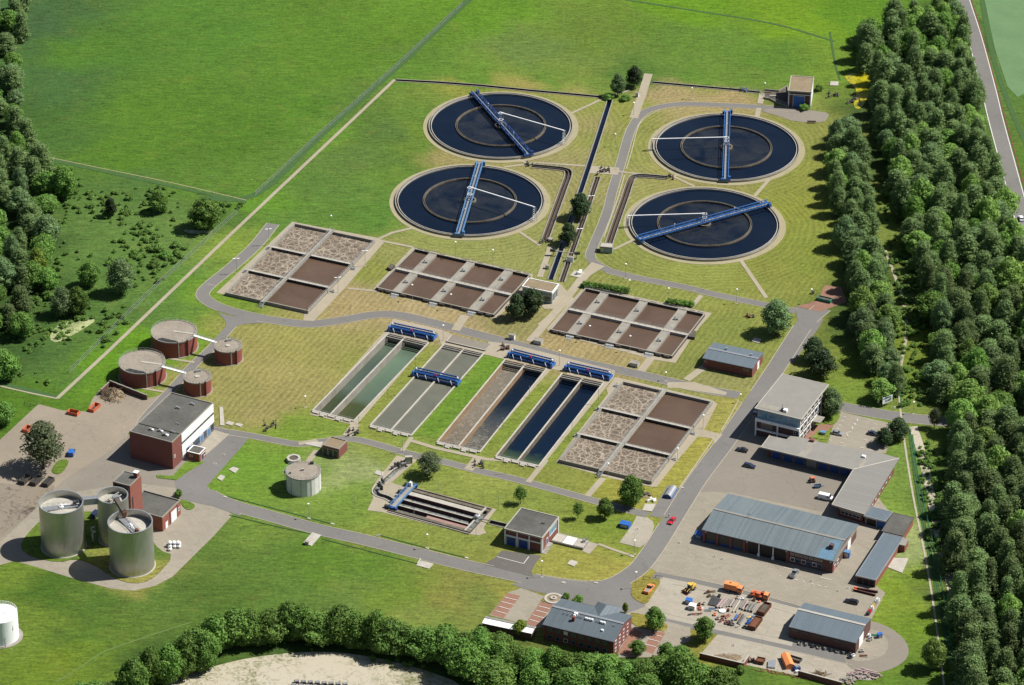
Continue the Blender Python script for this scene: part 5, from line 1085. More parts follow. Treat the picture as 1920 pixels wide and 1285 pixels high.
m = MB(); m.box(Zp(c, -.3, .2, h), (.9, .6, .8), .2); m.build('hatch', MT['concrete_light'], t); m = MB(); m.box(Zp(c, -rr * .75, -rr * .3, h), (.7, .5, .5)); m.build('roof_unit', MT['dark_metal'], t); m = MB(); m.box(Zp(c, rr * .45, rr * .75, h), (1.3, .8, .9)); m.build('roof_unit', MT['dark_metal'], t)
m = MB(); m.bar(Zp(c, -rr - .5, .6, 0), Zp(c, -rr - .5, .6, h + .6), .12, .6); m.box(Zp(c, -rr - .7, .6, h - .9), (1.1, 1.4, .12)); m.build('ladder', MT['rail'], t)
q = G(*u5(665, 640)); t = thing('manhole_shaft', 'octagonal concrete shaft head just behind the pale round tank', 'shaft', q); m = MB(); m.cyl((q.x, q.y), 2.6, 0, 1.3, 8, cap=False); m.ring(q, 1.7, 2.6, 1.2, 1.35, 8); m.build('rim', MT['concrete_light'], t); MB().disc(q, 1.75, 1.1, 8).build('cover', MT['concrete_dark'], t)
# ---- small brick hut south of the basins
r = Rect(u5(935, 462), u5(1058, 497), u5(993, 556), u5(875, 530), 3.9)
t, f, rt = flat('brick_hut', 'small brick hut with tan gravel roof behind the pale round tank', r, 3.9, 'brick', 'tan_roof', .3, 'concrete')
for k in range(3): f['front'].door(t, .3 + k * (r.lu - .4) / 3, (k + 1) * (r.lu - .4) / 3, 3.1, 'dark_metal', 'steel', 'gate')
# ---- sand trap building with blue gates
r = Rect(u8(1360, 562), u8(1690, 640), u8(1547, 826), u8(1217, 740), 6.3)
t, f, rt = flat('screen_house', 'flat-roofed brick building with white frame and two blue gates by the main road', r, 6.3, 'brick', 'gravel_roof', .2, 'concrete_light', .25)
F = f['front']; L0 = F.L
for k in range(4): F.panel(t, 'column', (L0 - .4) * k / 3, (L0 - .4) * k / 3 + .4, 0.06, 5.85, 'white', .3)
F.panel(t, 'lintel', .4, L0 - .4, 3.7, 4.1, 'white', .22)
for k in range(2): F.door(t, .8 + k * (L0 - .4) / 3, (L0 - .4) * (k + 1) / 3 - .4, 3.4, 'blue_deep', 'white', 'gate')
F = f['right']; F.panel(t, 'column', 0, .35, .06, 5.85, 'white', .25); F.panel(t, 'column', F.L - .4, F.L, .06, 5.85, 'white', .25); F.window(t, F.L * .45, F.L * .88, 2.8, 5.6, 'white', 'glass_blue', bars=3); F.door(t, F.L * .28, F.L * .28 + 1.2, 3.4, 'blue', z0=1.2)
for k in range(2): roof_box(rt, r.P(.74 + .05 * k, .42), 6.3, .4, .4, .4, 'dark_metal', r.a)
e = f['right']; m = MB()
for k in range(7): e.pan(m, e.L * .28 - 1.0 - .55 * k, e.L * .28 - .5 - .55 * k, 0, 1.2 - .16 * k, .1, 1.5)
m.build('outside_steps', MT['concrete_light'], t); e.pan(MB(), e.L * .28 - .5, e.L * .28 + 1.8, 0, 1.2, .1, 1.6).build('landing', MT['concrete'], t)
rr_ = Rect(v1(205, 682), v1(470, 752), v1(430, 825), v1(160, 745), .9); t = thing('covered_channel', 'white-lidded raised channel leaving the blue-door building to the right', 'channel', rr_.c)
MB().prism(rr_.mquad(0, rr_.lu, 0, rr_.lv), 0, .8).build('channel_wall', MT['concrete'], t)
for k in range(3): wallbox(MB(), rr_, rr_.lu * k / 3 + .15, rr_.lu * (k + 1) / 3 - .15, .3, rr_.lv - .3, .8, .95).build('lid', MT['white' if k == 1 else 'concrete_light'], t)
m = MB(); p = rr_.P(.9, .3, .9); m.box(p, (.9, .9, 1.1), .3); m.tube(p, p + Vector((1.6, .3, 1.8)), .12, 6); m.tube(p + Vector((1, -.6, 0)), p + Vector((1, -.6, 2.2)), .1, 6); m.rail([rr_.P(0, 0, .9), rr_.P(1, 0, .9)], 1, .03, 1.6); m.build('machinery', MT['steel'], t)
# ---- pump house between the reactor blocks
r = Rect(t8(1130, 468), t8(1356, 523), t8(1303, 581), t8(1093, 535), 5.2)
t, f, rt = flat('pump_house', 'pump house with tan roof and white front between the two brown tanks', r, 5.2, 'teal', 'tan_roof', .15, 'white', .2)
f['right'].window(t, .5, r.lv * .4, .5, 4.2, 'white', 'brick_pane' if False else 'glass', bars=1); f['right'].window(t, r.lv * .45, r.lv * .8, .5, 4.2, 'white', 'glass', bars=1); f['front'].window(t, r.lu * .66, r.lu - .6, .8, 3.2, 'white', 'glass')
f['front'].panel(t, 'brick_panel', r.lu * .1, r.lu * .6, .1, 2.6, 'brick')
# ---- pale green shed
r = Rect(u1(416, 212), u1(510, 222), u1(500, 252), u1(410, 245), 2.7)
t, f, rt = flat('pale_shed', 'small pale green shed beside the bend of the clarifier road', r, 2.7, 'teal', 'concrete_light', .08, 'concrete', .1, 'shed')
f['front'].door(t, .3, 1.3, 2.0, 'steel', 'steel')
# ---- far building with blue gate
r = Rect(w5(1100, 72), w5(1352, 92), w5(1336, 262), w5(1066, 244), 7.6)
t, f, rt = flat('blower_house', 'tall square building with tan roof and blue gate beyond the clarifiers', r, 7.6, 'brick_dark', 'tan_roof', .2, 'concrete_light', .15)
F = f['front']; F.door(t, F.L * .22, F.L * .72, 5.4, 'blue_sheet', 'white', 'gate'); F.panel(t, 'column', 0, .4, .06, 7.1, 'white', .2); F.panel(t, 'column', F.L - .4, F.L, .06, 7.1, 'white', .2); F.panel(t, 'lintel', .4, F.L - .4, 5.9, 6.2, 'white', .16)
f['right'].panel(t, 'white_wall', .1, f['right'].L - .1, .1, 7.1, 'white', .06)
# ---- long brick shed east of the reactor blocks
ANG = Rect(u1(1235, 940), u2(188, 1110), u1(1522, 1138), u1(1165, 1056), 4).a
MT['roof_blue'] = seamed('blue_grey_metal_roof', C(132, 146, 154), C(112, 126, 136), .6, ANG, .5, .15, .35)
MT['roof_seam'] = seamed('weathered_metal_roof', C(150, 162, 162), C(112, 126, 134), .85, ANG, .5, .15, .7)
MT['roof_slate'] = seamed('slate_grey_metal_roof', C(124, 136, 142), C(98, 110, 118), .7, ANG, .55, .1, .6)
MT['roof_grey'] = mat('grey_roof_sheet', C(172, 168, 158), C(158, 154, 145), .3, .6, fine=12)
MT['roof_grey_rows'] = seamed('grey_row_roof', C(168, 164, 156), C(150, 147, 140), 1.4, ANG + R(90), .6, .05, .3)
r = Rect(u1(1235, 940), u2(188, 1110), u1(1522, 1138), u1(1165, 1056), 4.0)
t, f, rt = gable('storage_shed', 'long brick shed with blue-grey roof below the brown tanks', r, 4.0, .9, 'brick', 'roof_blue', .3, 'steel')
f['front'].window(t, .5, 1.3, 2.4, 3.1, 'concrete_light'); f['front'].window(t, r.lu * .8, r.lu * .8 + 2, 2.2, 3.2, 'concrete_light'); f['right'].door(t, r.lv * .45, r.lv * .45 + 2, 3, 'white'); vent(rt, r.P(.33, .35), 4.6); vent(rt, r.P(.83, .4), 4.6)
# ---- office with large pitched slab roof
r = Rect((1465, 699.5), (1552, 721.3), (1504, 788.4), (1417.8, 765), 11.6)
t, f, rt = flat('office_building', 'three-storey office with large plain grey roof and white frame', r, 11.6, 'brick_dark', 'roof_grey', .05, 'concrete_light', .9)
F = f['front']; Lf = F.L
F.panel(t, 'upper_storey', .1, Lf - .1, 7.5, 11.0, 'glass_blue', .05)
for k in range(4): F.window(t, .3 + k * (Lf - .5) / 4, (k + 1) * (Lf - .5) / 4, 7.8, 10.8, 'steel', 'glass_blue')
F.panel(t, 'white_band', -.5, Lf + .3, 6.3, 7.4, 'white', .9); F.panel(t, 'white_band', -.5, Lf + .3, 2.6, 3.2, 'white', .7)
for x in (-.5, Lf * .48, Lf - .15): F.panel(t, 'column', x, x + .5, 0.05, 6.28, 'white', .72)
F.window(t, Lf * .1, Lf * .36, 3.8, 5.6, 'steel', 'glass'); F.window(t, Lf * .86, Lf * .92, 4, 5.2, 'white', 'glass')
F = f['right']; Lr = F.L
for z0, z1 in ((.3, 3.3), (3.9, 7.0), (7.6, 10.7)):
    for k in range(7):
        a = .3 + k * (Lr - .4) / 7; F.window(t, a, a + (Lr - .4) / 7 - .5, z0 + .9, z1, 'white', 'glass')
    F.panel(t, 'white_band', 0, Lr, z1, z1 + .4, 'white', .12)
for k in range(8): F.panel(t, 'column', k * (Lr - .3) / 7, k * (Lr - .3) / 7 + .3, 0.1, 11.1, 'white', .2)
m = MB(); F.pan(m, Lr * .5, Lr * .68, 3.0, 3.3, .1, 3.2); m.build('canopy', MT['concrete'], t)
p = r.P(.6, .9); roof_box(rt, p, 11.6, 1.4, 1.4, .9, 'white', r.a, 'roof_unit'); roof_box(rt, p - r.u * 1.2, 11.6, .9, .9, .9, 'dark_metal', r.a, 'roof_unit'); m = MB(); m.tube(Vector((p.x - 1.2, p.y, 12)), Vector((p.x - 1.2, p.y, 14.6)), .08, 6); m.build('antenna', MT['dark_metal'], rt)
wallbox(MB(), r, .4, r.lu * .52, r.lv * .84, r.lv * .95, 11.58, 11.62).build('roof_walkway', MT['concrete'], rt)
# ---- L-shaped garage range
HG = 4.8
P1 = tp(v2, (290, 628), (435, 660), (468, 632), (545, 640), (700, 680), (1250, 780), (1405, 825), (1010, 920), (215, 728), h=HG); P2 = tp(v2, (1010, 920), (1405, 825), h=HG) + tp(v3, (1310, 325), (1075, 255), h=HG)
t = thing('garage_range', 'L-shaped range with wide flat grey roof and blue garage doors under its edge', 'building', (P1[0] + P1[7]) / 2 - Vector((0, 0, HG)))
o = MB().prism(P1, HG - .35, HG, True).build('roof', MT['roof_grey'], t); MB().prism(P2, HG - .33, HG + .02, True).build('roof', MT['roof_grey_rows'], t)
def edge_trim(pts, idx, par, z, wd=.25, ht=.5, mt='white'):
    m = MB()
    for i in idx:
        a, b = pts[i], pts[(i + 1) % len(pts)]; m.bar(Vector((a.x, a.y, z)), Vector((b.x, b.y, z)), wd, ht)
    return m.build('fascia', MT[mt], par)
edge_trim(P1, (7, 8), o, HG - .12, mt='concrete_light'); edge_trim(P2, (3, 2), o, HG - .12, mt='concrete_light'); m = MB(); m.bar(P1[7] + Vector((0, 0, .08)), P1[6] + Vector((0, 0, .08)), .6, .12); m.build('ridge_cap', MT['concrete_light'], o)
n1 = (P1[8] - P1[7]).normalized(); nb = Vector((-n1.y, n1.x, 0)); nb = nb if nb.y > 0 else -nb
wf = [P1[8] - n1 * 2 + nb * 2.2, P1[7] + n1 * (-1.8) + nb * 2.2]; wb = [P1[0] - n1 * 1.5 - nb * .8, P1[6] + n1 * 3 - nb * .8]
MB().prism([Vector((p.x, p.y, 0)) for p in (wf[0], wf[1], wb[1], wb[0])], 0, HG - .37).build('wall', MT['brick_dark'], t)
F = Face(wf[0], wf[1], -nb)
for k in range(7):
    a = 1.5 + k * (F.L - 4) / 7; F.door(t, a, a + (F.L - 4) / 7 - .8, 3.6, 'blue_deep' if k != 3 else 'concrete', 'concrete', 'garage_door')  # door blue darkened to stand for the deep shade under the roof
n2 = (P2[3] - P2[0]).normalized(); sd2 = Vector((-n2.y, n2.x, 0)); sd2 = sd2 if sd2.x > 0 else -sd2
a_, b_, c_, d_ = P2[0] + sd2 * 2 + n2 * 4, P2[3] + sd2 * 2 - n2 * 1.5, P2[2] - sd2 * 1.0 - n2 * 1.5, P2[1] - sd2 * .8 + n2 * 3
MB().prism([Vector((p.x, p.y, 0)) for p in (a_, b_, c_, d_)], 0, HG - .36).build('wall', MT['brick'], t)
F = Face(b_, c_, n2); F.panel(t, 'white_band', .3, F.L - .3, 2.7, 3.9, 'concrete_light', .08); F.window(t, 1, F.L - 1, 1.2, 2.4, 'white', 'glass', bars=4)
F = Face(c_, d_, sd2)
for k in range(8): F.window(t, 2 + k * (F.L - 4) / 8, 2 + k * (F.L - 4) / 8 + 1.6, 1.3, 3.2, 'white', 'glass')
for px, s in ((v2(655, 678), 1.2), (v2(1100, 815), 1.0), (v2(640, 655), .6)):
    p = G(*px, HG); roof_box(o, p, HG, 1.3 * s, 1.0 * s, .7 * s, 'brick' if s > 1.1 else 'white' if s > .9 else 'dark_metal', ANG)
for (a, b, c, d) in (((530, 800), (595, 815), (700, 690), (640, 672)), ((1045, 895), (1080, 905), (1125, 845), (1095, 835))):
    MB().prism(tp(v2, a, b, c, d, h=HG), HG + .0, HG + .05).build('roof_walkway', MT['concrete'], o)
# ---- workshop hall
r = Rect(v3(327, 170), v3(1265, 402), v3(1090, 665), v3(140, 435), 5.3)
t, f, rt = gable('workshop_hall', 'long workshop hall with weathered blue-grey ribbed roof in the main yard', r, 5.3, 2.0, 'brick_dark', 'roof_seam', .5, 'roof_grey', shift=.56)
F = f['front']; Lf = F.L
for k in range(3):
    a = .9 + k * Lf * .104; F.door(t, a, a + Lf * .08, 4.4, 'concrete_dark', 'dark_metal', 'roller_door', handle=False); F.panel(t, 'door_strip', a, a + Lf * .08, .3, 1.2, 'blue_deep', .08)
for k in range(4): F.panel(t, 'pillar', k * Lf * .104 + (0 if k else -.05), k * Lf * .104 + .75, .06, 5.0, 'brick', .5)
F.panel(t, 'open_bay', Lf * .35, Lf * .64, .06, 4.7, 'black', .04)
for q in (.435, .545):
    p = F.a + F.d * Lf * q + F.n * .35; m = MB(); m.tube(p, p + Vector((0, 0, 5)), .2, 8); m.build('post', MT['white'], t); MB().box(p, (.8, .8, 1.1), r.a).build('post_guard', MT['white'], t)
F.panel(t, 'pillar', Lf * .645, Lf * .665, .06, 5, 'brick', .3)
for k in range(7): F.window(t, Lf * .675 + k * Lf * .036, Lf * .675 + k * Lf * .036 + 1.3, 3.5, 4.4, 'steel', 'glass')
for k in range(6): F.window(t, Lf * .675 + k * Lf * .042, Lf * .675 + k * Lf * .042 + 1.6, 1.0, 2.6, 'white' if k % 2 == 0 else 'blue_light', 'glass')
F = f['right']; F.panel(t, 'gable_cladding', .2, F.L - .2, 3.2, 5.0, 'concrete', .05); F.door(t, 1.5, 2.7, 2.2, 'red'); F.window(t, 4, 6, 1, 2.6); F.door(t, F.L * .62, F.L * .62 + 3.2, 3.6, 'white', name='gate')
p = r.P(.935, .76); roof_box(rt, p, 6.0, 1.5, 1.5, 1.9, 'brick_dark', r.a, 'chimney')
MT['blue_stain'] = mat('repainted_blue_roof', C(126, 166, 190), C(110, 146, 170), .6, .5)
def on_slope(i, j): return r.P(i, j, 5.3 + 2.0 * min(1, (1 - j) / .44 if j > .56 else j / .56) + .03)
for (i0, i1, j0, j1) in ((.87, .985, .80, .99), (.90, .985, .62, .78), (.94, .985, .575, .61)):
    MB().poly([on_slope(i0, j0), on_slope(i0, j1), on_slope(i1, j1), on_slope(i1 - .01, j0)]).build('repainted_patch', MT['blue_stain'], rt)
m = MB(); p = r.P(.27, .56, 7.3); m.tube(p, p + Vector((0, 0, 1.6)), .06, 6); m.bar(p + Vector((-.5, 0, 1.2)), p + Vector((.5, 0, 1.2)), .1, .1); m.build('antenna', MT['dark_metal'], rt)
for q in (.02, .34, .645, .985):
    p = f['front'].a + f['front'].d * Lf * q + f['front'].n * .3; MB().ball(p + Vector((0, 0, 4.6)), .28, 8).build('wall_lamp', MT['white'], t)
# ---- linked sheds along the right fence
def shed4(name, lab, px, h, wall, roof, t_=v3, fascia='steel', over=.3):
    r = Rect(*[t_(*p) for p in px], h); return flat(name, lab, r, h, wall, roof, .05, fascia, over, 'shed') + (r,)
t, f, rt, r = shed4('link_shed', 'short blue-grey roofed link between the L-shaped range and the dark shed', [(1357, 268), (1507, 305), (1466, 382), (1300, 330)], 3.4, 'brick_dark', 'roof_blue')
f['front'].door(t, .8, r.lu * .55, 2.7, 'black'); f['front'].panel(t, 'blue_panel', r.lu * .6, r.lu - .4, .1, 2.8, 'blue_sheet')
t, f, rt, r = shed4('dark_roof_shed', 'flat brick shed with dark felt roof at the right edge of the yard', [(1507, 305), (1662, 350), (1590, 482), (1440, 448)], 3.4, 'brick_orange', 'gravel_roof', fascia='concrete_dark')
t, f, rt, r = shed4('long_shed', 'long narrow red-walled shed with blue-grey roof along the right lawn', [(1440, 452), (1580, 490), (1402, 802), (1250, 765)], 3.3, 'brick_orange', 'roof_blue')
for k in range(3): f['front'].door(t, .5 + k * (r.lu - .8) / 3, (k + 1) * (r.lu - .8) / 3, 2.6, 'black', 'red' if False else 'dark_metal', 'gate', handle=False)
t, f, rt, r = shed4('red_annex', 'tiny red shed attached to the lawn side of the long shed', [(1578, 490), (1627, 503), (1603, 552), (1550, 540)], 2.9, 'brick_orange', 'concrete', fascia='concrete', over=.1)
# ---- storage hall by the turning loop
r = Rect(v5(1030, 268), v5(1510, 385), v5(1405, 565), v5(920, 440), 4.4)
t, f, rt = gable('storage_hall', 'plain dark hall with smooth blue-grey roof by the turning loop', r, 4.4, 1.5, 'hall_wall' if 'hall_wall' in MT else 'brick_dark', 'roof_blue', .15, 'concrete_light', shift=.42)
f['right'].door(t, f['right'].L * .22, f['right'].L * .5, 4.0, 'white', name='gate')
for k in range(6): f['front'].window(t, 1 + k * (r.lu - 2) / 6, 1 + k * (r.lu - 2) / 6 + 2.2, 2.9, 3.7, 'dark_metal', 'glass')
# ---- two-storey administration building
r = Rect(v4(830, 296), v4(1470, 455), v4(1305, 695), v4(664, 530), 6.2)
t, f, rt = gable('administration_building', 'two-storey brick building with slate-grey roof and hipped dormer above the hedge', r, 6.2, 2.1, 'brick', 'roof_slate', .35, 'steel')
F = f['front']
for z in (1.0, 4.0):
    for k in range(8):
        a = 1.5 + k * (F.L - 2.5) / 8; F.window(t, a, a + 1.5, z, z + 1.4, 'blue_light' if k != 2 else 'white', 'glass' if k != 2 or z < 2 else 'white')
F = f['right']
for z in (1.0, 3.9):
    for k in range(4): F.window(t, 1.2 + k * (F.L - 2) / 4, 1.2 + k * (F.L - 2) / 4 + 1.2, z, z + 1.5, 'white', 'glass')
vents_ = [(.2, .36), (.26, .36), (.31, .38), (.345, .385), (.39, .41), (.42, .41), (.45, .41), (.51, .42), (.55, .425), (.59, .43), (.66, .44), (.69, .44), (.72, .45), (.76, .46), (.9, .48)]
for k, (i, j) in enumerate(vents_):
    p = r.P(i, .5 + .12); zz = 6.2 + 2.1 * (1 - .62) / .5
    if k in (3, 7, 8, 9, 12, 13): roof_box(rt, p, zz, .7, .6, .7, 'white', r.a, 'dormer_vent')
    else: vent(rt, p, zz - .1, .12, .6)
p = r.P(.36, .72); roof_box(rt, p, 6.9, .9, .9, 2.0, 'brick', r.a, 'chimney'); p = r.P(.35, .56); roof_box(rt, p, 7.9, 1.2, .9, .8, 'white', r.a, 'roof_unit'); p = r.P(.78, .8); roof_box(rt, p, 6.8, .8, .7, .7, 'white', r.a, 'roof_unit')
q = [r.P(i, j, 0) for i, j in ((.49, -.13), (.49, .12), (.78, .12), (.78, -.13))]; m = MB(); m.prism(q, 0, 6.2); m.build('porch_wall', MT['brick'], t)
q = [r.P(i, j, 6.2) for i, j in ((.46, -.18), (.46, .3), (.81, .3), (.81, -.18))]; apx = r.P(.635, .02, 8.2); apr = r.P(.635, .42, 8.1); m = MB(); m.poly([q[3], q[0], apx]); m.poly([q[0], q[1], apr, apx]); m.poly([q[2], q[3], apx, apr]); m.build('porch_roof', MT['roof_slate'], t)
# ---- carport behind the hedge
r = Rect(v4(158, 452), v4(590, 560), v4(560, 630), v4(125, 508), 3.0)
t, f, rt = gable('carport', 'low carport with bright white roof between parking bays and hedge', r, 3.0, .5, 'brick_dark', 'white', .2, 'roof_grey', shift=.3, cat='carport')
# ---- half-round blue and silver store
r = Rect(v1(1165, 300), v1(1245, 318), v1(1185, 395), v1(1112, 385), 0); t = thing('round_top_store', 'half-round silver store with dark blue ends beside the main road', 'store', r.c, 0)
m = MB(); n = 12; b = len(m.v); hw = r.lu * .45
Pf = [r.M(r.lu / 2 - math.cos(math.pi * k / n) * hw, r.lv, .5 + math.sin(math.pi * k / n) * hw * .85) for k in range(n + 1)]; Pb = [r.M(r.lu / 2 - math.cos(math.pi * k / n) * hw, 0, .5 + math.sin(math.pi * k / n) * hw * .85) for k in range(n + 1)]
for k in range(n): m.poly([Pf[k], Pf[k + 1], Pb[k + 1], Pb[k]])
m.build('shell', MT['steel'], t, True); m = MB(); m.poly(Pf + [r.M(r.lu / 2 + hw, r.lv, 0), r.M(r.lu / 2 - hw, r.lv, 0)]); m.build('end_wall', MT['blue_deep'], t); MB().poly((Pb + [r.M(r.lu / 2 + hw, 0, 0), r.M(r.lu / 2 - hw, 0, 0)])[::-1]).build('end_wall', MT['blue_deep'], t)
m = MB(); wallbox(m, r, r.lu / 2 - hw - .1, r.lu / 2 - hw + .1, 0, r.lv, 0, .55); wallbox(m, r, r.lu / 2 + hw - .1, r.lu / 2 + hw + .1, 0, r.lv, 0, .55); m.build('sill', MT['blue_sheet'], t)
# ---- yard walls
def wall(lab, pts, h, mt='brick', cap='concrete_light', steps=0):
    t = thing('yard_wall', lab, 'wall', pts[0]); m = MB(); k_ = MB()
    for i, (a, b) in enumerate(zip(pts[:-1], pts[1:])):
        n = steps or 1
        for j in range(n):
            p, q = a.lerp(b, j / n), a.lerp(b, (j + 1) / n); hh = h * (1 - .2 * j / n) if steps else h
            m.bar(p + Vector((0, 0, hh / 2)), q + Vector((0, 0, hh / 2)), .4, hh); k_.bar(p + Vector((0, 0, hh + .06)), q + Vector((0, 0, hh + .06)), .5, .12)
    m.build('wall', MT[mt], t); k_.build('coping', MT[cap], t)
wall('stepped brick wall behind the debris heap in the left yard', tp(u3, (740, 628), (802, 562), (1075, 662)), 2.4, 'brick_dark', 'concrete', 5)
wall('red wall of the left storage bay at the bottom edge of the yard', tp(v5, (275, 668), (588, 742), (632, 680)), 2.0)
wall('red wall of the right storage bay above the hedge', tp(v5, (985, 795), (1300, 880)), 2.0)
# ================================================================ vehicles (built nose toward +x, then turned)
def place(fn, name, lab, cat, px, heading, **k):
    p = G(*px); t = thing(name, lab, cat, p, heading, k.pop('group', None)); fn(t, **k); return t
def extr(m, prof, y0, y1, M_, inset=0.0):          # side profile (x,z) extruded across the car, top drawn in by inset
    zs = [p[1] for p in prof]; z0, z1 = min(zs), max(zs); n = len(prof); b = len(m.v)
    for y, s in ((y0, 1), (y1, -1)):
        for x, z in prof:
            f = (z - z0) / max(.01, z1 - z0); m.v.append(tuple(M_ @ Vector((x, y + s * inset * f, z))))
    m.f += [(b + i, b + (i + 1) % n, b + n + (i + 1) % n, b + n + i) for i in range(n)] + [tuple(b + n - 1 - i for i in range(n)), tuple(b + n + i for i in range(n))]
def wheels(t, M_, xs, w, r_=.33, wd=.22):
    for x in xs:
        for s in (-1, 1):
            a, b = M_ @ Vector((x, s * (w / 2 - wd), r_)), M_ @ Vector((x, s * (w / 2 + .02), r_)); o = MB().tube(a, b, r_, 14).build('wheel', MT['rubber'], t); MB().tube(a.lerp(b, .9), b + (b - a) * .08, r_ * .55, 10).build('rim', MT['steel'], o)
def lights(t, M_, xf, xr, w, z=.65):
    for s in (-1, 1):
        m = MB(); c = M_ @ Vector((xf, s * (w / 2 - .28), z)); m.box(c - Vector((0, 0, .08)), (.08, .34, .16), t.rotation_euler.z); m.build('headlight', MT['headlight'], t)
        m = MB(); c = M_ @ Vector((xr, s * (w / 2 - .22), z + .08)); m.box(c - Vector((0, 0, .08)), (.08, .24, .2), t.rotation_euler.z); m.build('taillight', MT['taillight'], t)
def car(t, paint, L_=4.3, W_=1.75, H_=1.45, est=False):
    M_ = abs_frame(t); h = L_ / 2; b = MB(); extr(b, [(-h, .3), (h - .15, .28), (h, .5), (h - .05, .72), (h * .42, .9), (-h + .1, .92), (-h - .02, .6)], -W_ / 2, W_ / 2, M_, .1); b.build('body', MT[paint], t)
    xr = -h + (.12 if est else .45); c = MB(); extr(c, [(xr, .9), (h * .45, .9), (h * .12, H_ - .06), (xr + (.2 if est else .55), H_ - .06)], -W_ / 2 + .06, W_ / 2 - .06, M_, .17); c.build('windows', MT['glass'], t)
    r_ = MB(); extr(r_, [(xr + (.24 if est else .6), H_ - .07), (h * .10, H_ - .07), (h * .06, H_), (xr + (.32 if est else .7), H_)], -W_ / 2 + .2, W_ / 2 - .2, M_, .06); r_.build('roof', MT[paint], t)
    for x in (h * .12, -h * .22):
        p = MB(); [p.bar(M_ @ Vector((x, s * (W_ / 2 - .1), .92)), M_ @ Vector((x, s * (W_ / 2 - .24), H_ - .05)), .1, .06) for s in (-1, 1)]; p.build('pillar', MT[paint], t)
    wheels(t, M_, (h * .62, -h * .62), W_); lights(t, M_, h - .03, -h, W_)
    for s in (-1, 1): MB().box(M_ @ Vector((h * .28, s * (W_ / 2 + .06), .9)), (.12, .2, .14), t.rotation_euler.z).build('mirror', MT[paint], t)
def van(t, paint, L_=5.2, W_=1.95, H_=2.1):
    M_ = abs_frame(t); h = L_ / 2; b = MB(); extr(b, [(-h, .3), (h - .1, .3), (h, .7), (h - .1, 1.05), (h - .75, 1.25), (h - 1.35, H_ - .05), (h - 1.6, H_), (-h + .05, H_)], -W_ / 2, W_ / 2, M_, .1); b.build('body', MT[paint], t)
    c = MB(); extr(c, [(h - 1.30, H_ - .12), (h - .74, 1.3), (h - .70, 1.32), (h - 1.25, H_ - .06)], -W_ / 2 + .14, W_ / 2 - .14, M_, 0); c.build('windscreen', MT['glass'], t)
    for s in (-1, 1): 
        c = MB(); extr(c, [(h - 1.95, 1.25), (h - 1.0, 1.25), (h - 1.4, 1.85), (h - 1.95, 1.85)], s * (W_ / 2 + .01) - .05, s * (W_ / 2 + .01) + .02, M_); c.build('side_window', MT['glass'], t)
        MB().box(M_ @ Vector((h - .95, s * (W_ / 2 + .12), 1.25)), (.12, .22, .3), t.rotation_euler.z).build('mirror', MT['black'], t)
    wheels(t, M_, (h * .62, -h * .55), W_, .35); lights(t, M_, h - .02, -h, W_, .8)
def pickup(t, paint, L_=5.2, W_=1.85, bed='dark_metal', H_=1.75):
    M_ = abs_frame(t); h = L_ / 2; b = MB(); extr(b, [(-h, .45), (h - .1, .4), (h, .7), (h - .1, 1.0), (-h, 1.0)], -W_ / 2, W_ / 2, M_, .05); b.build('body', MT[paint], t)
    c = MB(); extr(c, [(-.15, 1.0), (h * .55, 1.0), (h * .32, H_ - .08), (.0, H_ - .08)], -W_ / 2 + .08, W_ / 2 - .08, M_, .14); c.build('windows', MT['glass'], t)
    r_ = MB(); extr(r_, [(.0, H_ - .08), (h * .30, H_ - .08), (h * .26, H_), (.06, H_)], -W_ / 2 + .2, W_ / 2 - .2, M_, .04); r_.build('roof', MT[paint], t)
    m = MB(); m.box(M_ @ Vector((-h / 2 - .12, 0, 1.0)), (h - .45, W_ - .35, .06), t.rotation_euler.z); m.build('bed_floor', MT[bed], t)
    for s in (-1, 1): MB().box(M_ @ Vector((-h / 2 - .1, s * (W_ / 2 - .08), 1.0)), (h - .2, .12, .3), t.rotation_euler.z).build('bed_side', MT[paint], t)
    MB().box(M_ @ Vector((-h + .06, 0, 1.0)), (.1, W_ - .3, .3), t.rotation_euler.z).build('tailgate', MT[paint], t)
    wheels(t, M_, (h * .62, -h * .6), W_, .38); lights(t, M_, h - .02, -h, W_, .8)
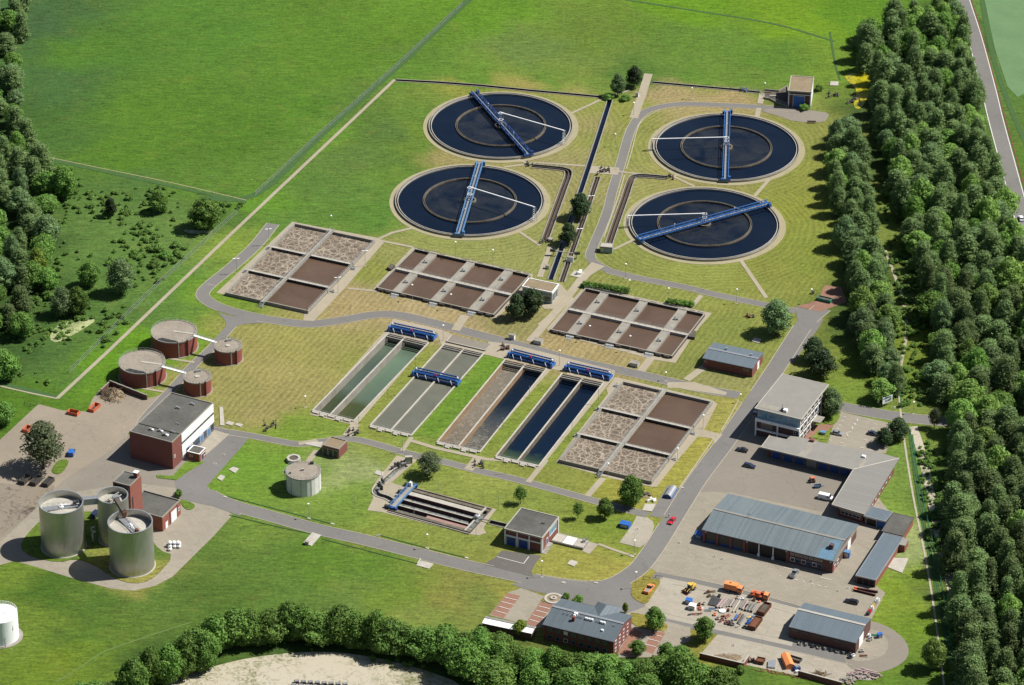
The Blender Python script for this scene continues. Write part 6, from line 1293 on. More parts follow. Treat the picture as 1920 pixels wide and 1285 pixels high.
def truck(t, kind):
    M_ = abs_frame(t); az = t.rotation_euler.z; bx = lambda m, x, y, z, sx, sy, sz: m.box(M_ @ Vector((x, y, z)), (sx, sy, sz), az)
    p = 'orange' if kind == 'box' else 'orange_red'; L_ = 6.6; W_ = 2.3
    m = MB(); bx(m, -.2, 0, .55, L_ - .6, 1.0, .3); m.build('chassis', MT['dark_metal'], t)
    m = MB(); extr(m, [(1.55, .6), (3.2, .6), (3.28, 1.4), (3.0, 2.45), (1.55, 2.5)], -W_ / 2 + .05, W_ / 2 - .05, M_, .08); cb = m.build('cab', MT['orange'], t)
    m = MB(); extr(m, [(3.19, 1.5), (3.31, 1.5), (3.08, 2.3), (2.98, 2.3)], -W_ / 2 + .2, W_ / 2 - .2, M_); m.build('windscreen', MT['glass'], cb)
    for s in (-1, 1): m = MB(); bx(m, 2.35, s * (W_ / 2 - .03), 1.5, .9, .06, .7); m.build('side_window', MT['glass'], cb)
    if kind == 'box':
        m = MB(); bx(m, -.95, 0, .9, 4.6, W_, 2.2); o = m.build('box_body', MT['orange'], t); m = MB(); bx(m, -1.3, .1, 3.1, .7, .5, .12); m.build('roof_hatch', MT['dark_metal'], o)
        m = MB(); [bx(m, -.95, s * (W_ / 2 + .02), .95, 4.5, .05, .12) for s in (-1, 1)]; m.build('side_rail', MT['dark_metal'], o)
    else:
        m = MB(); bx(m, -.95, 0, .9, 4.6, W_, .6); m.build('bed', MT[p], t); m = MB(); m.tube(M_ @ Vector((-3.0, .2, 1.9)), M_ @ Vector((1.4, .2, 2.3)), .28, 8); m.tube(M_ @ Vector((-3.1, -.5, 2.2)), M_ @ Vector((.2, -.5, 2.0)), .18, 8); m.build('crane_arm', MT[p], t)
        m = MB(); bx(m, -.4, -.1, 1.5, 1.4, 1.5, .8); bx(m, -2.6, 0, 1.5, .8, 1.7, .7); m.build('crane_base', MT[p], t); m = MB(); bx(m, .9, .3, 1.5, .8, 1.2, 1.0); bx(m, -1.6, .3, 1.5, .6, .8, .5); m.build('tool_box', MT['rust'], t)
    wheels(t, M_, (2.3, -1.5, -2.4) if kind == 'box' else (2.3, -2.0), W_, .48, .3); lights(t, M_, 3.27, -L_ / 2 + .05, W_, .9)
    for s in (-1, 1): m = MB(); bx(m, 3.1, s * (W_ / 2 + .15), 1.5, .1, .22, .5); m.build('mirror', MT['black'], t)
HU = ANG; HA = math.atan2(B1.v.y, B1.v.x) + math.pi          # plant axes: along the rows / away from the camera
place(car, 'parked_car', 'red car with an open door and a person standing beside it on the main road', 'car', v1(1192, 592), HA + math.pi, paint='red', L_=4.2)
place(car, 'parked_car', 'black hatchback near the road edge above the dark estate', 'car', (1391, 846), HU + math.pi, paint='car_black')
place(car, 'parked_car', 'dark estate car below the black hatchback in the upper yard', 'car', (1405.5, 876), HU, paint='car_navy', est=True, L_=4.6)
place(van, 'delivery_van', 'white van in front of the L-shaped range', 'van', (1548, 936), HU, paint='car_white')
place(pickup, 'pickup_truck', 'silver pickup truck below the workshop hall', 'pickup', v3(803, 762), HA, paint='car_silver')
place(car, 'parked_car', 'black estate car by the red beams at the right of the yard', 'car', v3(1215, 962), HU + math.pi, paint='car_black', est=True, L_=4.8)
place(car, 'parked_car', 'silver car in the car park beside the terrace', 'car', v2(870, 618), HU, paint='car_silver', L_=4.4)
place(car, 'parked_car', 'dark blue car half hidden by the trees in the car park', 'car', v2(1180, 622), HU, paint='car_navy')
place(car, 'parked_car', 'pale car tucked under the left roof corner of the office', 'car', v2(182, 420), HA + math.pi, paint='car_silver')
place(van, 'delivery_van', 'small bright blue van beside the birch in the left yard', 'van', (134.5, 852), HA + .35, paint='car_blue', L_=4.2, H_=1.85)
place(van, 'delivery_van', 'dark blue van between the left and middle silo', 'van', (180, 968), HA, paint='car_navy', L_=4.6)
place(car, 'passing_car', 'white car driving on the highway at the right edge', 'car', (1914.5, 412), math.atan2(HWY[7].y - HWY[8].y, HWY[7].x - HWY[8].x), paint='car_white')
place(truck, 'box_truck', 'orange box truck parked above the pipe store', 'truck', v3(368, 880), HU, kind='box')
place(truck, 'crane_truck', 'orange crane truck right of the box truck', 'truck', v3(556, 928), HU, kind='crane')
place(pickup, 'flatbed_truck', 'orange flatbed truck with open load bed left of the pipe store', 'truck', v4(1618, 228), HA, paint='orange', L_=5.6, W_=2.0, bed='concrete', H_=2.1)
def loader(t):
    M_ = abs_frame(t); az = t.rotation_euler.z; bx = lambda m, x, y, z, sx, sy, sz: m.box(M_ @ Vector((x, y, z)), (sx, sy, sz), az)
    m = MB(); bx(m, -1.5, 0, .8, 2.2, 1.7, 1.2); m.build('engine_cover', MT['yellow'], t); m = MB(); bx(m, -.2, 0, 1.0, 1.2, 1.5, 1.7); c = m.build('cab', MT['glass'], t); m = MB(); bx(m, -.2, 0, 2.7, 1.4, 1.7, .15); m.build('cab_roof', MT['yellow'], c)
    m = MB(); [m.bar(M_ @ Vector((.3, s * .5, 1.5)), M_ @ Vector((2.3, s * .5, .6)), .18, .3) for s in (-1, 1)]; m.build('lift_arm', MT['yellow'], t)
    m = MB(); extr(m, [(2.1, .1), (3.1, .05), (2.3, .35), (2.3, 1.1), (2.1, 1.0)], -1.2, 1.2, M_); m.build('bucket', MT['rust'], t); m = MB(); m.tube(M_ @ Vector((-1.6, .4, 2)), M_ @ Vector((-1.6, .4, 2.7)), .08, 6); m.build('exhaust', MT['dark_metal'], t)
    wheels(t, M_, (1.0, -1.6), 2.1, .65, .45)
place(loader, 'wheel_loader', 'yellow wheel loader at the left of the pipe store', 'wheel loader', v1(1345, 1185), HA + math.pi - .3)
def tractor(t):
    M_ = abs_frame(t); az = t.rotation_euler.z; bx = lambda m, x, y, z, sx, sy, sz: m.box(M_ @ Vector((x, y, z)), (sx, sy, sz), az)
    m = MB(); bx(m, .7, 0, .6, 1.3, .8, .7); m.build('bonnet', MT['orange_red'], t); m = MB(); bx(m, -.4, 0, .7, 1.0, 1.1, 1.2); c = m.build('cab', MT['glass'], t); m = MB(); bx(m, -.4, 0, 1.9, 1.2, 1.3, .14); m.build('cab_roof', MT['orange_red'], c)
    m = MB(); [bx(m, -.6, s * .65, .8, .9, .35, .25) for s in (-1, 1)]; m.build('mudguard', MT['orange_red'], t); wheels(t, M_, (-.6,), 1.7, .6, .35); wheels(t, M_, (1.1,), 1.4, .38, .25)
place(tractor, 'small_tractor', 'small orange-red tractor in the upper yard', 'tractor', v2(655, 1025), HU + 2.2)
def trailer(t, mt='steel', L_=2.6):
    M_ = abs_frame(t); az = t.rotation_euler.z; bx = lambda m, x, y, z, sx, sy, sz: m.box(M_ @ Vector((x, y, z)), (sx, sy, sz), az)
    m = MB(); bx(m, 0, 0, .5, L_, 1.4, .1); m.build('floor', MT['dark_metal'], t); m = MB(); [bx(m, 0, s * .7, .5, L_, .08, .55) for s in (-1, 1)]; [bx(m, s * L_ / 2, 0, .5, .08, 1.48, .55) for s in (-1, 1)]; m.build('side_board', MT[mt], t)
    m = MB(); m.bar(M_ @ Vector((L_ / 2, 0, .5)), M_ @ Vector((L_ / 2 + 1.2, 0, .4)), .1, .1); m.build('drawbar', MT['dark_metal'], t); wheels(t, M_, (0,), 1.6, .33)
place(trailer, 'small_trailer', 'small blue-grey trailer beside the little tractor', 'trailer', v2(703, 1075), HU + .6, mt='blue_light', L_=2.4)
# open skips
def skip(t, L_=4.6, W_=2.2, H_=1.3, mt='orange_red', load=None, fill=.7):
    M_ = abs_frame(t); m = MB(); h = L_ / 2; w = W_ / 2
    o = [Vector(q) for q in ((-h, -w, 0), (h, -w, 0), (h, w, 0), (-h, w, 0))]; k = .09
    for i in range(4):
        a, b = o[i], o[(i + 1) % 4]; s = Vector((0, 0, H_)); f = 1.0; c_ = Vector((0, 0, 0)); ia, ib = a * (1 - k / w * .9), b * (1 - k / w * .9); ia.z = ib.z = 0
        P = [M_ @ v for v in (a, b, b + s, a + s)]; Q = [M_ @ v for v in (ia, ib, ib + s, ia + s)]; m.poly(P); m.poly(Q[::-1]); m.poly([P[3], P[2], Q[2], Q[3]])
    m.build('container', MT[mt], t); MB().poly([M_ @ (v * .95 + Vector((0, 0, .12))) for v in o]).build('floor', MT['dark_metal' if not load else load], t)
    m = MB(); n = int(L_ / .8)
    for i in range(n + 1):
        for s in (-1, 1): m.bar(M_ @ Vector((-h + L_ * i / n, s * (w + .04), .05)), M_ @ Vector((-h + L_ * i / n, s * (w + .04), H_)), .1, .08)
    m.build('rib', MT[mt], t)
    if load:
        m = MB(); q = random.Random(int(L_ * 100))
        for _ in range(12): m.ball(M_ @ Vector((q.uniform(-h + .6, h - .6), q.uniform(-w + .5, w - .5), H_ * fill - .3)), q.uniform(.35, .6), 6, .6)
        m.box(M_ @ Vector((0, 0, .15)), (L_ - .4, W_ - .4, H_ * fill - .2), t.rotation_euler.z); m.build('load', MT[load], t)
place(skip, 'skip', 'empty orange-red skip lying across at the meadow corner of the left yard', 'skip', u3(537, 765), HU, L_=4.2)
place(skip, 'skip', 'orange-red skip pointing away beside the debris heap', 'skip', u3(690, 728), HA, L_=5.0)
place(skip, 'skip', 'orange-red skip half hidden behind the birch', 'skip', u3(200, 885), HA, L_=3.4)
for i, (x, lab) in enumerate(((182, 'left'), (264, 'middle'), (352, 'right'))): place(skip, 'skip', 'dark skip full of black sludge, %s of the three under the birch' % lab, 'skip', u4(x, 207 + 8 * i), HA, L_=4.8, W_=2.3, H_=1.6, mt='concrete_dark', load='sludge_black', fill=.8, group='dark skips in the left yard')
place(skip, 'skip', 'long rusty container filled with scrap at the right of the pipe store', 'skip', w1(1630, 700), HA, L_=6.4, W_=2.5, H_=1.6, mt='rust', load='concrete_dark', fill=.6)
place(skip, 'skip', 'long rusty container full of brown earth below the scrap container', 'skip', w1(1450, 985), HA, L_=6.6, W_=2.5, H_=1.6, mt='rust', load='rust', fill=.75)
place(skip, 'skip', 'green skip loaded with boxes on the brick pad by the road fork', 'skip', u2(590, 762), HU - .05, L_=5.6, W_=2.3, H_=1.3, mt='green', load='concrete_dark', fill=.7)
place(skip, 'skip', 'brown skip next to the left storage bay wall', 'skip', v5(712, 700), HA + .1, L_=2.6, W_=2.6, H_=1.3, mt='rust', load='rust')
place(skip, 'skip', 'black open trough beside the orange container', 'skip', v5(962, 685), HU - .1, L_=4.2, W_=2.0, H_=1.0, mt='dark_metal', load='concrete_dark', fill=.5)
# ================================================================ lamps
LAMPS = [((854, 485), 7.2, 'g', 'on the lawn above the second cell of the left brown tank'), ((924, 500), 7.2, 'g', 'above the third cell of the left brown tank'), ((831, 639), 6.5, 'g', 'at the road above the second long basin'), ((773, 564), 6.8, 'g', 'below the left end of the left brown tank'), ((845.6, 581), 6.6, 'g', 'below the middle of the left brown tank'),
 ((1172.8, 522.7), 6.3, 'g', 'on the far side of the road behind the right brown tank'), ((1179.7, 554), 6.5, 'g', 'behind the hedge of the right brown tank'), ((1252.9, 567), 6, 'g', 'at the far edge of the right brown tank'), ((1380.7, 569), 6, 'g', 'at the bend of the road toward the brick pad'), ((1105.5, 640), 6.5, 'g', 'below the left half of the right brown tank'),
 ((1181, 659), 6.5, 'g', 'below the right half of the right brown tank'), ((1049, 686), 6.4, 'g', 'between the third and fourth blue bridge'), ((1248, 714), 3.4, 'g', 'by the upper edge of the right aeration tank'), ((621.4, 432.6), 6.5, 'g', 'behind the upper edge of the left aeration tank'), ((504.5, 459.6), 7, 't', 'with two arms, at the upper end of the cul-de-sac'), ((443.7, 513.5), 6.6, 't', 'with two arms, halfway down the cul-de-sac'),
 ((684.7, 499), 6.6, 't', 'with two arms, right of the left aeration tank'), ((634, 549), 6.6, 't', 'with two arms, at the lower right of the left aeration tank'), ((578.5, 972), 5.8, 'g', 'on the lawn below the pale round tank'), ((572.5, 764), 4.5, 'g', 'at the lower left corner of the first long basin'), ((1015.7, 1082), 6.3, 'g', 'on the lawn nose right of the blue-gate building'), ((1189.5, 1039.5), 5.5, 'g', 'at the lower tip of the parking pad'),
 ((1192, 1102.7), 6.3, 'g', 'on the small grass wedge by the flatbed truck'), ((801, 1028.7), 5.6, 'g', 'on the lawn below the sand trap'), ((1318, 804), 5.6, 'g', 'at the right apron of the right aeration tank, upper one'), ((1270, 865.5), 5.4, 'g', 'at the right apron of the right aeration tank, lower one'), ((1388, 755), 3.4, 'g', 'where the west road meets the main road'), ((1140, 894), 5.4, 'g', 'below the stairs of the right aeration tank'),
 ((1712, 776), 4.8, 'g', 'at the plant gate under the wood'), ((1520.6, 569), 6, 'g', 'left of the green skip'), ((1297, 186), 5, 'g', 'on the lawn strip above the far right clarifier'), ((1188, 215.5), 5.5, 'g', 'beside the far concrete drive'), ((1433.7, 172), 3.8, 'g', 'by the basin left of the far tan-roofed building'), ((1153.4, 274.6), 5.5, 'g', 'left of the clarifier road, far part'),
 ((1109, 397), 7, 't', 'with two arms, right of the upper dark pine'), ((1087, 459), 7, 't', 'with two arms, right of the lower dark pine'), ((707.4, 159), 8, 'm', 'thin and tall, by the ditch at the far corner'), ((501.4, 338), 5.5, 'm', 'thin and tall, by the ditch in the middle of the meadow'), ((398, 362), 7.5, 'm', 'thin and tall, by the field corner'), ((1192, 1072), .1, 'x', '')]
def lamp(px, h, kind, lab):
    p = G(*px); t = thing('street_lamp', 'lamp post ' + lab, 'lamp post', p, 0, 'lamp posts across the plant')
    MB().tube(p, p + Vector((0, 0, h)), .085, 6, .055).build('pole', MT['steel'], t)
    if kind == 'g': MB().ball(p + Vector((0, 0, h + .2)), .42, 10, .6).build('lamp_head', MT['white'], t)
    elif kind == 't':
        for s in (-1, 1): MB().box(p + Vector((s * .75, .1 * s, h)), (1.1, .4, .2), .1).build('lamp_head', MT['white'], t)
    else: MB().box(p + Vector((0, 0, h)), (.7, .4, .18)).build('lamp_head', MT['steel'], t)
    if kind != 'm': MB().box(p, (.9, .6, .06)).build('foot_slab', MT['concrete_light'], t)
for l in LAMPS:
    if l[2] != 'x': lamp(*l)
POLES = [((665, 954), 5.3, 'on the lawn between the pale tank and the sand trap'), ((776.5, 978), 5.2, 'at the near side of the sand trap'), ((892.4, 1007.6), 5, 'at the near right corner of the sand trap'), ((821.6, 925), 4.6, 'at the far side of the sand trap, left'), ((935, 952), 4.4, 'at the far side of the sand trap, right'), ((948, 889), 5, 'below the fourth basin'),
 ((727, 752), 5, 'between the first and second basin, lower'), ((779, 690), 4.5, 'between the first and second basin, upper'), ((851.5, 784), 6, 'between the second and third basin, lower'), ((902, 727), 6, 'between the second and third basin, upper'), ((813, 772), 4.5, 'on the right rim of the second basin'), ((864.5, 712), 4.6, 'right of the blue bridge on the second basin'), ((943, 804), 4.5, 'between the third and fourth basin, lower'), ((992.6, 745), 4.5, 'between the third and fourth basin, upper'),
 ((1122, 758), 6, 'between the fourth basin and the aeration tank, upper'), ((1072.4, 819), 6.2, 'between the fourth basin and the aeration tank, lower'), ((715, 895), 4.2, 'by the small white slab left of the inlet channel'), ((673, 802), 4.5, 'at the path below the first basin'), ((755, 848), 5.5, 'at the path below the second basin')]
for px, h, lab in POLES:
    p = G(*px); t = thing('pole', 'thin grey pole ' + lab, 'pole', p, 0, 'thin poles round the basins'); MB().tube(p, p + Vector((0, 0, h)), .07, 6).build('post', MT['steel'], t); MB().box(p + Vector((0, 0, h)), (.25, .25, .2)).build('cap', MT['steel'], t)
# ================================================================ slabs, lids and cabinets on the ground
def slab(lab, q, h=.12, mt='concrete_light', name='cover_slab', cat='slab'):
    P = [G(*p) for p in q]; m = MB().prism(P, 0, h + .12); tag(m.build(name, MT[mt]), lab, cat)
for t_, q, lab in [(w4, [(455, 590), (510, 535), (635, 570), (580, 625)], 'left of two concrete cover slabs by the white banded building'), (w4, [(640, 610), (690, 575), (808, 605), (760, 655)], 'right of two concrete cover slabs by the white banded building'), (u5, [(190, 705), (225, 685), (265, 700), (235, 732)], 'square cover slab on the lawn corner left of the pale tank'),
                   (u5, [(105, 770), (130, 745), (165, 755), (140, 790)], 'worn pale manhole slab at the left lawn corner'), (v1, [(290, 955), (325, 920), (385, 940), (350, 978)], 'square cover slab on the lawn nose below the white-lidded channel'), (u8, [(100, 270), (120, 240), (185, 258), (165, 292)], 'small white cover slab left of the inlet channel'),
                   (w3, [(258, 1165), (305, 1115), (405, 1130), (360, 1188)], 'white slab with a small tank right of the brown channel'), (u5, [(735, 1240), (800, 1165), (865, 1185), (795, 1265)], 'pale slab at the far side of the main road with a grey cabinet'), (u8, [(460, 1060), (500, 1018), (612, 1048), (570, 1090)], 'brownish concrete pad at the lower road edge'),
                   (v1, [(935, 495), (960, 440), (1055, 440), (1020, 505)], 'light slab with a round lid beside the half-round store'), (u2, [(105, 1035), (120, 1010), (170, 1020), (158, 1048)], 'small white slab above the long brick shed'), (v3, [(1465, 705), (1500, 640), (1625, 645), (1580, 750)], 'rough grey concrete pad on the lawn beside the long shed'),
                   (w5, [(1535, 185), (1545, 140), (1635, 145), (1628, 190)], 'white-topped low concrete box on the far lawn'), (w4, [(350, 620), (335, 260), (405, 255), (440, 630)], 'long narrow concrete strip beside the white banded building'), (u5, [(740, 520), (790, 505), (880, 505), (860, 545)], 'concrete pad joining the hut to the path')]:
    slab(lab, [t_(*p) for p in q])
def cabinet(lab, px, size, mt='concrete_light', rz=None, roof='concrete'):
    p = G(*px); rz = ANG if rz is None else rz; t = thing('cabinet', lab, 'cabinet', p, rz); MB().box(p, size, rz).build('casing', MT[mt], t); MB().box(p + Vector((0, 0, size[2])), (size[0] + .2, size[1] + .2, .12), rz).build('lid', MT[roof], t)
    d = Vector((math.sin(rz), -math.cos(rz), 0)); MB().box(p + d * (size[1] / 2 + .02) + Vector((0, 0, .2)), (size[0] * .7, .05, size[2] - .4), rz).build('door', MT['steel'], t)
cabinet('white cabinet on the upper road edge above the second basin', (960, 636), (2.3, 1.2, 2.0), 'white'); cabinet('larger pale box at the foot of the path from the pump house', (1009, 644), (3.2, 2.4, 1.6)); cabinet('pale box at the path below the right brown tank', (1190, 686), (3.0, 2.2, 1.5))
cabinet('small grey cabinet on the pale slab below the main road', u5(762, 1250), (1.4, .9, 1.2), 'steel'); cabinet('small white cabinet by the far concrete drive', t4(292, 318), (1.2, .8, 1.8), 'white'); cabinet('grey cabinet on the path left of the dark channel', t8(1272, 405), (1.4, 1.0, 1.5), 'steel')
cabinet('dark utility box by the red paved pad', u2(512, 715), (1.0, .8, 1.0), 'dark_metal', roof='dark_metal'); cabinet('white gas box beside the brown channel', w3(265, 1020), (1.2, 2.6, 2.0), 'white', R(70)); cabinet('grey cabinet on the edge of the inlet end of the left angled channel', t8(1292, 205), (1.6, 1.6, 1.2), 'dark_metal')
cabinet('blue covered bin box on the lawn beside the parking pad', v1(790, 632), (3.4, 2.4, 1.5), 'blue_sheet', roof='blue_sheet'); cabinet('blue container at the left end of the workshop hall', v3(120, 490), (2.6, 2.6, 1.6), 'blue_sheet', roof='blue_sheet'); cabinet('blue container against the right gable of the workshop hall', v3(1180, 630), (2.2, 1.6, 2.2), 'blue_sheet', roof='blue_light')
cabinet('blue crate left of the pipe store', w1(122, 545), (2.0, 1.8, 1.5), 'blue_sheet', roof='blue_sheet'); cabinet('white crate left of the pipe store, below the blue one', w1(195, 660), (2.2, 1.8, 1.7), 'white', roof='white'); cabinet('bright blue bin on the turning loop', w2(1595, 355), (1.5, 1.2, 1.5), 'blue_sheet', .3, 'blue_sheet')
cabinet('blue and white playing board object on the island in the car park', v2(755, 615), (1.8, 1.2, 1.2), 'blue_sheet', roof='white') if False else cabinet('blue topped box on the grass island in the car park', v2(748, 618), (1.8, 1.3, 1.1), 'concrete_dark', roof='blue_light')
# light wooden/orange container by the right bay
P = [G(*q) for q in [v5(872, 700), v5(905, 662), v5(950, 715), v5(945, 752)]]; r = Rect(v5(870, 668), v5(925, 662), v5(950, 745), v5(890, 758)); t = thing('orange_container', 'orange pitched-roof container beside the black trough', 'container', r.c)
MB().prism(r.mquad(0, r.lu, 0, r.lv), 0, 1.7).build('body', MT['orange'], t); m = MB(); a, b = r.M(r.lu / 2, 0, 2.4), r.M(r.lu / 2, r.lv, 2.4); m.poly([r.M(0, r.lv, 1.72), b, a, r.M(0, 0, 1.72)]); m.poly([b, r.M(r.lu, r.lv, 1.72), r.M(r.lu, 0, 1.72), a]); m.poly([r.M(0, r.lv, 1.72), r.M(r.lu, r.lv, 1.72), b]); m.build('lid', MT['orange'], t)
slab('pale steel plate lying between the brown skip and the orange container', [v5(765, 742), v5(768, 697), v5(825, 690), v5(820, 748)], .5, 'steel', 'steel_plate', 'plate')
# ================================================================ pipe store: every pipe its own thing
def pipe(a, b, r_, mt, lab, grp='pipes lying in the store'):
    A, B_ = G(*a), G(*b); A.z = B_.z = r_ + .02; t = thing('pipe', lab, 'pipe', A, 0, grp)
    m = MB(); m.tube(A, B_, r_, 12, cap=False); m.tube(B_, A, r_ * .86, 12, cap=False); m.build('tube', MT[mt], t); d = (B_ - A).normalized(); m = MB(); m.tube(A - d * .02, A + d * .25, r_ * 1.12, 12); m.build('socket', MT[mt if mt != 'white' else 'concrete'], t); MB().tube(A - d * .06, A - d * .03, r_ * .82, 12).build('bore', MT['black'], t)
MT['pipe_pink'] = mat('pinkish_clay', C(206, 182, 176), C(178, 152, 146), 1, .7); MT['pipe_grey'] = mat('grey_pipe', C(160, 156, 150), C(128, 124, 120), 1, .6); MT['clay'] = mat('brown_clay', (.22, .08, .05, 1), (.16, .055, .035, 1), 1, .6)
PIP = [((675, 650, 840, 450), .40, 'pipe_pink', 'thick pale pink pipe, first of the upper row'), ((735, 655, 880, 480), .35, 'pipe_pink', 'thick pale pipe, second of the upper row'), ((790, 660, 935, 490), .30, 'pipe_grey', 'grey pipe, third of the upper row'), ((880, 630, 985, 490), .26, 'pipe_grey', 'grey pipe, fourth of the upper row'), ((935, 625, 1030, 480), .30, 'pipe_pink', 'pale pipe, middle of the upper row'),
       ((985, 630, 1080, 490), .26, 'pipe_grey', 'thin grey pipe next to the beige ones'), ((1000, 735, 1140, 500), .26, 'concrete_light', 'long beige pipe, left one'), ((1060, 735, 1200, 510), .26, 'concrete', 'long beige pipe, right one'), ((1140, 670, 1240, 500), .36, 'pipe_grey', 'grey pipe right of the beige pipes'), ((1190, 690, 1300, 520), .36, 'pipe_pink', 'pale grey thick pipe at the right of the upper row'),
       ((1250, 710, 1340, 560), .40, 'pipe_grey', 'thick grey pipe, third from the scrap container'), ((1310, 720, 1400, 570), .36, 'pipe_grey', 'thick grey pipe, second from the scrap container'), ((1370, 735, 1470, 580), .42, 'pipe_grey', 'thickest grey pipe next to the scrap container'), ((1430, 760, 1540, 600), .22, 'concrete', 'thin pale pipe along the scrap container'),
       ((1030, 900, 1090, 790), .28, 'blue_sheet', 'short blue pipe in the lower row'), ((1070, 900, 1160, 770), .30, 'rust', 'rust red pipe beside the blue one'), ((1100, 960, 1210, 790), .30, 'dark_metal', 'dark pipe of the lower row'), ((1130, 1000, 1250, 820), .32, 'pipe_grey', 'grey pipe at the right of the lower row'), ((830, 830, 920, 780), .28, 'clay', 'brown clay pipe, left of two'), ((860, 860, 950, 800), .28, 'clay', 'brown clay pipe, right of two')]
for (a, b, c, d), r_, mt, lab in PIP: pipe(w1(a, b), w1(c, d), r_, mt, lab)
for k in range(7): pipe(w1(510 + 27 * k, 590 + 5 * k), w1(610 + 25 * k, 390 + 14 * k), .20, 'dark_metal', 'black pipe in the bundle at the left end of the pipe store', 'bundle of black pipes')
# scrap, fittings and small goods
rs = random.Random(21)
def junk(name, lab, cat, px, mt, kind, s=1.0, grp=None):
    p = G(*px); t = thing(name, lab, cat, p, rs.uniform(0, 3), grp); m = MB()
    if kind == 'elbow': m.path([p + Vector((0, 0, .35 * s)), p + Vector((.8 * s, .1, .35 * s)), p + Vector((1.2 * s, .5 * s, .45 * s))], .32 * s, 10)
    elif kind == 'box': m.box(p, (1.3 * s, 1.0 * s, .8 * s), rs.uniform(0, 2)); m.box(p + Vector((.1, .1, .8 * s)), (.8 * s, .6 * s, .3 * s), rs.uniform(0, 2))
    elif kind == 'ring': m.ring(p, .55 * s, .8 * s, 0, .7 * s, 20)
    elif kind == 'drum': m.cyl((p.x, p.y), .5 * s, 0, 1.1 * s, 16); m.ring(p, .45 * s, .54 * s, .5 * s, .6 * s, 16)
    elif kind == 'reel': m.tube(p + Vector((-.5 * s, 0, .8 * s)), p + Vector((.5 * s, 0, .8 * s)), .45 * s, 14); [m.tube(p + Vector((q * s, 0, .8 * s)), p + Vector((q * s + .08, 0, .8 * s)), .8 * s, 16) for q in (-.55, .5)]
    elif kind == 'bars':
        for k in range(5): a = rs.uniform(-.3, .3); m.bar(p + Vector((-1.3 * s, .25 * k * s - .5, .12)), p + Vector((1.3 * s, .25 * k * s - .5 + a, .14 + .1 * (k % 2))), .12 * s, .12 * s)
    elif kind == 'sack': 
        m.ball(p + Vector((0, 0, .5 * s)), .62 * s, 10, .85)
    m.build('body', MT[mt], t)
    if kind in ('box', 'drum', 'sack'): MB().box(p + Vector((0, 0, (.8 if kind == 'box' else 1.1) * s)) + Vector((.1, -.1, .0 if kind != 'box' else .3 * s)), (.4 * s, .3 * s, .1)).build('lid', MT['dark_metal'], t)
    return t
JK = [(330, 590, 'rust', 'box'), (300, 650, 'clay', 'elbow'), (350, 680, 'orange_red', 'box'), (430, 570, 'concrete_light', 'box'), (440, 650, 'white', 'bars'), (250, 770, 'clay', 'bars'), (320, 770, 'clay', 'elbow'), (530, 650, 'steel', 'bars'), (600, 660, 'blue_light', 'bars'), (500, 700, 'steel', 'bars'), (660, 700, 'concrete_light', 'elbow'), (910, 710, 'rust', 'drum'),
      (640, 790, 'orange', 'box'), (700, 870, 'pipe_pink', 'box'), (720, 930, 'clay', 'elbow'), (770, 820, 'rust', 'elbow'), (790, 890, 'clay', 'box'), (840, 930, 'dark_metal', 'elbow'), (880, 960, 'clay', 'ring'), (910, 900, 'rust', 'bars'), (940, 980, 'dark_metal', 'box'), (980, 920, 'concrete', 'ring'), (1000, 990, 'pipe_grey', 'ring'), (1060, 1030, 'concrete_light', 'elbow'), (1240, 1040, 'dark_metal', 'ring'),
      (1290, 850, 'yellow', 'elbow'), (1380, 830, 'blue_light', 'elbow'), (1310, 930, 'blue_sheet', 'elbow'), (1350, 890, 'blue_light', 'ring'), (1300, 960, 'blue_sheet', 'box'), (1090, 460, 'concrete_light', 'box'), (1180, 480, 'white', 'box'), (1340, 490, 'concrete_light', 'elbow'), (1430, 500, 'rust', 'box'), (1490, 540, 'orange_red', 'elbow'), (1290, 620, 'black', 'box'), (730, 420, 'dark_metal', 'box'), (430, 360, 'dark_metal', 'elbow'), (510, 340, 'rust', 'box'), (590, 320, 'wood', 'bars'), (530, 420, 'wood', 'box'), (110, 790, 'dark_metal', 'elbow')]
COLW = {'rust': 'rusty', 'clay': 'brown', 'orange_red': 'orange-red', 'concrete_light': 'pale', 'white': 'white', 'steel': 'grey', 'blue_light': 'light blue', 'pipe_pink': 'pinkish', 'dark_metal': 'dark', 'concrete': 'sandy', 'pipe_grey': 'grey', 'yellow': 'yellow', 'blue_sheet': 'blue', 'black': 'black', 'wood': 'wooden', 'orange': 'orange'}
KW = dict(box=('scrap_box', 'box'), elbow=('pipe_bend', 'pipe bend'), bars=('bar_bundle', 'bars'), drum=('drum', 'drum'), ring=('concrete_ring', 'ring'))
def whereabouts(x, y): return ('left' if x < 620 else 'middle' if x < 1050 else 'right') + (' upper' if y < 560 else ' central' if y < 800 else ' lower')
for (x, y, mt, k) in JK: junk(KW[k][0], '%s %s in the %s part of the pipe store' % (COLW[mt], KW[k][1], whereabouts(x, y)), KW[k][1], w1(x, y), mt, k, .9, 'small goods in the pipe store, %s %s %s' % (whereabouts(x, y), COLW[mt], KW[k][1]))
p = G(*w1(795, 715)); t = thing('tank_cover', 'large white oval lid in the middle of the pipe store', 'lid', p); MB().cyl((p.x, p.y), 1.15, .25, .45, 24).build('disc', MT['white'], t); MB().ring(p, 1.0, 1.2, .0, .3, 24).build('rim', MT['concrete'], t)
for k in range(7):
    q = w8(1700 + (k % 3) * 45, 650 + (k // 3) * 28); lab = 'white bulk bag in the heap beside the silo road'; t = junk('bulk_bag', lab, 'bag', q, 'plastic_white', 'sack', 1.3, 'white bulk bags by the silos')
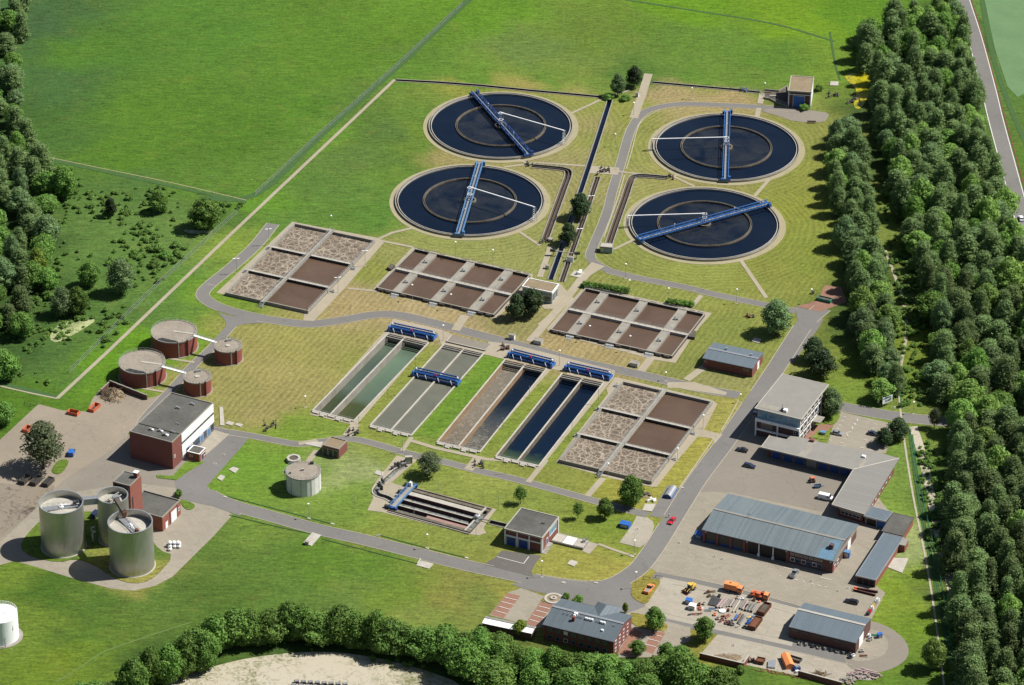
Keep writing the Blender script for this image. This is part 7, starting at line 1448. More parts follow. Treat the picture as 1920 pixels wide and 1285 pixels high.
for k in range(3):
    q = w8(1700 + k * 42, 668); t = thing('bulk_bag', 'white bulk bag lying on top of the heap beside the silo road', 'bag', G(*q) + Vector((0, 0, 1.0)), 0, 'white bulk bags by the silos, top layer'); MB().ball(G(*q) + Vector((0, 0, 1.7)), .8, 10, .8).build('body', MT['plastic_white'], t)
for k in range(9):
    q = w2(640 + k * 75, 440 + k * 16); kd = ('ring', 'drum', 'box')[k % 3]; t = junk(KW[kd][0], 'item %s in the shade along the storage hall' % ('one two three four five six seven eight nine'.split()[k]) if False else '%s %s in the shaded row along the front of the storage hall' % (('grey', 'pale', 'dark')[k % 3], KW[kd][1]), KW[kd][1], q, ('concrete', 'steel', 'dark_metal')[k % 3], kd, .9, 'goods along the storage hall')
for k, (x, y, kd, mt) in enumerate([(1470, 350, 'drum', 'white'), (1490, 380, 'ring', 'concrete_light'), (1470, 395, 'box', 'steel'), (1540, 330, 'bars', 'green'), (1280, 590, 'box', 'white'), (1240, 600, 'ring', 'dark_metal'), (1380, 530, 'box', 'concrete_light'), (1400, 580, 'bars', 'rust')]):
    junk(KW[kd][0], '%s %s %s the right gable of the storage hall' % (dict(white='white', concrete_light='pale', steel='grey', green='green', dark_metal='dark', rust='rusty')[mt], KW[kd][1], 'by' if y < 450 else 'at the near corner of'), KW[kd][1], w2(x, y), mt, kd, 1.0)
for k in range(8):
    q = v3(1335 + k * 10, 1050 - k * 14); c_ = ['dark_metal', 'red', 'concrete', 'white', 'yellow', 'steel', 'concrete_light', 'white'][k]
    junk('drum', '%s drum in the row at the right edge of the yard, %s' % (dict(dark_metal='dark', red='red', concrete='sandy', white='white', yellow='yellow', steel='grey', concrete_light='pale')[c_], 'near end' if k < 4 else 'far end'), 'drum', q, c_, 'drum', 1.1)
for a, b, lab in (((1232, 862), (1405, 892), 'upper of two long red steel beams at the right of the yard'), ((1228, 875), (1388, 915), 'lower of two long red steel beams at the right of the yard')):
    A, B_ = G(*v3(*a)), G(*v3(*b)); t = thing('steel_beam', lab, 'beam', A); m = MB(); z = Vector((0, 0, .06)); m.bar(A + z, B_ + z, .5, .08); m.bar(A + z * 7, B_ + z * 7, .08, .7); m.bar(A + z * 13, B_ + z * 13, .5, .08); m.build('profile', MT['orange_red' if False else 'wall_red'], t); MB().bar(A + z * 14.5, A.lerp(B_, .15) + z * 14.5, .5, .06).build('end_plate', MT['orange_red'], t)
q = G(*w2(600, 745)); t = thing('compressor', 'dark blue machine beside the orange container', 'machine', q, .4); M_ = abs_frame(t); m = MB(); m.box(q, (2.2, 1.4, 1.2), .4); m.build('casing', MT['blue_deep'], t); MB().box(q + Vector((0, 0, 1.2)), (1.2, 1.0, .5), .4).build('engine_cover', MT['steel'], t); MB().box(q + Vector((0, -1.6, 0)), (1.0, .8, .9), .2).build('tank', MT['white'], t)
q = G(*v5(655, 695)); junk('cable_reel', 'dark red cable reel beside the left storage bay', 'reel', v5(655, 695), 'wall_red', 'reel', 1.1)
# hoses strewn along the bottom wall
for k in range(5):
    pts = [Vector((0, 0, .1)) + G(*v5(640 + 60 * k + rs.uniform(-20, 20) + 22 * j, 740 + 10 * k + rs.uniform(-14, 14) + 5 * j)) for j in range(8)]; t = thing('hose', 'rust-brown hose strewn below the brown skip', 'hose', pts[0], 0, 'hoses on the ground at the bottom wall'); MB().path([Vector((v.x, v.y, .12)) for v in smooth(pts, 3)], .11, 5).build('coil', MT['clay'], t)
# brick and stone pile, debris heap, brushwood
def heap(name, lab, px, rx, ry, h, mt, n=90, s=.5, kind='bits'):
    p = G(*px); q = random.Random(int(px[0])); t = thing(name, lab, 'heap', p); m = MB(); N = 14; L3 = [[Vector((p.x + rx * (j / 4) * math.cos(2 * math.pi * i / N) * q.uniform(.85, 1.1), p.y + ry * (j / 4) * math.sin(2 * math.pi * i / N) * q.uniform(.85, 1.1), h * (1 - (j / 4) ** 1.3) * q.uniform(.8, 1.1) if j < 4 else .02)) for i in range(N)] for j in range(5)]
    for j in range(4):
        for i in range(N): m.poly([L3[j][i], L3[j + 1][i], L3[j + 1][(i + 1) % N], L3[j][(i + 1) % N]])
    m.build('mound', MT['dirt' if mt != 'rubble' else 'concrete'], t); m = MB()
    for _ in range(n):
        a, d = q.uniform(0, 6.28), q.uniform(0, 1) ** .6; x, y = p.x + rx * d * math.cos(a), p.y + ry * d * math.sin(a); z = h * (1 - d ** 1.3) + .05
        if kind == 'bits': m.box(Vector((x, y, z)), (s * q.uniform(.5, 1.4), s * q.uniform(.4, .9), s * .5), q.uniform(0, 3), q.uniform(-.4, .4))
        else: b = q.uniform(0, 6.28); m.tube(Vector((x, y, z)), Vector((x + 1.6 * math.cos(b), y + 1.6 * math.sin(b), max(.1, z + q.uniform(-.5, .9)))), .07, 4)
    o = m.build('pieces', MT['wood' if kind != 'bits' else ('pipe_pink' if mt == 'rubble' else mt)], t); o['kind'] = 'stuff'
heap('debris_heap', 'brushwood and debris heap inside the stepped wall', u3(825, 628), 4.6, 5.5, 2.6, 'wood', 150, .5, 'twigs'); heap('rubble_pile', 'pale brick rubble pile at the lower end of the turning loop', v5(1460, 795), 5.6, 2.6, .8, 'rubble', 110, .7)
heap('rubble_pile', 'grey rubble and pipe ends right of the right bay wall', v5(1345, 835), 2.6, 2.2, .8, 'concrete', 50, .7); heap('brushwood', 'dry brushwood inside the right storage bay', v5(1130, 790), 3.2, 1.6, .8, 'wood', 60, .4, 'twigs'); heap('sand_heap', 'low heap of pale sand in the left storage bay', v5(480, 665), 5, 2.6, .8, 'concrete_light', 20, .3)
heap('rubble_pile', 'stone blocks beside the slab near the half-round store', v1(960, 365), 2.0, 1.8, .6, 'concrete_dark', 16, .8)
for k, (x, y) in enumerate([(1480, 772), (1505, 782), (1440, 780), (1530, 800)]):
    t = thing('concrete_beam', 'broken pinkish beam on top of the rubble by the turning loop', 'beam', G(*v5(x, y)), 0, 'broken beams on the rubble'); p = t.location.copy(); MB().bar(p + Vector((-2, .9, 1.1)), p + Vector((2, -.6, .9 + .1 * k)), .5, .35).build('beam', MT['pipe_pink'], t); MB().bar(p + Vector((1.95, -.58, .9 + .1 * k)), p + Vector((2.3, -.7, .9 + .1 * k)), .12, .1).build('reinforcement', MT['rust'], t)
# mast with yellow post near the slab, pump fittings, pipe bridge
p = G(*v1(1022, 410)); t = thing('hydrant_stand', 'white fittings with a yellow post beside the half-round store', 'hydrant', p); MB().tube(p, p + Vector((.1, 0, 3.0)), .16, 8).build('yellow_post', MT['yellow'], t); m = MB(); [m.box(p + Vector((dx, dy, 0)), (1.1, .8, .7), .4) for dx, dy in ((-1.4, -.5), (.9, -.6), (-.2, 1.1))]; m.tube(p + Vector((-1.6, -.6, .8)), p + Vector((1.4, .3, .8)), .25, 8); m.build('fittings', MT['white'], t)
a, b = G(*w3(95, 960)), G(*w3(325, 990)); t = thing('pipe_bridge', 'light pipe bridge with two black drums over both channels', 'pipe bridge', a); z = Vector((0, 0, 2.2)); MB().tube(a + z, b + z, .2, 8).build('beam', MT['concrete_light'], t)
for q, s in ((a, -1), (b, 1)): MB().tube(q + z + Vector((s * 1.4, 0, .1)), q + z + Vector((-s * .8, 0, .1)), .62, 12).build('drum', MT['black'], t); MB().tube(q, q + z, .15, 8).build('post', MT['steel'], t)
p = G(*w3(350, 1150)); t = thing('dosing_tank', 'small white tank on the slab right of the brown channel', 'tank', p); MB().tube(p + Vector((-.9, -.3, .8)), p + Vector((.9, .3, .8)), .55, 12).build('shell', MT['white'], t, True); MB().box(p + Vector((.7, .9, .1)), (1.2, 1, 1.3)).build('box', MT['white'], t); MB().box(p + Vector((0, 0, .1)), (1.4, .8, .3)).build('cradle', MT['dark_metal'], t)
# valve stations: grouped fittings on pads
def station(lab, px, n, sp, mt='dark_metal'):
    p = G(*px); t = thing('valve_station', lab, 'valves', p); q = random.Random(int(px[0] * 7))
    for k in range(n):
        c = p + Vector((q.uniform(-sp, sp), q.uniform(-sp, sp) * 1.2, .1)); m = MB(); m.box(c, (.8, .6, .6), q.uniform(0, 3)); m.tube(c + Vector((0, 0, .6)), c + Vector((0, 0, 1.3)), .09, 6); m.tube(c + Vector((0, 0, 1.25)), c + Vector((0, 0, 1.32)), .32, 10); m.build('valve', MT[mt if k % 3 else 'concrete_dark'], t)
    m = MB(); m.path([p + Vector((-sp, -sp, .35)), p + Vector((sp, sp, .35)), p + Vector((sp, -sp * .4, .35))], .18, 8); m.build('pipework', MT['concrete_dark'], t)
station('valves on the pad below the first basin', u6(400, 905), 6, 1.9); station('valves on the pad below the third basin', u6(1310, 1140), 6, 1.9); station('grey valve machinery at the clarifier crossing', w3(590, 120), 9, 2.8); station('valves at the left end of the angled left channel', t3(985, 820), 4, 1.4); station('valves at the right end of the angled right channel', t4(530, 910), 4, 1.4)
station('valves at the near end of the left angled channel', t8(1240, 215), 4, 1.3); station('pipework and red valves between the second and third basin heads', t8(950, 990), 6, 2.2, 'wall_red'); station('rusty machine on the lawn left of the large light green tree', u2(95, 868), 4, 1.4, 'rust'); station('antenna-like fittings on the small paved nose by the long lawn', w4(1350, 660), 5, 2.2); station('concrete lids and fittings right of the far tan-roofed building', w5(1560, 300), 6, 2.6)
station('dark machinery under the wood edge at the far right', w5(1800, 365), 6, 2.8); station('blue lidded fittings along the far dark channel', w5(560, 235), 5, 1.6, 'blue_light')
for x, y, lab in ((1225, 520, 'left'), (1460, 575, 'right')): 
    p = G(*w4(x, 650)); t = thing('yard_lantern', 'black lantern post at the small paved nose, %s one' % lab, 'lantern', p + Vector(((x - 1225) / 60 if False else 0, 0, 0))); MB().tube(p, p + Vector((0, 0, 2.8)), .08, 6).build('pole', MT['black'], t); MB().box(p + Vector((.15, 0, 2.8)), (.5, .3, .2)).build('lamp_head', MT['black'], t)
p = G(*w5(1330, 607)); t = thing('park_bench', 'grey bench at the edge of the far paved yard', 'bench', p); MB().box(p + Vector((0, 0, .4)), (3.6, .6, .1), -.05).build('seat', MT['wood'], t); MB().box(p + Vector((0, .32, .5)), (3.6, .08, .5), -.05).build('backrest', MT['wood'], t); [MB().box(p + Vector((s * 1.5, 0, 0)), (.15, .5, .4)).build('leg', MT['dark_metal'], t) for s in (-1, 1)]
# planting ring by the administration building
p = G(*v4(758, 303)); t = thing('planter_ring', 'round white-rimmed planter at the lawn tip above the administration building', 'planter', p); MB().ring(p, 2.3, 3.2, 0, .35, 28).build('rim', MT['concrete_light'], t); MB().disc(p, 2.3, .25, 24).build('soil', MT['dirt'], t); MB().ring(p, .5, 1.1, .2, .6, 16).build('inner_ring', MT['concrete_light'], t)
for px, lab in ((v1(975, 1085), 'left'), (v1(1080, 1075), 'right')):
    p = G(*px); t = thing('barrier', 'low dark barrier rail above the flatbed truck, %s one' % lab, 'barrier', p); m = MB(); m.bar(p + Vector((-1.2, .2, .9)), p + Vector((1.2, -.2, .9)), .12, .12); m.build('rail', MT['dark_metal'], t); [MB().box(p + Vector((s * 1.1, -s * .2, 0)), (.14, .14, .9)).build('post', MT['dark_metal'], t) for s in (-1, 1)]
# information board at the gate: a plain white board with a pale blue band (no readable text in the photograph)
p = G(*v2(1300, 372)); an = R(35); t = thing('sign_board', 'large white information board on two posts at the entrance road', 'sign', p, an); m = MB(); d = Vector((math.cos(an), math.sin(an), 0)); nn = Vector((math.sin(an), -math.cos(an), 0))
MB().box(p + Vector((0, 0, 1.4)), (4.6, .15, 2.6), an).build('board', MT['white'], t); MB().box(p + Vector((0, 0, 3.3)) + nn * .09 - d * .2, (3.8, .05, .45), an).build('blue_band', MT['blue_light'], t); MB().box(p + Vector((0, 0, 1.9)) + nn * .09 + d * .3, (3.0, .05, .9), an).build('grey_panel', MT['teal'], t); [MB().box(p + d * s * 1.9 - nn * .12, (.14, .14, 2.6), an).build('post', MT['steel'], t) for s in (-1, 1)]
for px, lab in ((v2(1222, 360), 'left of the board'), (v2(1365, 408), 'between board and gate')):
    p = G(*px); t = thing('small_sign', 'small white sign ' + lab, 'sign', p); MB().box(p + Vector((0, 0, .6)), (.7, .08, .9), .4).build('plate', MT['white'], t); MB().box(p, (.1, .1, .7)).build('post', MT['steel'], t)
# ================================================================ fences
def fence(lab, pts, h, mt, step=3.0, mesh_mt=None):
    P = [G(*q) for q in pts]; t = thing('fence', lab, 'fence', P[0]); m = MB(); k_ = 0
    for a, b in zip(P[:-1], P[1:]):
        for zz in (.1, h * .5, h - .05): m.bar(a + Vector((0, 0, zz)), b + Vector((0, 0, zz)), .05, .05)
        n = max(1, int((b - a).length / 1.0))
        for i in range(n): m.tube(a.lerp(b, i / n) + Vector((0, 0, .1)), a.lerp(b, i / n) + Vector((0, 0, h)), .022, 3, cap=False)
    m.build('wire_mesh', MT[mt], t)
    for a, b in zip(P[:-1], P[1:]):
        n = max(1, int((b - a).length / step))
        for i in range(n):
            if k_ < 99: MB().box(a.lerp(b, i / n), (.12, .12, h + .1)).build('post', MT[mt], t); k_ += 1
fence('tall green mesh fence along the ditch right of the lawn', [(1704, 803), (1718, 880), (1732, 950), (1746, 1015), (1762, 1085), (1778, 1180), (1795, 1285)], 2.2, 'green', 4)
fence('green mesh fence above the plant gate', [(1676, 690), (1684, 730), (1692, 768)], 2.2, 'green', 4); fence('grey mesh fence along the rough meadow left of the concrete strip', [(446, 398), (400, 440), (340, 495), (270, 560), (200, 630), (130, 700)], 1.8, 'rail', 6)
fence('thin grey fence along the meadow ditch', [(868, 8), (740, 128), (600, 252), (478, 366)], 1.4, 'rail', 7); fence('short dark fence at the corner of the left yard', [u3(180, 700), u3(225, 712), u3(290, 695)], 1.5, 'dark_metal', 3); fence('silvery railing along the far dark channel by the tan-roofed building', [w5(420, 215), w5(560, 228), w5(740, 240), w5(790, 300)], 1.1, 'rail', 3)
# outlet basin left of the far building
P = [G(*w5(*q)) for q in [(800, 240), (960, 255), (1060, 200), (1066, 430), (930, 380), (860, 345), (785, 330)]]; t = thing('outlet_pit', 'shaded concrete outlet pit left of the far tan-roofed building', 'pit', P[0]); MB().poly([(v.x, v.y, .1) for v in P]).build('floor', MT['concrete_dark'], t)
m = MB(); [m.bar(Vector((a.x, a.y, .4)), Vector((b.x, b.y, .4)), .3, .8) for a, b in zip(P, P[1:])]; m.build('wall', MT['concrete'], t); m = MB(); m.rail([Vector((v.x, v.y, .8)) for v in P[3:]], 1, .04, 2); m.build('railing', MT['rail'], t); MB().bar(G(*w5(860, 300), 1), G(*w5(930, 302), 1), .6, .5).build('sluice', MT['concrete_light'], t); MB().bar(G(*w5(800, 258), 1.2), G(*w5(870, 264), 1.2), .25, .25).build('red_rail', MT['wall_red'], t)
# ================================================================ pale dirt track at the bottom edge with stacked grey boxes
outl(.02, 'dirt_track', 'dirt_pale', [(290, 1296), (335, 1270), (400, 1250), (470, 1233), (560, 1223), (630, 1223), (710, 1234), (790, 1254), (870, 1284), (900, 1330), (300, 1330)], 1)
for k in range(14):
    r_, c_ = divmod(k, 8); px = (556 + c_ * 13 - r_ * 5, 1281 + r_ * 7 + c_ * .8); p = G(*px); t = thing('crate', 'pale grey crate stacked at the bottom picture edge on the dirt', 'crate', p, .2, 'grey crates on the dirt track'); MB().box(p, (1.5, 1.3, 1.0), .2).build('box', MT['concrete_dark'], t); MB().box(p + Vector((0, 0, 1.0)), (1.2, 1.0, .08), .2).build('lid', MT['steel'], t)
# manhole covers and drains
q = [(v1, 1255, 770), (v1, 1560, 888), (v1, 1628, 912), (v1, 897, 655), (v3, 926, 806), (v3, 1190, 856), (v5, 520, 578), (v3, 1118, 876), (u5, 90, 664), (u5, 153, 597)]
for i, (t_, x, y) in enumerate(q):
    p = G(*t_(x, y)); t = thing('manhole_cover', 'round manhole cover set in the yard paving', 'manhole cover', p + Vector((0, 0, .12)), 0, 'manhole covers'); MB().ring(p, .38, .62, .1, .2, 18).build('rim', MT['concrete_light'], t); MB().cyl((p.x, p.y), .4, .1, .19, 14).build('lid', MT['concrete_dark'], t)
# light mark stones along the lower kerb lines
for i, (x, y) in enumerate([u5(165, 905), u5(775, 1062), u5(948, 1102), u5(1280, 1188), u8(135, 800), u8(895, 995), u8(555, 912), v1(260, 1118), v1(540, 1118), v1(850, 892), v1(1280, 298), u8(1730, 1205)]):
    p = G(x, y); t = tag(MB().box(p, (1.3, .7, .22), ANG).build('gutter_stone', MT['concrete_light']), 'pale inlet stone beside the road kerb', 'stone', 'pale inlet stones along the roads')
# ================================================================ person at the red car
def person(px, heading, lab):
    p = G(*px); me = bpy.data.meshes.new('person'); J = [(0, 0, .95), (0, 0, 1.15), (0, 0, 1.42), (.02, 0, 1.52), (.04, 0, 1.68), (0, .19, 1.40), (.10, .27, 1.14), (.30, .22, 1.0), (0, -.19, 1.40), (.02, -.27, 1.12), (.10, -.27, .88), (0, .1, .90), (.05, .12, .48), (0, .13, .08), (.14, .13, .03), (0, -.1, .90), (.02, -.12, .48), (-.06, -.13, .08), (.08, -.13, .03), (.05, 0, 1.76)]
    E_ = [(0, 1), (1, 2), (2, 3), (3, 4), (4, 19), (2, 5), (5, 6), (6, 7), (2, 8), (8, 9), (9, 10), (0, 11), (11, 12), (12, 13), (13, 14), (0, 15), (15, 16), (16, 17), (17, 18)]
    rad = [.15, .15, .17, .06, .10, .075, .05, .04, .075, .05, .04, .10, .065, .045, .04, .10, .065, .045, .04, .07]
    me.from_pydata(J, E_, []); o = bpy.data.objects.new('person', me); scn.collection.objects.link(o); s = o.modifiers.new('skin', 'SKIN'); b = o.modifiers.new('sub', 'SUBSURF'); b.levels = b.render_levels = 2
    for i, r_ in enumerate(rad): me.skin_vertices[0].data[i].radius = (r_, r_); 
    me.skin_vertices[0].data[0].use_root = True; me.materials.append(MT['cloth_dark']); o.location = p + Vector((0, 0, .16)); o.rotation_euler = (0, 0, heading); tag(o, lab, 'person')
    h = MB(); h.ball((.05, 0, 1.72), .115, 10, 1.2); k = h.build('head', MT['skin']); k.parent = o; h = MB(); h.ball((.03, 0, 1.77), .12, 10, .9); k = h.build('hair', MT['cloth_dark']); k.parent = o; h = MB(); h.cyl((0, 0), .215, 1.0, 1.46, 12, .19); k = h.build('shirt', MT['white'])
    k.parent = o
MT_H = None
person(v1(1166, 552), HU, 'person in pale shirt standing at the open door of the red car')
# ================================================================ trees: leaf-clump crowns on tapered trunks with limbs
def leafmat(name, c1, c2, c3):
    m, n = newmat(name, .75, 0, .25); at = n.n('ShaderNodeVertexColor', layer_name='v'); oi = n.n('ShaderNodeObjectInfo')
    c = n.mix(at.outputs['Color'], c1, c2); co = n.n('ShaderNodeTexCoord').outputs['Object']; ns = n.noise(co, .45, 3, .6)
    c = n.mix(n.math('SUBTRACT', n.math('MULTIPLY', ns, 1.5), .35, clamp=True), c, c3)
    wn_ = n.noise(n.n('ShaderNodeNewGeometry').outputs['Position'], .085, 3, .6)
    c = n.mix(n.math('MULTIPLY', n.math('SUBTRACT', n.math('MULTIPLY', wn_, 2.6), .9, clamp=True), .6), c, tuple(min(.5, q * k) for q, k in zip(c2[:3], (1.18, 1.15, 1.1))) + (1,))
    h = n.n('ShaderNodeHueSaturation'); n.l(c, h.inputs['Color']); n.l(n.math('ADD', .494, n.math('MULTIPLY', oi.outputs['Random'], .020)), h.inputs['Hue']); n.l(n.math('ADD', .74, n.math('MULTIPLY', oi.outputs['Random'], .62)), h.inputs['Value'])
    n.l(h.outputs[0], n.b.inputs['Base Color'])
    tr = n.n('ShaderNodeBsdfTranslucent'); n.l(h.outputs[0], tr.inputs['Color']); mx = n.n('ShaderNodeMixShader', i_0=.36); out = n.t.nodes['Material Output']
    n.l(n.b.outputs[0], mx.inputs[1]); n.l(tr.outputs[0], mx.inputs[2]); n.l(mx.outputs[0], out.inputs['Surface']); return m
LM = dict(alder=leafmat('alder_leaves', (.095, .145, .045, 1), (.155, .222, .075, 1), (.12, .17, .065, 1)), broad=leafmat('broadleaf_leaves', (.085, .165, .030, 1), (.165, .27, .055, 1), (.10, .185, .036, 1)),
          light=leafmat('light_green_leaves', (.15, .25, .05, 1), (.24, .35, .085, 1), (.17, .27, .06, 1)), olive=leafmat('olive_leaves', (.085, .11, .045, 1), (.14, .17, .085, 1), (.10, .12, .06, 1)), dark=leafmat('dark_needles', (.030, .055, .022, 1), (.070, .105, .042, 1), (.05, .075, .032, 1)),
          grey=leafmat('grey_green_leaves', (.105, .165, .062, 1), (.165, .24, .098, 1), (.125, .185, .075, 1)), bright=leafmat('yellow_green_leaves', (.16, .24, .03, 1), (.24, .32, .05, 1), (.18, .26, .04, 1)))
def crown_mesh(name, seed, H, Rr, z0, nl, size, mt, shape='round', blobs=16, gap=0.0):
    g_ = np.random.default_rng(seed); B_ = []
    for i in range(blobs):
        f = (i + .5) / blobs; z = z0 + (H - z0) * (f if shape != 'round' else .12 + .76 * f)
        if shape == 'tall': rad = Rr * (np.sin(np.pi * (f * .78 + .16)) ** .8) * (1 - .25 * f)
        elif shape == 'cone': rad = Rr * (1.02 - f) ** .75
        else: rad = Rr * np.sqrt(max(.05, 1 - (2 * f - .9) ** 2))
        a = i * 2.4 + g_.uniform(-.4, .4); br = Rr * g_.uniform(.26, .52) * (1 if shape == 'round' else .85); d = max(0, rad - br * .75) * g_.uniform(.75, 1.05)
        B_.append((d * np.cos(a), d * np.sin(a), z, br, br * g_.uniform(.7, .95)))
    B_.append((0, 0, (z0 + H) / 2, Rr * .62, (H - z0) * .40)); B_.append((0, 0, H - Rr * (.35 if shape == 'round' else .25), Rr * .38, Rr * .38))
    B_ = np.array(B_); wt = B_[:, 3] ** 2; k = g_.choice(len(B_), nl, p=wt / wt.sum()); b = B_[k]
    dv = g_.normal(size=(nl, 3)); dv[:, 2] = dv[:, 2] * .9 + .15; dv /= np.linalg.norm(dv, axis=1)[:, None]
    rr = g_.uniform(*((.80, 1.12) if shape == 'round' else (.6, 1.3)), nl)[:, None]; P = b[:, :3] + dv * rr * np.stack([b[:, 3], b[:, 3], b[:, 4]], 1)
    if gap: q = np.sin(P[:, 0] * 1.9 + seed) + np.sin(P[:, 1] * 2.1 + 1) + np.sin(P[:, 2] * 1.7); keep = q > -3 + gap * 3; P, dv = P[keep], dv[keep]; nl = len(P)
    N = dv + g_.normal(size=(nl, 3)) * .55; N /= np.linalg.norm(N, axis=1)[:, None]
    A = np.cross(N, g_.normal(size=(nl, 3))); A /= np.linalg.norm(A, axis=1)[:, None]; Bb = np.cross(N, A); s = (size * g_.uniform(.6, 1.35, nl))[:, None]; s2 = s * g_.uniform(.5, .9, nl)[:, None]
    V = np.stack([P - A * s * .5, P - Bb * s2 * .5 + N * s * .08, P + A * s * .5, P + Bb * s2 * .5 + N * s * .08], 1).reshape(-1, 3); col = g_.uniform(0, 1, nl).repeat(4)
    F = np.arange(nl * 4).reshape(-1, 4)
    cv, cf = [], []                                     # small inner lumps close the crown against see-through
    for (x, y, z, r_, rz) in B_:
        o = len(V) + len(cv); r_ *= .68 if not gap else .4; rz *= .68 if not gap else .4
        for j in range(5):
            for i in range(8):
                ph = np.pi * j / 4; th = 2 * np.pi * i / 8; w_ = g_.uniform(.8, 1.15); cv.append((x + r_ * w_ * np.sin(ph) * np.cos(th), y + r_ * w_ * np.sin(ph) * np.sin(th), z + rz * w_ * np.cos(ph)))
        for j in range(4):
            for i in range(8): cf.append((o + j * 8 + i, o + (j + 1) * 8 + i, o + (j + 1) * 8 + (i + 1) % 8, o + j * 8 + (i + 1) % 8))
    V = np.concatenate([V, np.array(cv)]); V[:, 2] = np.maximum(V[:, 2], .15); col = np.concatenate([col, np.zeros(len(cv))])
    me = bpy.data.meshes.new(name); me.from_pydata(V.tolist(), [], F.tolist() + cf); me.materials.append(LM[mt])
    at = me.color_attributes.new('v', 'FLOAT_COLOR', 'POINT'); at.data.foreach_set('color', np.stack([col, col, col, np.ones(len(col))], 1).astype(np.float32).ravel()); me.update(); return me
def trunk_mesh(name, seed, H, r_, spread):
    q = random.Random(seed); m = MB(); a = Vector((0, 0, -.1)); b = Vector((q.uniform(-.2, .2), q.uniform(-.2, .2), H * .35)); c = b + Vector((q.uniform(-.3, .3), q.uniform(-.3, .3), H * .4))
    m.tube(a, b, r_, 8, r_ * .75); m.tube(b, c, r_ * .75, 7, r_ * .3)
    for k in range(5):
        t = k * 1.26 + q.uniform(-.4, .4); s = b.lerp(c, .1 + .16 * k); m.tube(s, s + Vector((math.cos(t) * spread * .6, math.sin(t) * spread * .6, H * .16)), r_ * .38, 5, r_ * .12)
    me = bpy.data.meshes.new(name); me.from_pydata(m.v, [], m.f); me.materials.append(MT['bark']); me.update(); return me
SP = {}
def species(key, n, H, Rr, z0, nl, size, mt, shape, blobs, gap=0.0, tr=.28):
    SP[key] = [(crown_mesh(key + '_crown', 11 * i + len(SP) * 100, H, Rr, z0, nl, size, mt, shape, blobs, gap), trunk_mesh(key + '_trunk', i, H * .8, tr, Rr)) for i in range(n)]; SP[key + '_s'] = (H, Rr)
species('alder', 5, 14, 4.0, 1.0, 5600, .48, 'alder', 'tall', 40)
species('poplar', 4, 14, 3.9, 1.0, 5200, .48, 'alder', 'cone', 40)
species('oak', 5, 10, 4.6, .8, 4600, .58, 'broad', 'round', 24)
species('ash', 2, 12, 5.0, 1.5, 3800, .64, 'light', 'round', 18)
species('pine', 2, 10, 4.4, 1.0, 3400, .60, 'dark', 'round', 14)
species('willow', 3, 12, 4.6, .8, 4600, .50, 'grey', 'round', 24)
species('birch', 2, 13, 4.6, 2.0, 4200, .50, 'olive', 'round', 20, .22)
species('maple', 2, 8, 3.4, 1.2, 2400, .52, 'broad', 'round', 14)
species('young', 2, 7, 2.7, 1.8, 1100, .45, 'broad', 'round', 10, .35, .16)
species('shrub', 2, 3, 2.4, .2, 1100, .45, 'broad', 'round', 9, 0, .1)
species('lime', 2, 8, 3.6, .8, 2200, .55, 'bright', 'round', 12)
TN = [0]
def tree(kind, p, H=None, Wd=None, label=None, group=None, name='tree', cat='tree'):
    H0, R0 = SP[kind + '_s']; q = rnd.random(); cm, tm = SP[kind][rnd.randrange(len(SP[kind]))]
    sz = (H / H0) if H else rnd.uniform(.85, 1.15); sx = (Wd / 2 / R0) if Wd else sz * rnd.uniform(.9, 1.1)
    t = bpy.data.objects.new(name, None); scn.collection.objects.link(t); t.location = (p.x, p.y, 0); t.rotation_euler = (0, 0, rnd.uniform(0, 6.28)); t.scale = (sx, sx * rnd.uniform(.94, 1.06), sz); t.empty_display_size = 1
    tag(t, label, cat, group); c = bpy.data.objects.new('crown', cm); k = bpy.data.objects.new('trunk', tm)
    for o in (c, k): scn.collection.objects.link(o); o.parent = t
    return t
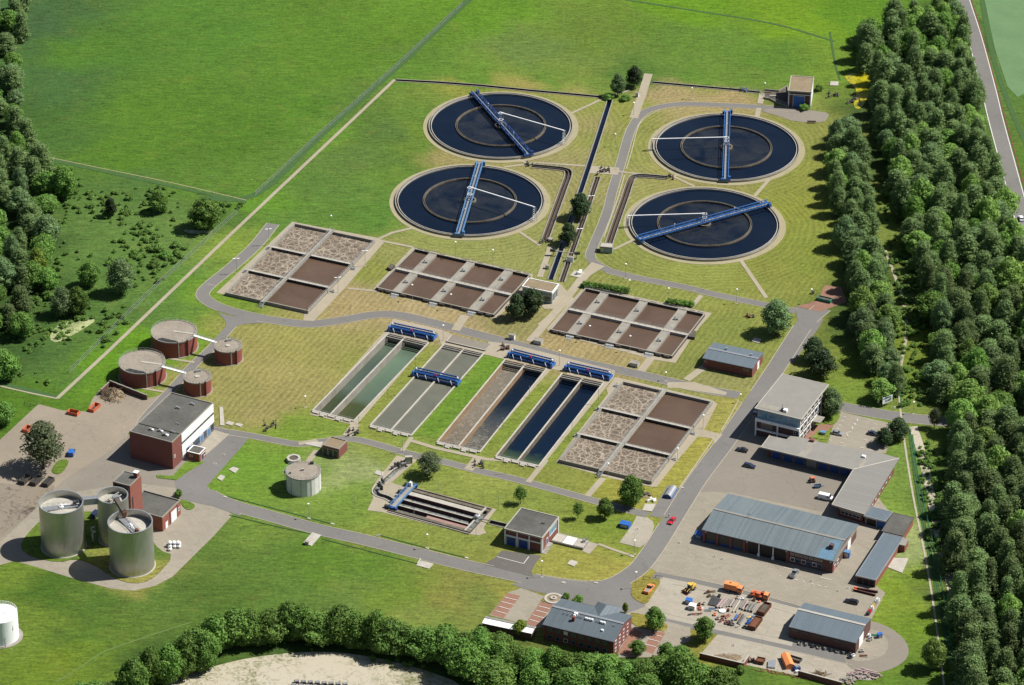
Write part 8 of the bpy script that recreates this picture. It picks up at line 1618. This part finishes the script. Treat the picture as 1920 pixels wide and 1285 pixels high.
# singles, base point and size read off the photograph
for (x, y, H, W_, kind, lab) in [
    (120.7, 372, 14, 11.5, 'oak', 'large dark tree alone right of the left wood, under the field track'), (208, 406, 8, 5.5, 'pine', 'small narrow dark tree in the middle of the rough meadow'), (299, 398, 9.5, 8, 'oak', 'round green tree in the rough meadow below the field corner'),
    (384, 430, 13.5, 13.5, 'oak', 'big round tree beside the long concrete strip with white flowers at its foot'), (62, 540, 11, 11, 'oak', 'dark tree beneath the yellow-green crown in the rough meadow'), (72, 518, 12, 8, 'lime', 'yellow-green tree standing out at the wood edge'), (90, 543, 9, 10, 'oak', 'dark round tree just right of the yellow-green one'),
    (168, 536, 10.5, 9, 'oak', 'mid-sized tree left of the tall grey-green tree'), (228, 551, 15, 11.5, 'willow', 'tall grey-green tree above the white flower patch'), (118, 592, 12, 10, 'willow', 'spreading tree with bare patch left of the tall grey-green tree'), (146, 590, 12, 9, 'oak', 'spreading tree left of the white flower patch, right half'),
    (41, 633, 11, 10, 'oak', 'dark round tree at the left end of the white flowers'), (10, 712, 12, 12, 'oak', 'dark tree cut by the left picture edge above the small track'), (8, 795, 9, 9, 'oak', 'bushy tree at the left edge just above the yard'),
    (82, 878, 18.5, 17, 'birch', 'airy olive-green birch standing in the left yard beside three dark skips'), (1087, 410, 11, 9.5, 'pine', 'upper dark pine over the dark channel'), (1065, 458, 9, 8, 'pine', 'lower dark pine over the dark channel'), (1158, 180, 10.5, 7, 'willow', 'grey-green tree at the top end of the dark channel'),
    (1189, 163, 9.5, 7.5, 'pine', 'dark round tree beside the concrete drive at the far edge'), (968, 598, 10.5, 8.5, 'pine', 'dark pine in front of the pump house, left of the pair'), (998, 592, 11.5, 9.5, 'pine', 'dark pine in front of the pump house, right of the pair'), (806, 892, 9.5, 9.5, 'birch', 'loose olive-green tree on the lawn above the sand trap'),
    (976, 945, 7, 5.5, 'young', 'thin young tree above the blue-gate building'), (1084, 973, 6.6, 4.6, 'young', 'thin young tree right of the blue-gate building'), (1134, 972, 8, 6.8, 'maple', 'leafy small tree between a young tree and the tallest lawn tree'), (1183, 948, 12, 9.5, 'oak', 'tallest lawn tree at the lower corner of the right aeration tank'),
    (1455, 626, 14.5, 13, 'willow', 'large light green tree beside the road fork on the right lawn'), (1526, 676, 9.5, 10, 'pine', 'dark bushy tree above the office, upper of the pair'), (1538, 706, 11.5, 12, 'pine', 'dark bushy tree just behind the office roof'), (1556, 780, 11.5, 9.5, 'willow', 'light green tree against the right wall of the office'),
    (1683, 824, 8.5, 8.5, 'pine', 'dark round tree at the car park exit by the fence'), (1657, 835, 7, 7, 'pine', 'smaller dark round tree shading the car park'), (1752, 803, 8.5, 5, 'birch', 'thin pale tree beside the entrance road'), (1226, 1184, 9.6, 7.6, 'maple', 'neat round tree right of the administration building'),
    (1321, 1201, 9.2, 7.6, 'maple', 'neat round tree at the lower edge of the pipe store'), (1195, 1226, 5.2, 6, 'maple', 'low round tree by the terrace of the administration building'), (1250, 1238, 6.5, 7, 'maple', 'round tree at the hedge below the right parking bays'), (1276, 1240, 6, 7, 'maple', 'low tree joining the hedge below the right parking bays'),
    (1748, 1256, 12.5, 9, 'ash', 'leafy tree on the lawn beyond the turning loop'), (976, 1190, 5.5, 6.2, 'lime', 'light green bush between carport and administration building'), (1172, 1150, 4.2, 2.4, 'lime', 'slim yellow-green bush at the porch of the administration building')]:
    tree(kind, G(x, y), H, W_, lab)
for (x, y, W_, H, k, lab) in [(v4(870, 296)[0], 1122, 3, 2.0, 'shrub', 'small round shrub behind the administration roof'), (v4(980, 330)[0], 1128, 4, 2.2, 'shrub', 'flowering shrub behind the administration roof'), (1344, 922, .1, .1, 'shrub', '')][:2] + [
    (335, 932, 3.5, 3, 'shrub', 'leafy shrub at the corner of the machine hall'), (1140, 186, 6, 2.2, 'shrub', 'low bush at the top of the dark channel, left one'), (1172, 188, 5, 2.2, 'shrub', 'low bush at the foot of the grey-green tree'), (1508, 206, 5, 2.5, 'shrub', 'low bush right of the far tan-roofed building'), (1535, 170, 4, 2.5, 'shrub', 'low bush behind the far concrete pit'), (1388, 1262, 4, 2.5, 'shrub', 'round bush at the wall of the storage bay'), (295, 470, 7, 2.6, 'shrub', 'dark bramble bush in the middle of the rough meadow, upper one'), (312, 482, 6, 2.2, 'shrub', 'dark bramble bush in the middle of the rough meadow, lower one'), (252, 478, 4, 2, 'shrub', 'small dark bush left of the brambles'), (288, 500, 5, 2.4, 'shrub', 'bush at the lower side of the brambles'), (95, 560, 6, 3, 'shrub', 'bush below the dark trees of the rough meadow'), (30, 570, 6, 3, 'shrub', 'bush at the edge of the left wood'), (330, 462, 5, 2, 'shrub', 'low bush nearest the mesh fence')]:
    tree(k, G(x, y), H, W_, lab, name='shrub', cat='shrub')
t = thing('hedge', 'clipped green hedge behind the right brown tank', 'hedge', G(1140, 545))
for k in range(12): 
    p = G(*u1(300 + 300 * k / 11, 540 + 42 * k / 11)); c = bpy.data.objects.new('hedge_clump', SP['shrub'][k % 2][0]); scn.collection.objects.link(c); c.parent = t; c.location = p - t.location; c.scale = (.8, .8, .75); c.rotation_euler = (0, 0, k)
t = thing('hedge', 'short low hedge behind the right end of the brown tank', 'hedge', G(1273, 572))
for k in range(5):
    p = G(*u1(920 + 150 * k / 4, 660 + 18 * k / 4)); c = bpy.data.objects.new('hedge_clump', SP['shrub'][k % 2][0]); scn.collection.objects.link(c); c.parent = t; c.location = p - t.location; c.scale = (.8, .8, .65); c.rotation_euler = (0, 0, k)
# woods: every tree its own object, spread by dart throwing over the ground they stand on
ROADP = [G(*p) for p in [(1582, 764), (1685, 782), (1780, 792), (1900, 806), (2000, 816)]]
def near_road(p, d=6.5):
    for a, b in list(zip(ROADP[:-1], ROADP[1:])) + list(zip(HWY[:-1], HWY[1:])):
        ab = b - a; t = max(0, min(1, (p - a).dot(ab) / ab.dot(ab)))
        if (p - a - ab * t).length < d: return True
    return False
WOOD = []
def wood(px, spacing, kinds, hr, label, group, wr=(7, 9), seed=1, mx=999, tries=9000):
    poly = g(*px); xs = [p.x for p in poly]; ys = [p.y for p in poly]; q = random.Random(seed); pts = []
    for _ in range(tries):
        p = Vector((q.uniform(min(xs), max(xs)), q.uniform(min(ys), max(ys)), 0))
        if not pip(np.array([p.x]), np.array([p.y]), poly)[0] or near_road(p): continue
        if all((p - o).length > spacing for o in pts): pts.append(p)
        if len(pts) >= mx: break
    for p in pts: k = q.choice(kinds); WOOD.append(((p - CAM).length, k, p, q.uniform(*hr) * (.8 if k in ('oak', 'maple') else 1), q.uniform(*wr), label, group))
    return len(pts)
n1 = wood([(1612, 85), (1660, 60), (1720, 42), (1775, 30), (1812, 62), (1832, 130), (1845, 210), (1868, 290), (1884, 370), (1905, 460), (1950, 600), (1985, 760), (1990, 790), (1776, 772), (1758, 730), (1766, 690), (1754, 640), (1736, 580), (1722, 520), (1704, 460), (1688, 400), (1668, 340), (1650, 260), (1648, 205), (1625, 150), (1615, 110)],
     6.7, ['alder', 'alder', 'poplar', 'alder', 'willow', 'ash', 'oak', 'poplar'], (9.5, 17), 'alder-like tree in the dense wood between the plant and the highway', 'trees of the wood along the highway', (8, 13.5), 3, 300)
n2 = wood([(1800, 812), (1990, 830), (2060, 1050), (2090, 1345), (1830, 1345), (1812, 1290), (1798, 1200), (1788, 1080), (1782, 1000), (1782, 930), (1795, 880)], 6.6, ['alder', 'poplar', 'alder', 'poplar', 'alder', 'ash', 'poplar'], (10.5, 17), 'tall tree in the dense wood right of the ditch fence', 'trees of the wood below the entrance road', (8, 13), 4, 240)
n3 = wood([(1556, 262), (1592, 258), (1612, 300), (1624, 380), (1632, 460), (1645, 540), (1660, 620), (1674, 690), (1680, 748), (1650, 752), (1632, 700), (1614, 630), (1600, 560), (1585, 480), (1570, 400), (1560, 330)], 6.6, ['alder', 'alder', 'willow', 'alder', 'ash'], (8.5, 15), 'tree of the inner tree belt along the right edge of the lawn', 'trees of the belt beside the clarifier lawn', (7.5, 12), 5, 110)
n4 = wood([(-60, 20), (45, 20), (52, 60), (20, 110), (40, 160), (45, 230), (70, 290), (95, 350), (100, 420), (85, 500), (50, 560), (30, 625), (-60, 660)], 8.6, ['oak', 'alder', 'alder', 'oak', 'poplar', 'willow'], (8, 14), 'tree of the wood along the left picture edge', 'trees of the left wood', (7, 12), 6, 80)
tree('bright' if False else 'ash', G(1815, 780), 15, 14, 'large bright green tree above the entrance road'); tree('ash', G(1850, 800), 13, 12, 'bright green tree right of the large bright one'); tree('ash', G(1765, 60), 14, 15, 'broad light tree leaning out to the highway at the top')
tree('oak', G(1715, 470), 7, 7, 'dark small tree in the gap of the wood'); tree('lime', G(1715, 425), 5, 7, 'yellow-green bush in the gap of the wood')
# the belt along the bottom
belt = [(252, 1298), (285, 1280), (318, 1272), (352, 1262), (388, 1250), (372, 1226), (405, 1212), (440, 1205), (474, 1200), (506, 1196), (538, 1192), (570, 1194), (603, 1198), (636, 1201), (670, 1206), (702, 1210), (735, 1216), (768, 1224), (800, 1230), (833, 1235), (866, 1240), (900, 1246), (934, 1252), (968, 1250), (1002, 1256), (1036, 1264), (1070, 1270), (1104, 1273), (1138, 1276), (1172, 1279), (1206, 1282), (1240, 1283), (1275, 1290), (1312, 1297), (1350, 1306), (900, 1222), (934, 1230), (1000, 1290), (1070, 1298), (1140, 1302), (1210, 1308), (930, 1285), (865, 1268), (180, 1312), (150, 1320), (210, 1315)]
for i, (x, y) in enumerate(belt):
    p = G(x + rnd.uniform(-4, 4), y + rnd.uniform(-3, 3) + 5); near = 900 < x < 1260; H = rnd.uniform(10.5, 15.5) if not near else rnd.uniform(8.5, 11.5)
    if x < 230: H = 7.5
    tree('oak', p, H, rnd.uniform(9.5, 15), 'dense green tree in the tree belt along the bottom edge', 'trees of the bottom belt')
WOOD.sort(key=lambda a: a[0]); NI = 300 - len(belt) - 46
for d, k, p, H, W_, lab, grp in WOOD[:NI]: tree(k, p, H, W_, lab, grp)
# past three hundred trees the farthest of the wood are one mass
def mass(items, name, lab):
    VV, FF, CC, MI, o = [], [], [], [], 0; KM = dict(oak=1, ash=2, willow=3, tuft=1)
    for d, k, p, H, W_, *_ in items:
        me = SP[k][rnd.randrange(len(SP[k]))][0]; n = len(me.vertices); v = np.empty(n * 3, np.float32); me.vertices.foreach_get('co', v); v = v.reshape(-1, 3); H0, R0 = SP[k + '_s']; a = rnd.uniform(0, 6.28); sx = W_ / 2 / R0
        c = np.empty(n * 4, np.float32); me.color_attributes['v'].data.foreach_get('color', c); f = np.empty(len(me.loops), np.int32); me.loops.foreach_get('vertex_index', f)
        x = v[:, 0] * sx; y = v[:, 1] * sx; VV.append(np.stack([x * np.cos(a) - y * np.sin(a) + p.x, x * np.sin(a) + y * np.cos(a) + p.y, v[:, 2] * H / H0], 1)); CC.append(c); FF.append(f.reshape(-1, 4) + o); MI.append(np.full(len(f) // 4, KM.get(k, 0), np.int32)); o += n
    V = np.concatenate(VV); F = np.concatenate(FF); me = bpy.data.meshes.new(name); me.vertices.add(len(V)); me.vertices.foreach_set('co', V.astype(np.float32).ravel()); me.loops.add(F.size); me.loops.foreach_set('vertex_index', F.astype(np.int32).ravel()); me.polygons.add(len(F)); me.polygons.foreach_set('loop_start', np.arange(0, F.size, 4, dtype=np.int32))
    me.update(calc_edges=True); at = me.color_attributes.new('v', 'FLOAT_COLOR', 'POINT'); at.data.foreach_set('color', np.concatenate(CC)); [me.materials.append(LM[q]) for q in ('alder', 'broad', 'light', 'grey')]; me.polygons.foreach_set('material_index', np.concatenate(MI)); ob = bpy.data.objects.new(name, me); scn.collection.objects.link(ob); tag(ob, lab, 'woodland', kind='stuff')
mass(WOOD[NI:], 'distant_woodland', 'far trees of the woods beside highway and meadow, seen as one mass')
species('tuft', 3, 1.2, .9, .05, 150, .30, 'light', 'round', 2, 0, .05)
UG = []
for a, b in zip(belt[:36], belt[1:36]):
    for f in (.3, .7): UG.append((0, 'oak', G(a[0] + (b[0] - a[0]) * f + rnd.uniform(-5, 5), a[1] + (b[1] - a[1]) * f + 4 + rnd.uniform(-4, 7)), rnd.uniform(5, 10), rnd.uniform(6, 10)))
mass(UG, 'hedge_undergrowth', 'lower bushes filling the gaps between the trees of the bottom belt')
SC = []; SCP = [g((60, 300), (460, 385), (380, 470), (110, 735), (0, 715), (0, 640), (60, 560), (110, 470), (110, 380)), g((1650, 330), (1700, 460), (1740, 620), (1755, 760), (1690, 765), (1670, 600), (1640, 450)), g((1712, 812), (1775, 850), (1780, 1000), (1800, 1240), (1785, 1280), (1740, 1010)), g((590, 60), (900, 10), (885, 25), (500, 372), (380, 380), (370, 368), (480, 360)), g((240, 1290), (420, 1215), (600, 1190), (900, 1240), (1250, 1290), (1250, 1310), (800, 1262), (600, 1232), (420, 1250))]
for poly, cnt in zip(SCP, (620, 160, 160, 0, 260)):
    xs = [p.x for p in poly]; ys = [p.y for p in poly]
    for _ in range(cnt * 3):
        p = Vector((rnd.uniform(min(xs), max(xs)), rnd.uniform(min(ys), max(ys)), 0)); cl = math.sin(p.x * .17 + 1) + math.sin(p.y * .13) + math.sin((p.x + p.y) * .07)
        if cl + rnd.uniform(-1, 1) > .1 and pip(np.array([p.x]), np.array([p.y]), poly)[0] and not near_road(p, 5): s = rnd.uniform(.5, 1) ** 2; SC.append((0, 'tuft', p, .3 + 1.5 * s, .9 + 2.8 * s))
mass(SC, 'meadow_scrub', 'low scrub and tall weeds scattered over the rough meadow and wood edges'); bpy.data.objects['meadow_scrub']['category'] = 'scrub'; bpy.data.objects['hedge_undergrowth']['category'] = 'undergrowth'
print('TREES', n1, n2, n3, n4, len(WOOD), NI)
